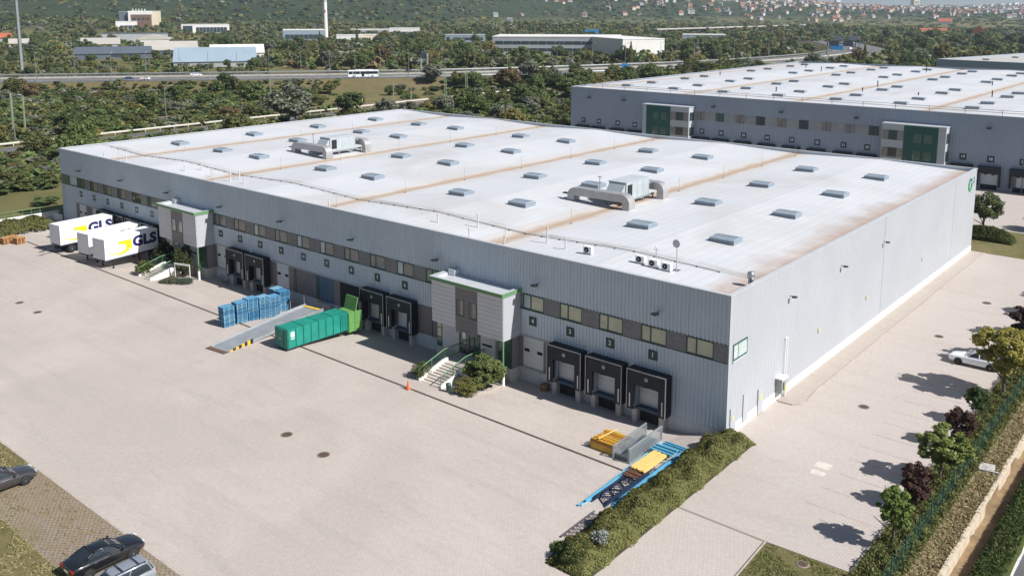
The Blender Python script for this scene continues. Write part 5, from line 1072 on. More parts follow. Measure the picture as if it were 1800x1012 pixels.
def bush(loc, w, h, col, lab, n=3500, leaf=0.09, kind='dome', seed=5, cat='bush', name='bush', group=None):
    t = thing(name, lab, cat, loc, 0, group); c = put('foliage', crown_mesh(kind, seed, n, leaf, clumps=95, cr=0.72, inner=0.15), t, (0,0,-0.02), seed*1.3, color=col); c.scale = (w/2,w/2,h/2 if kind != 'dome' else h/1.95)
    if kind == 'dome': c.location.z = -h*0.48
    return t
bush((0.35,-19.5,0), 2.2, 1.35, (0.06,0.08,0.025), 'round dark green bush at the near end of the ground-cover bed', 7000, 0.07, 'round', 31)
bush((1.0,-17.7,0.5), 1.3, 1.1, (0.30,0.33,0.30), 'silvery grey-leaved shrub in the ground-cover bed', 900, 0.13, 'spiky', 32)
bush((-0.9,-18.9,0), 1.6, 0.7, (0.09,0.14,0.035), 'pale green ferny plant at the left foot of the ground-cover bed', 2500, 0.10, 'dome', 33)
bush((-25.75,-6.2,-0.2), 2.0, 1.5, (0.085,0.105,0.035), 'rounded olive bush left of the nearer entrance steps', 7000, 0.055, 'round', 34)
bush((-20.6,-3.8,-0.45), 3.9, 3.1, (0.15,0.19,0.065), 'big feathery green shrub right of the nearer entrance steps', 14000, 0.07, 'spiky', 35)
bush((-20.6,-5.9,-0.3), 2.9, 1.35, (0.17,0.17,0.055), 'low yellow-olive shrub in front of the big feathery one', 8000, 0.06, 'round', 36)
MB().bar((-19.5,-2.6,-0.42),(-19.5,-4.6,-0.30),0.12,0.16).build('bed_kerb', M_KERB, kind='structure'); MB().bar((-19.5,-4.6,-0.30),(-20.3,-6.5,-0.14),0.12,0.16).build('bed_kerb', M_KERB, kind='structure')
bush((-73.3,-6.0,-0.2), 2.5, 1.8, (0.105,0.13,0.035), 'yellow-green grassy bush left of the farther entrance steps', 5000, 0.075, 'spiky', 37)
bush((-74.4,-2.8,-0.5), 3.0, 3.9, (0.028,0.042,0.022), 'dark upright juniper behind the farther steps, left of two', 5500, 0.085, 'spiky', 38)
bush((-69.9,-2.9,-0.5), 2.6, 4.0, (0.055,0.075,0.03), 'upright juniper in front of the farther entrance, right of two', 5500, 0.085, 'spiky', 39)
bush((-68.4,-5.5,-0.2), 2.8, 1.0, (0.115,0.13,0.085), 'low grey-green mound under the notice board, front one', 4500, 0.06, 'dome', 40)
bush((-67.3,-4.5,-0.35), 2.7, 1.2, (0.075,0.105,0.075), 'blue-green mound behind the low one under the notice board', 4500, 0.06, 'dome', 41)
bush((-69.6,-4.6,-0.3), 1.5, 0.7, (0.16,0.075,0.03), 'small reddish shrub beside the farther steps', 2500, 0.06, 'dome', 42)
# clipped hedge behind the corner
blob_hedge('clipped_hedge', ridge(-3.2,3.6,75.6,78.4,1.9,0.06), 9000, 0.13, (0.075,0.095,0.02), 'clipped dark green hedge on the back lawn beyond the warehouse corner', 'hedge', 6)
# bed weeds and grasses along the fence
def weeds(rs, n):
    y = rs.uniform(-12,40,n); x = 13.15+rs.rand(n)*2.3; z = 0.1+rs.rand(n)**1.7*0.55*(0.5+0.5*np.sin(y*1.7+x*2)**2); return np.stack([x,y,z],1), rs.normal(0,1,(n,3))*0.4+np.array([0.3,0,0.4])
rs = np.random.RandomState(9); p, nn = weeds(rs, 42000); g = mesh_quads('bed_weeds', leaf_cloud(p, nn, 0.10, rs, aspect=2.4), LEAF)
put('bed_weeds', g, None, color=(0.13,0.14,0.045), label='rank grass and weeds growing under the side-lot trees', cat='grass', kind='stuff')
def dryg(rs, n):
    y = rs.uniform(-12,34,n); x = 15.4+rs.rand(n)*1.45; return np.stack([x,y,-0.08+rs.rand(n)*0.16],1), rs.normal(0,1,(n,3))*0.6+np.array([0,0,0.8])
p, nn = dryg(rs, 14000); put('mown_hay', mesh_quads('mown_hay', leaf_cloud(p, nn, 0.08, rs, aspect=3.5), LEAF), None, color=(0.33,0.27,0.15), label='cut dry grass lying on the bank outside the fence', cat='grass', kind='stuff')
def dit(rs, n):
    y = rs.uniform(-12,30,n); x = 18.0+rs.rand(n)*1.7; z = np.interp(x,[17.9,18.15,18.6,19.3,19.95],[-0.78,-0.25,0.06,0.10,0.02])+rs.rand(n)*0.16; return np.stack([x,y,z],1), rs.normal(0,1,(n,3))*0.5+np.array([-0.2,0,0.7])
p, nn = dit(rs, 22000); put('ditch_grass', mesh_quads('ditch_grass', leaf_cloud(p, nn, 0.08, rs, aspect=3.0), LEAF), None, color=(0.07,0.10,0.028), label='lush green grass on the far bank of the ditch', cat='grass', kind='stuff')
def tufts(name, boxes, n, size, col, lab, hz=0.10, z0=0.01):
    rs_ = np.random.RandomState(len(name)); a = np.array([(b[1]-b[0])*(b[3]-b[2]) for b in boxes]); k = rs_.choice(len(boxes), n, p=a/a.sum()); bx = np.array(boxes)[k]
    x = bx[:,0]+(bx[:,1]-bx[:,0])*rs_.rand(n); y = bx[:,2]+(bx[:,3]-bx[:,2])*rs_.rand(n); keep = (np.sin(x*1.7+np.sin(y*1.1)*2)+np.sin(y*2.3+x*0.6)) > rs_.uniform(-1.6,1.4,n); x, y = x[keep], y[keep]; m = len(x)
    p_ = np.stack([x,y,z0+rs_.rand(m)*hz],1); put(name, mesh_quads(name, leaf_cloud(p_, rs_.normal(0,1,(m,3))*0.5+np.array([0,0,0.6]), size, rs_, aspect=3.2), LEAF), None, color=col, label=lab, cat='grass', kind='stuff')
tufts('verge_grass', [(-60,-12,-44,-38.95),(-44,-35.3,-38.9,-34.8)], 26000, 0.08, (0.30,0.26,0.125), 'half dry grass of the verge below the parking strip', 0.05)
tufts('strip_weeds', [(-35,0,-38.9,-34.9)], 2200, 0.07, (0.24,0.20,0.09), 'weeds sprouting between the grass pavers', 0.05)
tufts('wedge_grass', [(8.3,12.9,-22,-10.6)], 14000, 0.065, (0.185,0.19,0.07), 'short grass of the lawn wedge at the lot entrance', 0.035, 0.072)
# ---------------------------------------------------------------- fence, ditch wall
fz = thing('mesh_fence', 'green wire mesh fence on thin posts outside the side-lot trees', 'fence', (15.05,0,0))
M_FGRN = mat('fence_green', (0.02,0.10,0.08), 0.5, var=0.1)
pan = MB()
for i in range(17): pan.box(-0.002,0.002,i*0.15-0.002,i*0.15+0.002,0.05,1.62)
for k in range(7): pan.box(-0.005,0.005,0,2.5,0.08+k*0.25-0.004,0.08+k*0.25+0.004)
PANM = pan.mesh('mesh_panel', M_FGRN); POST = MB().box(-0.03,0.03,-0.03,0.03,-0.1,1.75).mesh('post', M_FGRN)
for k in range(-10,24): put('post', POST, fz, (0,k*2.5,0.05)); put('mesh_panel', PANM, fz, (0,k*2.5,0.05))
rw = thing('ditch_wall', 'narrow sunlit stone wall along the ditch beside the lane', 'wall', (16.9,0,0))
M_STN = mat('wall_stone', (0.50,0.42,0.32), 0.85, var=0.2, vs_=2.0); rr = random.Random(8)
cm = [MB().cbox(-0.13-0.02*i,0.13,0,1.17+0.0*i,-0.80,0.03+0.012*i,0.015).mesh('coping_block', M_STN) for i in range(3)]
for k in range(-25,50): put('coping_block', rr.choice(cm), rw, (rr.uniform(-.012,.012),k*1.2,0.0), rr.uniform(-.008,.008))
hw = thing('culvert_headwall', 'grey concrete culvert head on the bank outside the fence', 'culvert', (16.3,7.2,-0.1), R(10)); B(-0.75,0.5,-0.08,0.08,-0.4,0.25).build('head', M_CONC, hw); MB().prism([(-0.75,-0.4),(-0.75,0.25),(0.45,-0.1),(0.45,-0.4)],'y',0.08,0.2).build('wing', M_CONC, hw); B(-0.8,0.2,0.2,1.2,0.12,0.2).build('cover_slab', M_CONC, hw)
# left edge: ramp wall with railing, hedge, picnic bench, portable cabin
lw = thing('ramp_wall', 'white concrete ramp wall with green railing at the far left corner of the warehouse', 'wall', (0,0,0))
a, b = Vector((-112.2,-14.5,0)), Vector((-111.2,0.6,0)); MB().bar((a.x,a.y,0.35),(b.x,b.y,0.55),0.3,1.1).build('wall', M_WPLINTH, lw); MB().bar((-111.2,-0.2,0.3),(-108.3,-0.2,0.3),0.25,1.2).build('end_wall', M_WPLINTH, lw)
mb = MB().tube((-111.9,-8,1.85),(-111.2,0.4,2.0),0.04,5).tube((-111.9,-8,1.3),(-111.2,0.4,1.45),0.03,5).tube((-111.2,0.4,2.0),(-108.2,0.2,1.9),0.04,5)
for k in range(8): q = Vector((-111.9,-8,1.85)).lerp(Vector((-111.2,0.4,2.0)),k/7); mb.tube(q,(q.x,q.y,0.8),0.03,5)
mb.build('railing', M_GRNL, lw)
blob_hedge('shrub_hedge', ridge(-109.6,-104.6,-30,-2.4,1.5,0.22), 14000, 0.20, (0.10,0.105,0.03), 'olive shrub hedge along the far left edge of the yard', 'hedge', 12)
bn = thing('picnic_bench', 'weathered grey bench by the hedge at the far left', 'bench', (-100.0,-4.6,-0.1), R(20)); B(-0.9,0.9,-0.35,0.35,0.70,0.76).build('top', mat('old_timber', (0.32,0.29,0.26), 0.8), bn); B(-0.9,0.9,0.5,0.75,0.42,0.46).build('seat', MATS['old_timber'], bn); B(-0.9,0.9,-0.75,-0.5,0.42,0.46).build('seat', MATS['old_timber'], bn)
for x in (-0.7,0.7): MB().bar((x,-0.7,0.02),(x,0.25,0.7),0.08,0.08).bar((x,0.7,0.02),(x,-0.25,0.7),0.08,0.08).build('leg', MATS['old_timber'], bn)
cb = thing('portable_toilet', 'green portable toilet cabin beside the leftmost trailer', 'cabin', (-94.2,-5.6,-0.2)); B(-0.55,0.55,-0.55,0.55,0,2.15).build('cabin', mat('cabin_green', (0.012,0.16,0.12), 0.5), cb); B(-0.6,0.6,-0.6,0.6,2.15,2.27).build('roof', M_WPLINTH, cb); B(-0.35,0.35,-0.57,-0.551,0.1,1.95).build('door', MATS['container_teal'], cb)
gt = thing('steel_gate', 'pale steel gate frame beside the leftmost trailer', 'gate', (-98.2,-3.2,-0.2), R(25)); mb = MB().box(-1.3,-1.22,-0.04,0.04,0,1.7).box(1.22,1.3,-0.04,0.04,0,1.7).box(-1.22,1.22,-0.03,0.03,1.6,1.68).box(-1.22,1.22,-0.03,0.03,0.1,0.18); mb.build('frame', M_CAP, gt); mb = MB()
for k in range(20): mb.box(-1.2+k*0.126-0.01,-1.2+k*0.126+0.01,-0.01,0.01,0.18,1.6)
mb.build('bars', M_CAP, gt, kind='stuff')
# ---------------------------------------------------------------- roof plant (stands on the roof, so things of their own)
M_HV = mat('hvac_grey', (0.42,0.47,0.49), 0.45, 0.3, var=0.1, vs_=1.0, streak=0.15); M_DUCT = mat('duct_zinc', (0.40,0.395,0.395), 0.45, 0.45, var=0.15, vs_=1.2)
def hvac(base, lab, s=1.0):
    t = thing('air_handling_unit', lab, 'air handler', base, R(0)); t.scale = (s,s,s)
    # casing lies along y, ducts at both ends run along x
    B(-1.1,1.1,0,4.6,0.5,2.35).build('casing', M_HV, t)
    for k in range(5): B(-1.12,1.12,0.02+k*1.13,0.10+k*1.13,0.5,2.42).build('casing_rib', M_HV, t)
    B(-1.16,1.16,-0.05,4.65,2.36,2.43).build('casing_roof', M_CAP, t); B(1.1,1.125,0.3,1.2,0.8,2.1).build('access_door', M_DARK, t); B(-0.8,0.6,-0.03,-0.0,0.9,2.0).build('louvre', M_DARK, t)
    MB().add([(-1.0,-0.9,1.25),(1.0,-0.9,1.25),(1.0,-0.03,2.25),(-1.0,-0.03,2.25),(-1.0,-0.9,1.15),(1.0,-0.9,1.15),(1.0,-0.03,1.15),(-1.0,-0.03,1.15)],[(0,1,2,3),(4,7,6,5),(0,4,5,1),(1,5,6,2),(3,2,6,7),(0,3,7,4)]).build('intake_hood', M_HV, t)
    MB().add([(-0.9,4.66,2.2),(0.9,4.66,2.2),(0.9,5.35,1.5),(-0.9,5.35,1.5),(-0.9,4.66,2.12),(0.9,4.66,2.12),(0.9,5.3,1.45),(-0.9,5.3,1.45)],[(0,1,2,3),(4,7,6,5),(0,4,5,1),(1,5,6,2),(2,6,7,3),(3,7,4,0)]).build('exhaust_hood', M_CAP, t)
    for x in (-1.0,1.0): B(x-0.08,x+0.08,-0.6,5.8,0.30,0.49).build('skid_rail', M_GALV, t)
    for x in (-1.0,1.0):
        for y in (-0.4,1.6,3.6,5.6): B(x-0.06,x+0.06,y-0.06,y+0.06,-0.15,0.30).build('skid_leg', M_GALV, t)
    def duct(y0, y1, xa, xb, z, xc):
        n = 6; prof = [(xa,z),(xb,z)]; rr_ = 0.95; cx, cz = xb, z-rr_
        out = [(xa,z)]+[(cx+rr_*math.sin(R(90)*k/n), cz+rr_*math.cos(R(90)*k/n)) for k in range(n+1)]+[(cx+rr_,-0.15)]
        inn = [(cx+rr_-0.85,-0.15)]+[(cx+(rr_-0.85)*math.sin(R(90)*k/n), cz+(rr_-0.85)*math.cos(R(90)*k/n)) for k in range(n,-1,-1)]+[(xa,z-0.85)]
        MB().prism(out+inn,'y',y0,y1).build('duct', M_DUCT, t)
    def duct_m(y0, y1, xa, xb, z):
        n = 6; rr_ = 0.95; cx, cz = xa, z-rr_
        out = [(xb,z)]+[(cx-rr_*math.sin(R(90)*k/n), cz+rr_*math.cos(R(90)*k/n)) for k in range(n+1)]+[(cx-rr_,-0.15)]
        inn = [(cx-rr_+0.85,-0.15)]+[(cx-(rr_-0.85)*math.sin(R(90)*k/n), cz+(rr_-0.85)*math.cos(R(90)*k/n)) for k in range(n,-1,-1)]+[(xb,z-0.85)]
        MB().prism(out+inn,'y',y0,y1).build('duct', M_DUCT, t)
    duct(-2.1,-0.95,-0.6,1.9,1.55,0); duct_m(-2.1,-0.95,-4.2,-0.61,1.55); B(-5.9,-5.2,-2.0,-1.5,0.7,0.8).build('bracket', M_DARK, t)
    duct(5.3,6.4,-1.5,1.6,1.75,0); duct_m(5.3,6.4,-2.6,-1.51,1.75)
    MB().tube((-1.9,-0.6,0.3),(-1.9,-0.6,2.9),0.05,6).box(-2.1,-1.7,-0.65,-0.55,2.75,2.83).build('flue_pipe', M_STEEL, t); B(-3.6,-1.3,0.2,1.2,0.4,0.55).build('platform', M_GALV, t)
for pxb, lab in (((1085,352),'large grey rooftop air handler with curved ducts, nearer the camera'),((572,268),'large grey rooftop air handler with curved ducts on the far left of the roof')):
    q = hit(*pxb, 11.0); hvac((q.x,q.y,roof_z(q.x,q.y)+0.10), lab)
def condenser(px, py, lab):
    q = hit(px, py, 10.75); t = thing('air_conditioner', lab, 'air conditioner', (q.x,q.y,roof_z(q.x,q.y)), 0, 'outdoor units on the roof'); t.scale = (0.86,0.86,0.86)
    MB().cbox(-0.50,0.50,-0.2,0.2,0.10,0.80,0.03).build('casing', M_TW, t); f = MB().lathe([(0.27,-0.23),(0.27,-0.2)],(-0.1,0,0.45),18,0,'y').build('fan_grille', M_DARK, t); MB().lathe([(0.07,-0.245),(0.07,-0.229)],(-0.1,0,0.45),8,0,'y').build('fan_hub', M_CAP, f)
    for x in (-0.4,0.4): B(x-0.05,x+0.05,-0.3,0.3,0.0,0.099).build('foot', M_GALV, t)
for px, py, lab in ((1126,465,'white air-conditioning unit, left of the row of three on the roof edge'),(1149,471,'white air-conditioning unit, middle of the row of three on the roof edge'),(1172,476,'white air-conditioning unit, right of the row of three on the roof edge'),(1034,448,'white air-conditioning unit standing alone on the roof near the front edge')): condenser(px, py, lab)
q = hit(1034+8,449,10.75); 
ds = hit(1189,475,10.75); t = thing('satellite_dish', 'small round satellite dish on a thin mast on the roof', 'satellite dish', (ds.x,ds.y,roof_z(ds.x,ds.y))); MB().tube((0,0,0),(0,0,2.2),0.035,6).box(-0.3,0.3,-0.3,0.3,0,0.05).build('mast', M_STEEL, t); d = MB().lathe([(0.02,0.0),(0.18,-0.02),(0.32,-0.09),(0.33,-0.09)],(0,-0.06,2.25),16,0,'y').build('dish', M_CAP, t)
t = thing('weather_mast', 'thin weather mast behind the three air-conditioning units', 'mast', tuple(hit(1153,464,10.75))); MB().tube((0,0,-0.1),(0,0,1.4),0.025,5).box(-0.25,0.25,-0.02,0.02,1.2,1.24).build('pole', M_STEEL, t); MB().lathe([(0.05,1.4),(0.10,1.45),(0.05,1.55)],n=8).build('sensor', M_WHITE, t)
# ================================================================ second and third warehouse
M_CL2 = mat('blue_grey_cladding', (0.28,0.325,0.395), 0.5, 0.1, var=0.06, vs_=0.1, streak=0.08); M_ROOF2 = roof_mat('rear_roof_membrane', -72.3, 25.6, -99.5, 45, False)
M_DKG = mat('dark_green_wall', (0.010,0.075,0.062), 0.4, var=0.08, vs_=0.4); M_WHP = mat('white_panel', (0.38,0.405,0.43), 0.5, var=0.04)
W2X0, W2X1, W2Y0, W2Y1, W2H = -99.5, 46.0, 115.5, 249.0, 13.06
W2 = thing('rear_warehouse', 'second long grey warehouse behind the first, with dark green stair towers', 'warehouse')
B(W2X0+0.05,W2X1,W2Y0+0.12,W2Y1,-0.5,12.3).build('wall', M_CL2, W2)
mb = MB(); ribs(mb, W2X0, W2X1, 0.0, 13.0, W2Y0, 0.5, 0.04); mb.build('front_cladding', M_CL2, W2)
B(W2X0-0.02,W2X0+0.05,W2Y0,W2Y1,0,13.0).build('end_cladding', M_CL2, W2); B(W2X0-0.06,W2X1,W2Y0-0.08,W2Y0+0.3,13.0,13.08).build('parapet_cap', M_CAP, W2); B(W2X0-0.06,W2X0+0.25,W2Y0+0.3,W2Y1,13.0,13.08).build('parapet_cap', M_CAP, W2); B(W2X0,W2X1,W2Y1-0.3,W2Y1+0.05,12.3,13.08).build('rear_parapet', M_CL2, W2)
def roof2_z(x): t = abs(((x+72.3)/25.6+0.5) % 1.0-0.5)*2; return 12.5+0.42*t
xs = sorted([W2X0,W2X1]+[-72.3+12.8*k for k in range(-2,10) if W2X0 < -72.3+12.8*k < W2X1]); nx = len(xs)
MB().add([(x,y,roof2_z(x)) for y in (W2Y0+0.1,W2Y1-0.25) for x in xs], [(i,i+1,nx+i+1,nx+i) for i in range(nx-1)]).build('roof', M_ROOF2, W2)
up2 = MB().box(-1.25,1.25,-0.8,0.8,-0.2,0.42).mesh('skylight', mat('skylight_kerb_rear', (0.24,0.27,0.31), 0.5)); dm2 = MB().box(-1.2,1.2,-0.75,0.75,0.42,0.50).mesh('dome', M_SKYL if 'M_SKYL' in globals() else MATS['skylight_dome'])
for x in (-91.6,-78.7,-66.1,-53.2,-40.6,-27.8,-14.8,-2.0,10.8,23.6,36.4):
    for y in (127.9,139.4,156.2,166.7,195.5,207.0,223.8,235.2): s = put('skylight', up2, W2, (x,y,roof2_z(x))); put('dome', dm2, s)
mb = MB()
for a in np.arange(W2X0+2,W2X1,6.0): mb.tube((a,W2Y0+1.5,12.4),(a,W2Y0+1.5,13.9),0.05,5)
for z in (13.85,13.45): mb.tube((W2X0+2,W2Y0+1.5,z),(W2X1,W2Y0+1.5,z),0.045,5)
mb.build('roof_railing', mat('rail_brown', (0.30,0.24,0.20), 0.6), W2)
rr = random.Random(2)
for k in range(16): x = rr.uniform(-95,20); y = rr.uniform(120,240); MB().tube((0,0,-0.2),(0,0,rr.uniform(0.9,1.7)),0.13,6).build('vent_pipe', M_TRIM, W2, (x,y,12.6))
# band windows
for k, x in enumerate(np.arange(-66.0,-27.0,4.55)):
    w = B(x,x+1.9,W2Y0-0.07,W2Y0,7.75,9.55).build('window', rr.choice([M_DKPANE,M_GNPANE,M_DKPANE,M_BRPANE]), W2); B(x+0.9,x+0.98,W2Y0-0.10,W2Y0-0.071,7.75,9.55).build('mullion', M_TRIM, w)
    B(x+1.95,x+4.5,W2Y0-0.05,W2Y0,7.75,9.55).build('band_panel', mat('grey_green_panel', (0.27,0.285,0.30), 0.5), W2)
PL2 = MB().box(-0.55,0.55,-0.09,-0.045,-0.55,0.55).mesh('number_plate', mat('plate_navy', (0.012,0.03,0.05), 0.5)); HD2 = MB().box(-1.8,1.8,-0.9,0,4.0,4.15).box(-1.8,-1.65,-0.9,0,0.6,4.0).box(1.65,1.8,-0.9,0,0.6,4.0).box(-1.65,1.65,-0.88,-0.84,2.9,4.0).mesh('dock_shelter', M_RUB); DR2 = MB().box(-1.3,1.3,-0.06,-0.045,0.9,3.3).mesh('door', M_DOORW); PT2 = MB().box(-1.3,1.3,-0.06,-0.045,-0.1,0.9).mesh('pit', M_DARK)
for n, x in zip((31,30,29,28,27,26,25,24,23,22,21,20,19,18,17),(-95.7,-91.3,-86.1,-81.5,-64.6,-60.1,-55.0,-49.8,-44.6,-39.4,-34.2,-29.7,-12.9,-8.4,-3.3)):
    p = put('number_plate', PL2, W2, (x,W2Y0,5.40)); tx = put('numeral', text_mesh(str(n), 0.72, M_WHITE, 0.015), p, (0,-0.10,0)); tx.rotation_euler = (R(90),0,0)
    s = put('dock_shelter', HD2, W2, (x,W2Y0,0)); put('door', DR2, s); put('pit', PT2, s)
    for q in (-0.6,0.6): B(q-0.28,q+0.28,-0.075,-0.061,2.6,2.85).build('peep_window', M_DARK, s)
lampm = MB().box(-0.35,0.35,-0.7,-0.05,-0.1,0.1).mesh('wall_lamp', M_TRIM)
for x in (-94,-84.5,-62,-47,-32,-9): put('wall_lamp', lampm, W2, (x,W2Y0,10.8))
for x in (-7.3,-2.0,3.2): B(x+1.9,x+3.2,W2Y0-0.07,W2Y0,0.9,4.0).build('ground_panel', M_BAND, W2)
def tower(x0, x1, g0, g1, side):
    """white framed stair tower with a dark green panel; g0..g1 = span of the green part"""
    e = thing('tmp', None, None); e.name = 'stair_tower'; e.parent = W2; e['label'] = 'dark green and white stair tower, %s of the two' % side; y = W2Y0-2.5
    B(x0,x1,y,W2Y0-0.02,0,10.45).build('tower_wall', M_WHP, e); B(g0,g1,y-0.05,y-0.001,0.1,10.46).build('green_panel', M_DKG, e); B(x0-0.1,x1+0.1,y-0.1,W2Y0-0.02,10.46,10.62).build('roof', M_CAP, e)
    for z in (4.3,7.5):
        for a in (g0+(g1-g0)*0.30,g0+(g1-g0)*0.62): w = B(a,a+1.25,y-0.09,y-0.051,z,z+1.5).build('window', mat('tower_frame', (0.10,0.17,0.15), 0.4), e); B(a+0.1,a+1.15,y-0.10,y-0.0901,z+0.1,z+1.4).build('pane', M_GNPANE, w)
        for (a, b) in ((x0+0.1,g0-0.05),(g1+0.05,x1-0.1)):
            if b-a > 1.5:
                w = B(a,b,y-0.04,y-0.001,z+0.1,z+1.9).build('window', M_BRPANE, e); B(a+(b-a)*0.3,a+(b-a)*0.72,y-0.05,y-0.041,z+0.12,z+1.88).build('pane', M_DKPANE, w)
        B(x1,x1+0.03,y+0.3,W2Y0-0.3,z+0.1,z+1.9).build('side_window', M_DKPANE, e)
tower(-78.0,-66.5,-77.0,-71.0,'left'); tower(-26.4,-15.3,-22.5,-16.6,'right')
tr_ = thing('bare_shrub', 'bare brown shrub in front of the right green stair tower', 'shrub', (-20.0,109.5,0)); mb = MB(); rr = random.Random(3)
for k in range(26): a = rr.uniform(0,6.28); q = Vector((math.cos(a)*rr.uniform(0.6,2.2),math.sin(a)*rr.uniform(0.6,2.2),rr.uniform(3.2,5.4))); mb.tube((0,0,0),q*0.5+Vector((0,0,0.6)),0.06,4,0,0.04,cap=False); mb.tube(q*0.5+Vector((0,0,0.6)),q,0.04,4,0,0.015,cap=False)
mb.build('branches', mat('dry_twig', (0.22,0.16,0.12), 0.9), tr_)
W3 = thing('far_warehouse', 'low grey flat-roofed hall at the right edge behind the second warehouse', 'warehouse', (-73,317,0), R(-12))
B(0,130,0,80,0,11.4).build('wall', M_CL2, W3); MB().quad((0.3,0.3,11.6),(130,0.3,11.6),(130,79.7,11.6),(0.3,79.7,11.6)).build('roof', mat('sand_roof', (0.40,0.385,0.365), 0.8, var=0.08, vs_=0.05), W3)
for a in ((0,130,-0.1,0.3),(0,130,79.7,80.1)): B(a[0],a[1],a[2],a[3],11.4,12.0).build('parapet', M_CL2, W3)
B(-0.1,0.3,0.3,79.7,11.4,12.0).build('parapet', M_CL2, W3)
for x in (12,30,48,66,84):
    for y in (15,40,62): put('skylight', up2, W3, (x,y,11.7))
# ================================================================ buildings beyond the motorway
M_BW = mat('white_render', (0.62,0.61,0.59), 0.7, var=0.06, vs_=0.1); M_BC = mat('cream_render', (0.62,0.54,0.40), 0.7, var=0.06, vs_=0.1); M_BBR = mat('brown_facade', (0.15,0.085,0.062), 0.7, var=0.1, vs_=0.1); M_BGY = mat('grey_facade', (0.30,0.32,0.34), 0.6, var=0.08, vs_=0.1); M_BBL = mat('blue_sheet', (0.22,0.28,0.33), 0.5, var=0.08, vs_=0.1); M_BDK = mat('dark_sheet', (0.085,0.10,0.125), 0.6, var=0.1, vs_=0.1); M_BTN = mat('tan_roof', (0.40,0.375,0.335), 0.7, var=0.08, vs_=0.1); M_BRD = mat('red_tiles', (0.36,0.10,0.055), 0.8, var=0.15, vs_=0.3); M_BVB = mat('vivid_blue', (0.015,0.22,0.52), 0.5, var=0.05); M_BSK = mat('sky_blue_sheet', (0.27,0.34,0.40), 0.5, var=0.06, vs_=0.1); M_BWIN = pane_mat('far_glass', (0.035,0.05,0.065), 0.08, 0.8)
FOOT = []
def bldg(name, lab, px0, px1, by, ty, depth, wall, roofm=None, style='flat', rise=0.28, yaw=0.0, bands=(), nwin=0, cat='building', zoff=0.0, fx=0.5):
    c = hit((px0+px1)/2, by, zoff); d = (c-CAM).dot(_f); w = (px1-px0)*d/FPX; h = (by-ty)*d/FPX; g = hill(c.x, c.y) if zoff == 0 else 0
    vd = Vector((c.x-CAM.x, c.y-CAM.y)).normalized(); rz = math.atan2(vd.y, vd.x)-math.pi/2+R(yaw)
    t = thing(name, lab, cat, (c.x,c.y,zoff), rz); FOOT.append((c.x+vd.x*depth/2,c.y+vd.y*depth/2,max(w,depth)*0.62))
    he = h if style == 'flat' else h*(1-rise)
    B(-w/2,w/2,0,depth,-1.5,he).build('wall', wall, t)
    if style == 'flat':
        B(-w/2-0.2,w/2+0.2,-0.2,depth+0.2,he,he+0.5).build('roof', roofm or M_BW, t)
    elif style == 'gable':     # ridge along the long side facing us
        MB().prism([(-0.6,he),(depth/2,h+depth*0.03),(depth+0.6,he),(depth+0.6,he-0.3),(depth/2,h+depth*0.03-0.4),(-0.6,he-0.3)],'x',-w/2-0.4,w/2+0.4).build('roof', roofm or M_BTN, t)
    else:                      # gable end facing us
        MB().prism([(-w/2-0.4,he),(0,h),(w/2+0.4,he),(w/2+0.4,he-0.4),(-w/2-0.4,he-0.4)],'y',-0.4,depth).build('roof', roofm or M_BTN, t)
    for (a, b, n, fr, to) in bands:
        n = max(1, n); ww = (to-fr)*w/n
        for i in range(n): B(-w/2+fr*w+i*ww+ww*0.05,-w/2+fr*w+(i+1)*ww-ww*0.05,-0.25,0.0,he*a,he*b).build('window', M_BWIN, t)
    return t, w, h, depth, he
T, w, h, d_, he = bldg('office_block', 'tall office block with brown front and cream side on the left skyline', 229,278,60,21,26,M_BC,M_BW,yaw=-8)
B(-w*0.42,w*0.28,-0.4,0.0,he*0.12,he*0.86).build('facade', M_BBR, T); B(-w*0.47,w*0.30,-0.6,0.1,he*0.86,he*1.0).build('cornice', M_BW, T); B(-w*0.5,-w*0.42,-0.5,0.1,0,he).build('pier', M_BW, T)
for i in range(4): B(-w*0.34+i*w*0.15,-w*0.25+i*w*0.15,-0.6,-0.41,he*0.62,he*0.72).build('window', M_BWIN, T)
for i in range(5): B(-w*0.35+i*w*0.1,-w*0.33+i*w*0.1,2,4,he+0.5,he+3).build('antenna_box', M_BW, T)
bldg('annex_block', 'dark glass annex left of the brown-fronted office block', 212,229,60,22,24,M_BDK,M_BGY)
bldg('annex_block', 'low white block with grey glazing in front of the brown office block', 206,241,61.5,39,20,M_BW,M_BW,bands=((0.35,0.72,4,0.2,0.95),))
bldg('low_shop', 'long low grey building below the brown office block', 183,292,71,60,20,M_BGY,M_BDK)
bldg('hall', 'pale gabled hall with grey end wall, left group beyond the motorway', 146,209,86,71,40,M_BGY,M_BTN,'gable',0.45)
bldg('hall', 'pale hall with low pitched roof behind the tan one', 234,304,79,62,40,M_BW,M_BTN,'end',0.45)
bldg('hall', 'tan-roofed open-fronted hall in the left group', 258,346,97,77,34,M_BDK,M_BTN,'gable',0.55)
bldg('workshop', 'dark blue-grey workshop with a row of small windows in the left group', 138,263,103,85,20,M_BDK,M_BDK,'gable',0.5,bands=((0.35,0.75,7,0.46,0.80),))
bldg('hall', 'long hall with sky blue roof nearest the motorway at left', 310,450,118,91,46,M_BGY,M_BSK,'gable',0.62)
bldg('hall', 'white hall with small square windows right of the sky blue roof', 372,463,104,82,26,M_BW,M_BW,'gable',0.5,bands=((0.25,0.65,4,0.62,0.9),))
bldg('house', 'grey house at the left edge behind the telecom mast', 0,20,80,60,14,M_BGY,M_BRD,'gable',0.35,bands=((0.3,0.6,3,0.2,0.9),)); bldg('shed', 'pale grey shed behind the telecom mast', 20,68,86,70,18,M_BGY,M_BTN,'gable',0.4)
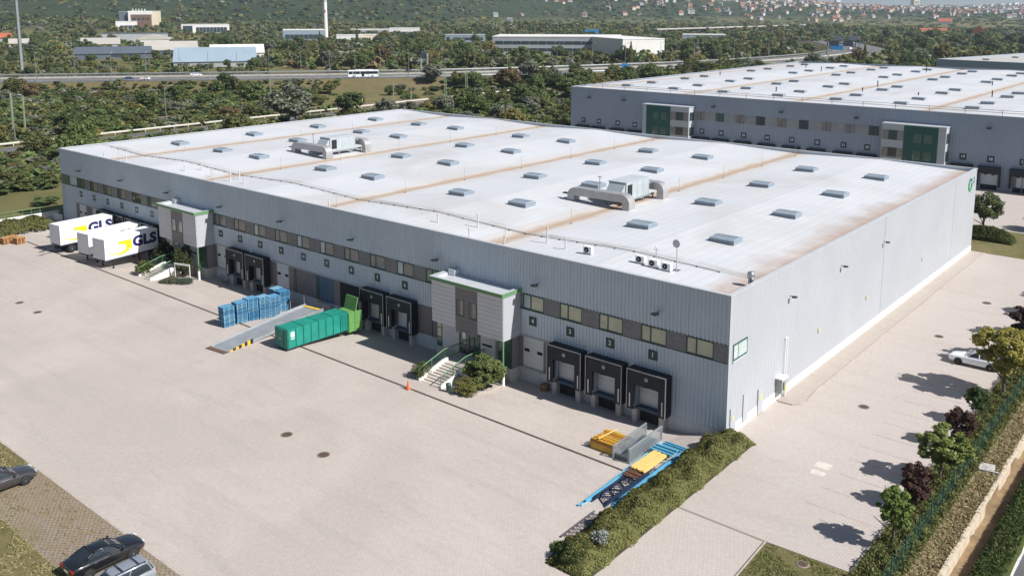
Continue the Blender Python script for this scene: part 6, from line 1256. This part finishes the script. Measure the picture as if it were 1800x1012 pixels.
bldg('terrace_block', 'white flat block with dark left part beyond the poplars', 322,402,62,44,18,M_BW,M_BW,bands=((0.25,0.75,9,0.3,0.95),(0.1,0.9,1,0.02,0.24)))
bldg('depot', 'long white and blue depot building left of the round tower', 499,570,72,54,36,M_BBL,M_BW,bands=((0.2,0.6,8,0.05,0.95),)); bldg('depot', 'dark shed roofed depot left of the round tower', 487,548,55,46,26,M_BDK,M_BGY,bands=((0.3,0.8,6,0.05,0.95),)); bldg('depot', 'small dark blue block beside the round tower', 547,569,57,44,16,M_BDK,M_BDK)
bldg('showroom', 'white showroom with long flat roof and blue glazing, middle distance', 685,738,64,51,30,M_BW,M_BW,bands=((0.15,0.6,6,0.05,0.75),)); bldg('showroom', 'long thin white roofed hall left of the showroom', 618,690,61,53,30,M_BGY,M_BW); bldg('showroom', 'cream low building in front of the white showroom', 632,676,71,62,18,M_BC,M_BW); bldg('showroom', 'white low building left of the cream one', 592,632,72,63,20,M_BW,M_BW)
bldg('office', 'blue-grey box building with one tall window in mid distance', 783,853,80,63,26,M_BBL,M_BGY,bands=((0.3,0.85,1,0.03,0.12),(0.55,0.8,8,0.2,0.95)))
bldg('office', 'long grey office building with ribbon windows beyond the motorway', 865,1092,98,66,46,M_BGY,M_BW,yaw=-3,bands=((0.62,0.78,14,0.02,0.96),(0.25,0.40,14,0.02,0.96)))
bldg('office', 'bright white windowless hall at the end of the long grey office', 1090,1172,104,70,60,M_BW,M_BW,yaw=28)
bldg('shed', 'white flat shed with blue end below the viaduct', 1200,1274,72,62,24,M_BSK,M_BW,bands=((0.1,0.8,2,0.62,0.98),))
bldg('hall', 'white flat hall behind the trees right of centre', 806,826,58,50,20,M_BW,M_BW,'gable'); bldg('hall', 'red-brown roofed row right of centre', 1324,1380,55,47,20,M_BW,M_BRD,'gable',0.7); bldg('hall', 'low red-roofed row near the right', 1618,1662,60,51,20,M_BW,M_BRD,'gable',0.7)
bldg('villa', 'white house with red hipped roof among trees at right', 1708,1731,72,45,14,M_BC,M_BRD,'end',0.5,bands=((0.25,0.45,2,0.2,0.9),(0.6,0.8,2,0.2,0.9))); bldg('house', 'red-roofed house among trees left of the white villa', 1650,1672,44,33,14,M_BW,M_BRD,'gable',0.5)
bldg('barn', 'blue tin roof behind the trees right of centre', 1188,1204,52,46,14,M_BVB,M_BVB,'gable',0.6); bldg('barn', 'white house with pitched roof in mid distance at left', 104,123,62,52,14,M_BW,M_BTN,'end',0.5); bldg('barn', 'cream house with pitched roof left of the poplars', 40,58,62,54,14,M_BC,M_BRD,'end',0.5)
for i, (a, b, y1, y0, m, rm) in enumerate(((158,184,33,28,M_BGY,M_BGY),(708,735,33,22,M_BGY,M_BGY),(752,772,31,25,M_BW,M_BRD),(782,800,33,26,M_BSK,M_BVB),(1008,1016,23,18,M_BW,M_BRD),(905,945,30,27,M_BW,M_BW),(1010,1022,34,31,M_BW,M_BW))):
    bldg('far_block', ('grey hall far off behind the brown office block','grey flat block on the far plain left of centre','white block with red roof on the far plain','blue and white block on the far plain','white house with red roof below the hill centre','long white shed on the far plain','small white shed at the edge of the green field')[i], a, b, y1, y0, 30, m, rm)
def tall(px, top, base_d, w, lab, m, floors=0):
    d = _r2*((px-900)/FPX)-_u2*((top-272.904)/FPX)+_f; q = CAM+d*(base_d/d.dot(_f)); t = thing('tower_block', lab, 'tower', (q.x,q.y,0), YAW*-1+0.4); B(-w/2,w/2,-w/3,w/3,-5,q.z).build('wall', m, t)
    for k in range(floors): B(-w*0.4,w*0.4,-w/3-0.2,-w/3,q.z*0.3+k*5,q.z*0.3+k*5+2.5).build('window', M_BWIN, t)
tall(1609,-3,3900,30,'pale concrete tower block standing above the right skyline',M_BC,8); 
for i, (px, tp, w) in enumerate(((1760,7,30),(1775,6,24),(1785,5,34),(1795,6,28),(1472,0,26))): tall(px, tp, 4600, w, 'white tower block on the horizon, %s' % ('leftmost of the four at the right edge','second of the four at the right edge','third of the four at the right edge','last of the four at the right edge','alone left of the big tower block')[i], M_BW, 0)
# round tower, telecom mast, billboards, viaduct, field
c = hit(573,66); d = (c-CAM).dot(_f); t = thing('round_tower', 'tall white cylindrical tower with red emblem in mid distance', 'tower', (c.x,c.y,0)); MB().lathe([(2.3,0),(2.1,20),(2.0,37.0)],n=18).build('shaft', M_BW, t); MB().lathe([(2.05,37),(2.05,38.4),(1.7,38.8)],n=18).build('cap', M_BSK, t); vd = (CAM-c).normalized(); B(-0.6,0.6,-2.3,-1.7,26,28.5).build('emblem', M_BRD, t, (0,0,0), math.atan2(vd.y,vd.x)+math.pi/2)
c = hit(39,127); t = thing('telecom_mast', 'tall slender telecom mast with antennas at the left edge', 'mast', (c.x,c.y,0)); MB().lathe([(1.0,0),(0.8,20),(0.62,44)],n=10).build('pole', M_GALV, t)
mb = MB().tube((1.0,-0.8,0.5),(0.9,-0.6,42),0.18,5); 
for k in range(28): mb.tube((0.7,-0.6,1+k*1.5),(1.15,-0.95,1+k*1.5),0.06,4)
mb.build('cable_ladder', M_GALV, t)
for k in range(6): a = k*1.05; B(-0.25,0.25,-0.18,0.18,-1.4,1.4).build('antenna', M_WHITE, t, (math.cos(a)*1.5,math.sin(a)*1.5,37.0+(k % 2)*1.5), a)
def sign(px, by, ty, wpx, hpx, m, lab, name='billboard', cat='billboard', legs=1):
    c = hit(px, by); d = (c-CAM).dot(_f); g = hill(c.x,c.y); h = (by-ty)*d/FPX; w = wpx*d/FPX; hh = hpx*d/FPX; vd = Vector((c.x-CAM.x,c.y-CAM.y)).normalized(); t = thing(name, lab, cat, (c.x,c.y,0), math.atan2(vd.y,vd.x)-math.pi/2)
    B(-w/2,w/2,-0.2,0.2,h-hh,h).build('panel', m, t)
    for x in ((0,) if legs == 1 else (-w*0.42,w*0.42)): MB().tube((x,0,-1),(x,0,h-hh),max(0.12,0.0003*d),6).build('post', M_GALV, t)
sign(1040,66,52.5,25,9,M_BVB,'large plain bright blue board above the long grey office',legs=2)
for i, px in enumerate((1554,1635,1678,1721,1750)): sign(px,30,23.5,6.5,4,M_BW,'small white board on the far plain at right, %s from the left' % ('first','second','third','fourth','fifth')[i])
sign(1098,139,112,11,10,M_BVB,'blue road sign on a pole in front of the motorway','road_sign','sign'); sign(1470,104,80,20,8,M_BVB,'blue motorway direction board near the bend','road_sign','sign',2)
v = thing('viaduct', 'pale concrete viaduct crossing the trees right of centre', 'bridge')
a, b = hit(1150,64), hit(1420,56); a.z = b.z = 0
mb = MB().bar(a+Vector((0,0,7.5)),b+Vector((0,0,9.0)),9,1.2); mb.build('deck', M_CONC, v)
for k in range(9): q = a.lerp(b,(k+0.5)/9); B(q.x-1,q.x+1,q.y-1,q.y+1,-1,7.2).build('pier', M_CONC, v)
# green field on the far plain
mb = MB(); G = []
for j in range(6):
    for i in range(9): q = CAM+(_r*((945+235*i/8-900)/FPX)+FW)*(1330+70*j); G.append((q.x,q.y,hill(q.x,q.y)+1.2))
mb.add(G,[(j*9+i,j*9+i+1,(j+1)*9+i+1,(j+1)*9+i) for j in range(5) for i in range(8)]); mb.build('green_field', grass_mat('field', (0.12,0.13,0.05), (0.16,0.15,0.07), (0.10,0.12,0.045), 0.02), kind='structure')
mb = MB(); F = [hit(x,y)+Vector((0,0,0.12)) for x, y in ((485,121),(600,121),(590,104),(500,103))]; mb.add([tuple(p) for p in F],[(0,1,2,3)]); mb.build('dry_meadow', M_DRY, kind='structure')
# ---------------------------------------------------------------- poles
lp = MB().tube((0,0,-0.3),(0,0,10.5),0.11,6,0,0.07).mesh('pole', M_GALV); la = MB().tube((0,0,10.4),(1.8,0,10.9),0.05,5).mesh('arm', M_GALV); lh = MB().cbox(1.6,2.5,-0.16,0.16,10.82,10.98,0.03).mesh('lamp_head', M_CAP)
def lamp_post(p, z, rz, lab): t = thing('street_lamp', lab, 'lamp post', (p[0],p[1],z), rz, 'street lamps'); put('pole', lp, t); put('arm', la, t); put('lamp_head', lh, t)
for px in (-20,60,137,196,258,317,366,418,476,529,580,626,668,720,778,836,893,930): p, a = on_road(px, 2.0 if px % 2 == 0 else -33); lamp_post(p, HZ, a+math.pi/2 if px % 2 == 0 else a-math.pi/2, 'tall motorway lamp post on the %s edge of the motorway' % ('near' if px % 2 == 0 else 'far'))
for px in (980,1040,1100,1160,1220,1290,1350,1402,1440,1475,1510,1545): p, a = on_road(px, -33); lamp_post(p, HZ, a-math.pi/2, 'lamp post beside the motorway where it runs behind the second warehouse')
for px, py in ((27,246),(293,221),(1795,340)): c = hit(px,py); lamp_post((c.x,c.y), 0, 0.5, 'lamp post %s' % ('by the guard rail at the far left','beside the back road behind the warehouse','in the rear yard at the right edge')[(27,293,1795).index(px)])
M_MAST = mat('mast_green', (0.27,0.33,0.22), 0.6, var=0.1)
def lattice(h, w):
    mb = MB()
    for sx in (-1,1):
        for sy in (-1,1): mb.bar((sx*w,sy*w*0.7,0),(sx*w*0.7,sy*w*0.5,h),0.09,0.09)
    n = int(h/0.9)
    for k in range(n):
        z0, z1 = k*h/n, (k+1)*h/n; s = 1 if k % 2 else -1
        for sy in (-1,1): mb.bar((-s*w*0.9,sy*w*0.6,z0),(s*w*0.9,sy*w*0.6,z1),0.05,0.05)
        for sx in (-1,1): mb.bar((sx*w*0.85,-s*w*0.6,z0),(sx*w*0.85,s*w*0.6,z1),0.05,0.05)
    return mb
for i, (px, by, ty, thick) in enumerate(((783,171,117,1),(820,172,118,1),(997,154,103,1),(24,235,164,0),(45,233,168,0),(477,196,140,0),(1184,135,103,0),(1229,132,108,0),(692,180,146,0),(723,176,148,0))):
    c = hit(px,by); d = (c-CAM).dot(_f); h = (by-ty)*d/FPX; t = thing('railway_mast', '%s catenary mast beside the railway, %s' % ('pale green lattice' if thick else 'slim pale green', ('left of the pair near the middle','right of the pair near the middle','next to the second warehouse','leftmost at the far left','right of the pair at the far left','behind the grey poplar','left one above the second warehouse roof','right one above the second warehouse roof','left one behind the roof corner','right one behind the roof corner')[i]), 'mast', (c.x,c.y,0), 0.6)
    lattice(h, 0.36 if thick else 0.13).build('tower', M_MAST, t); MB().tube((0,0,h*0.86),(2.6,0.4,h*0.9),0.05,5).tube((0,0,h*0.95),(2.6,0.4,h*0.9),0.03,5).build('bracket', M_GALV, t)
M_YP = mat('yellow_post', (0.55,0.40,0.06), 0.6)
for i, (px, by) in enumerate(((637,184),(669,187))): c = hit(px,by); MB().tube((0,0,0),(0,0,1.8),0.16,8).lathe([(0.2,1.8),(0.2,1.9),(0.05,2.0)],n=8).build('gas_marker_post', M_YP, None, (c.x,c.y,0), label='yellow marker post by the railway, %s of two' % ('left','right')[i], cat='post')
def gantry(px, off0, off1, h, lab, panels=1):
    p, a = on_road(px, (off0+off1)/2); t = thing('sign_gantry', lab, 'gantry', (p.x,p.y,HZ), a); L = abs(off1-off0)/2
    for y in (-L,L): B(-0.3,0.3,y-0.3,y+0.3,-0.5,h).build('leg', M_GALV, t)
    mb = MB().bar((0,-L,h),(0,L,h),0.5,0.25).bar((0,-L,h-1.2),(0,L,h-1.2),0.5,0.25)
    for k in range(10): mb.bar((0,-L+2*L*k/10,h-1.2 if k % 2 else h),(0,-L+2*L*(k+1)/10,h if k % 2 else h-1.2),0.12,0.12)
    mb.build('beam', M_GALV, t)
    for k in range(panels): B(-0.6,-0.4,-L+2*L*(k+0.15)/panels,-L+2*L*(k+0.85)/panels,h-2.4,h+0.6).build('sign_panel', mat('sign_back', (0.13,0.15,0.18), 0.6), t)
gantry(745,-17,-32,8.5,'sign gantry over the far carriageway near the bus',2); gantry(1478,0,-16,8.5,'left sign gantry on the distant motorway bend',2); gantry(1520,-15,-32,8.5,'right sign gantry on the distant motorway bend',2)
# ================================================================ trees and scrub of the wide landscape
PAL = {'dark green':(0.068,0.098,0.034),'olive green':(0.125,0.135,0.048),'mid green':(0.098,0.136,0.044),'silvery grey-green':(0.17,0.185,0.135),'yellowing':(0.185,0.165,0.055),'rust-brown':(0.145,0.105,0.052)}
NAMES = list(PAL)
rs = np.random.RandomState(21); rr = random.Random(21)
def pxy(x, y, z=0.0):
    d = Vector((x,y,z))-CAM; f = d.dot(_f)
    return (900+FPX*d.dot(_r2)/f, 272.904-FPX*d.dot(_u2)/f, f) if f > 1 else (-9999,0,f)
HW2 = [Vector(p) for p in HWY]; RW2 = [Vector(p) for p in RW]
def dist_poly(P, x, y):
    q = Vector((x,y)); b = 1e9; side = 0
    for a, c in zip(P[:-1], P[1:]):
        s = c-a; t = max(0, min(1, (q-a).dot(s)/s.length_squared)); e = a+s*t; d = (q-e).length
        if d < b: b = d; side = s.x*(q.y-a.y)-s.y*(q.x-a.x)
    return b, side
def free(x, y, m=3.0):
    """keep roads, rails, plots and buildings clear"""
    if -117-m < x < 27+m and -80 < y < 84+m: return False
    if W2X0-m-2 < x < W2X1+40 and 80 < y < W2Y1+m: return False
    if -78 < x < 70 and 285 < y < 400: return False
    if abs(x+185.5) < 7+m*0.6: return False
    if dist_poly(RW2, x, y)[0] < 6+m*0.5: return False
    d, s = dist_poly(HW2, x, y)
    if s > 0 and d < 37+m: return False      # beyond the near edge = the carriageways
    if s <= 0 and d < 3.2: return False
    for fx, fy, fr in FOOT:
        if (x-fx)**2+(y-fy)**2 < (fr+m*0.7)**2: return False
    return True
VAR = {k: [mesh_quads('crown', crown(100+i*7+j, n, lf, k, clumps=cl+22, cr=0.80), LEAF) for i in range(3)] for j, (k, n, lf, cl) in enumerate((('round',3000,0.115,34),('dome',3000,0.115,32),('egg',3000,0.115,34),('cone',1800,0.10,40)))}
TRK = [trunk_mb(1.0,0.022,s,5,0.22,0.6).mesh('trunk', M_BARK) for s in range(3)]
def gz(x, y):
    d, s = dist_poly(HW2, x, y)
    return HZ*max(0, min(1, (11-d)/9)) if s <= 0 and d < 11 else hill(x, y)
def plant(x, y, h, w, cname, kind, lab, name, cat, group, trunk=True):
    z = gz(x,y); t = thing(name, lab, cat, (x,y,z), rr.uniform(0,6.28), group); c = PAL[cname]; k = rr.uniform(0.8,1.25); c = tuple(v*k for v in c)
    cr = put('crown', rr.choice(VAR[kind]), t, (0,0,h*0.12 if trunk else 0), 0, color=c)
    if kind == 'dome': cr.scale = (w/2,w/2,h/1.95*(0.9)); cr.location.z = -h*0.42
    else: cr.scale = (w/2,w/2,h*0.44 if trunk else h/2)
    if trunk: tk = put('trunk', rr.choice(TRK), t); tk.scale = (h,h,h)
    return t
# zone 1: scrub between the plot and the motorway - individual bushes
GR1 = 'bushes in the scrub between the warehouse and the motorway'; cnt = 0; tries = 0; POS = []
while cnt < 285 and tries < 9000:
    tries += 1; x = rr.uniform(-345,-100); y = rr.uniform(-45,330); X, Y, f = pxy(x,y)
    if not (-40 < X < 1120 and f > 60) or not free(x,y,2): continue
    d, s = dist_poly(HW2, x, y)
    if s > 0: continue
    if -134 < x and y < 34 and not (rr.random() < 0.10 and x < -118): continue
    if -117 < x and y < 84: continue
    big = rr.random() < 0.13 or (X > 850 and x > -182 and rr.random() < 0.85); h = rr.uniform(5.0,8.5) if big else rr.uniform(2.0,4.2); w = h*rr.uniform(0.85,1.25) if big else h*rr.uniform(1.3,2.1)
    if d < 26 and not big: h *= 0.6; w *= 0.8
    if d < 22 and rr.random() < 0.25: continue
    if any((x-a)**2+(y-b)**2 < (0.30*(w+c))**2 for a, b, c in POS): continue
    POS.append((x,y,w)); cn = rr.choices(NAMES,(2.5,4,4.5,2.2,0.9,0.4))[0]
    zone = 'on the motorway embankment' if d < 30 else ('beside the railway' if dist_poly(RW2,x,y)[0] < 22 else ('left of the back road' if x < -185 else 'between the back road and the warehouses'))
    if big: plant(x,y,h,w,cn,rr.choice(['round','egg']),'%s tree %s' % (cn,zone),'scrub_tree','tree','trees in the scrub between the warehouse and the motorway')
    else: plant(x,y,h,w,cn,rr.choice(['dome','round']),'%s bush %s' % (cn,zone),'scrub_bush','bush',GR1,False)
    cnt += 1
cnt = 0
while cnt < 80:
    X0 = rr.uniform(870,1330); p, a = on_road(X0, rr.uniform(5,50)); x, y = p.x+rr.uniform(-3,3), p.y+rr.uniform(-3,3)
    if not free(x,y,1.5): cnt += 0.2; continue
    h = rr.uniform(6.0,10.5); cn = rr.choices(NAMES,(4,3,4,2,1,0.6))[0]; plant(x,y,h,h*rr.uniform(0.85,1.25),cn,rr.choice(['round','egg']),'%s tree before the motorway, %s of the second warehouse' % (cn,'left' if X0 < 1000 else 'above the roof edge'),'scrub_tree','tree','trees in front of the motorway by the second warehouse'); cnt += 1
# some that stand out
for px, py, h, w, cn, kind, lab in ((510,222,12.0,13,'silvery grey-green','egg','big silvery poplar just behind the warehouse roof'),(127,240,7.5,8,'dark green','egg','dark leafy tree in front of the back road guard rail at far left'),(68,276,5.5,6,'olive green','round','round olive bush between the back road and the warehouse end'),(470,146,4.5,4.5,'dark green','round','single dark bush on the embankment below the motorway')):
    c = hit(px,py); plant(c.x,c.y,h,w,cn,kind,lab,'landmark_tree','tree',None)
# zone 2: trees beyond the motorway - individuals
cnt = 0; tries = 0; POS2 = []
while cnt < 290 and tries < 20000:
    tries += 1; f0 = 330+620*rr.random()**1.3; X0 = rr.uniform(-40,1840); q = CAM+(_r*((X0-900)/FPX)+FW)*f0; x, y = q.x, q.y
    d, s = dist_poly(HW2, x, y)
    if s <= 0 and not (X0 > 1000 and y > 255): continue
    if not free(x,y,3): continue
    h = rr.uniform(7,13); w = h*rr.uniform(0.75,1.1); kind = rr.choice(['round','egg','round'])
    if rr.random() < 0.06: kind = 'cone'; h *= 1.35; w = h*0.24
    if d < 55 and s > 0: h *= 0.5; w = h*1.5
    if X0 < 470 and f0 < 640: h = rr.uniform(3.5,7.0); w = h*1.05
    if any((x-a)**2+(y-b)**2 < (0.28*(w+c))**2 for a, b, c in POS2): continue
    if 470 < X0 < 610 and f0 < 440: continue
    POS2.append((x,y,w)); cn = rr.choices(NAMES,(4,3,4,1.2,1.0,0.5))[0]; side = 'left' if X0 < 480 else ('left of centre' if X0 < 900 else ('right of centre' if X0 < 1350 else 'right'))
    plant(x,y,h,w,cn,kind,'%s %s beyond the motorway, %s, %s' % (cn,'poplar' if kind == 'cone' else 'tree',side,'close to the road' if f0 < 470 else ('among the buildings' if f0 < 700 else 'far back on the plain')),'roadside_tree','tree','trees beyond the motorway'); cnt += 1
# the masses that cannot be counted: undergrowth, woodland, wooded hills
LOW = [crown(300+i, n, lf, k, clumps=cl) for i, (k, n, lf, cl) in enumerate((('round',84,0.46,14),('dome',84,0.46,14),('egg',84,0.46,14),('round',26,0.80,8),('dome',26,0.80,8)))]
PALA = np.array([PAL[n] for n in NAMES])
def mass(name, spots, lab, lods):
    V = []; Cc = []
    for (x,y,z,w,h,ci) in spots:
        b = LOW[lods[rs.randint(len(lods))]]; a = rs.uniform(0,6.28); c, s_ = math.cos(a), math.sin(a); v = np.empty_like(b); v[:,0] = (b[:,0]*c-b[:,1]*s_)*w/2+x; v[:,1] = (b[:,0]*s_+b[:,1]*c)*w/2+y; v[:,2] = b[:,2]*h/2*0.95+z-h*0.12
        V.append(v); Cc.append(np.tile(PALA[ci]*rs.uniform(0.7,1.4),(len(b)//4,1)))
    put(name, mesh_quads(name, np.concatenate(V), LEAFA, np.concatenate(Cc)), None, label=lab, cat='vegetation', kind='stuff')
sp = []; P6 = np.array([2.4,4.5,4.2,1.8,0.9,0.4]); P6 = P6/P6.sum()
for k in range(26000):
    x = rs.uniform(-350,-100); y = rs.uniform(-50,340); X, Y, f = pxy(x,y)
    if not (-40 < X < 1120 and f > 60) or not free(x,y,0.8): continue
    d, s = dist_poly(HW2, x, y)
    if s > 0 or (d < 26 and rs.rand() < 0.12) : continue
    if x > -134 and y < 34 and rs.rand() < 0.9: continue
    if math.sin(x*0.045+1.3*math.sin(y*0.03))+math.sin(y*0.037+x*0.02) > 1.15: continue
    w = rs.uniform(1.8,4.8)*(0.75 if d < 16 else 1); sp.append((x,y,gz(x,y),w,w*rs.uniform(0.35,0.75),rs.choice(6,p=P6)))
    if len(sp) > 5200: break
mass('undergrowth', sp, 'tangled low undergrowth covering the scrubland before the motorway', (0,1,2))
sp = []
for k in range(60000):
    f0 = 330+900*rs.rand()**0.8; X0 = rs.uniform(-60,1860); q = CAM+(_r*float((X0-900)/FPX)+FW)*float(f0); x, y = q.x, q.y
    d, s = dist_poly(HW2, x, y)
    if s <= 0 and not (X0 > 1000 and y > 255): continue
    if not free(x,y,2.5): continue
    if 470 < X0 < 610 and f0 < 440: continue
    h = rs.uniform(4,9); w = h*rs.uniform(0.9,1.4)
    if d < 55 and s > 0: h *= 0.45
    if X0 < 470 and f0 < 640: h = min(h,3.5); w = min(w,5)
    sp.append((x,y,hill(x,y),w,h,rs.choice(6,p=P6)))
    if len(sp) > 4200: break
mass('woodland', sp, 'continuous woodland and scrub beyond the motorway', (0,1,2))
HOUSES = []
for k in range(40000):                       # houses first, so that trees keep off them
    f0 = 1500+2500*rr.random()**0.8; X0 = rr.uniform(-40,1840); px_w = (0.28 if X0 < 880 else (0.8 if X0 < 1200 else 1.6))
    if rr.random() > px_w: continue
    if X0 > 1150 and f0 < 1900: continue
    if X0 <= 1150 and f0 < 1900 and rr.random() < 0.8: continue
    q = CAM+(_r*((X0-900)/FPX)+FW)*f0
    if 925 < X0 < 1195 and 1150 < f0 < 1800: continue
    HOUSES.append((q.x,q.y,hill(q.x,q.y),X0,f0))
    if len(HOUSES) >= 1500: break
HOUSES.sort(key=lambda h_: h_[4])
WALLS = [mat('house_white', (0.52,0.51,0.49), 0.8), mat('house_cream', (0.58,0.50,0.38), 0.8), mat('house_grey', (0.42,0.42,0.42), 0.8)]; ROOFS = [mat('roof_faded_red', (0.27,0.125,0.085), 0.8), mat('roof_brown', (0.24,0.095,0.06), 0.8), mat('roof_grey', (0.22,0.20,0.20), 0.8), mat('roof_pale', (0.48,0.42,0.38), 0.8)]
def house_mb(w, d, h, r): 
    mb = MB().box(-w/2,w/2,-d/2,d/2,-4,h); mb.prism([(-d/2-0.5,h-0.1),(0,h+r),(d/2+0.5,h-0.1)],'x',-w/2-0.4,w/2+0.4,1)
    for x in (-w*0.3,0.0,w*0.3): mb.box(x-0.6,x+0.6,-d/2-0.06,d/2+0.06,h*0.35,h*0.75,2)
    return mb
HM = [house_mb(rr.uniform(8,12),rr.uniform(7,9),rr.uniform(4,6),rr.uniform(2,3.2)).mesh('hillside_house', [WALLS[i % 3], ROOFS[(i*5+i//3) % 4], M_BWIN]) for i in range(12)]
for i, (x,y,z,X0,f0) in enumerate(HOUSES[:300]):
    z_ = 'left part of the far hillside' if X0 < 600 else ('middle of the far hillside' if X0 < 1150 else 'far slope at right'); hi = rr.randrange(12); put('hillside_house', HM[hi], None, (x,y,z+0.5), rr.uniform(0,6.28), 'small %s house with %s roof, %s on the %s' % (('white','cream','grey')[hi % 3],('red','brown','grey','pale')[(hi*5+hi//3) % 4],'lower down' if f0 < 2300 else 'higher up',z_), 'house', 'houses on the far hills')
mb = MB()
for (x,y,z,X0,f0) in HOUSES[300:]:
    w, d, h, r = rr.uniform(8,15), rr.uniform(7,11), rr.uniform(4,8), rr.uniform(2,3.5); a = rr.uniform(0,6.28); k = len(mb.v); m0 = len(mb.m); mb.box(-w/2,w/2,-d/2,d/2,-4,h,rr.randint(0,2)); mb.prism([(-d/2-0.5,h-0.1),(0,h+r),(d/2+0.5,h-0.1)],'x',-w/2-0.4,w/2+0.4,3+rr.randint(0,3))
    for j in range(k,len(mb.v)): vx, vy, vz = mb.v[j]; mb.v[j] = (vx*math.cos(a)-vy*math.sin(a)+x,vx*math.sin(a)+vy*math.cos(a)+y,vz+z)
mb.build('distant_houses', WALLS+ROOFS, None, label='countless small houses spread over the farthest slopes', cat='houses', kind='stuff')
sp = []
for k in range(60000):
    f0 = 1100+3300*rs.rand()**0.62; X0 = rs.uniform(-60,1860); q = CAM+(_r*float((X0-900)/FPX)+FW)*float(f0)
    if 940 < X0 < 1185 and 1290 < f0 < 1640 and rs.rand() < 0.93: continue
    w = rs.uniform(7,15)*(0.75+f0/5500); h = rs.uniform(5,9)*(1.0 if X0 < 1250 else 0.7)
    if X0 > 1150 and f0 > 1900 and rs.rand() < 0.35: continue
    sp.append((q.x,q.y,hill(q.x,q.y)-1,w,h,rs.choice([0,1,1,2,2,3,4])))
    if len(sp) > 22000: break
mass('wooded_hills', sp, 'wooded hills on the horizon', (3,4))
# ---------------------------------------------------------------- air
hz = bpy.data.materials.new('haze_air'); hz.use_nodes = True; nt = hz.node_tree; nt.nodes.remove(nt.nodes['Principled BSDF']); pv = nt.nodes.new('ShaderNodeVolumePrincipled'); pv.inputs['Color'].default_value = (0.74,0.88,1.0,1); pv.inputs['Density'].default_value = 0.000105; pv.inputs['Anisotropy'].default_value = 0.25; nt.links.new(pv.outputs[0], nt.nodes['Material Output'].inputs['Volume'])
B(-12100,7100,-7100,12100,-12,250).build('haze', hz, None, kind='stuff')
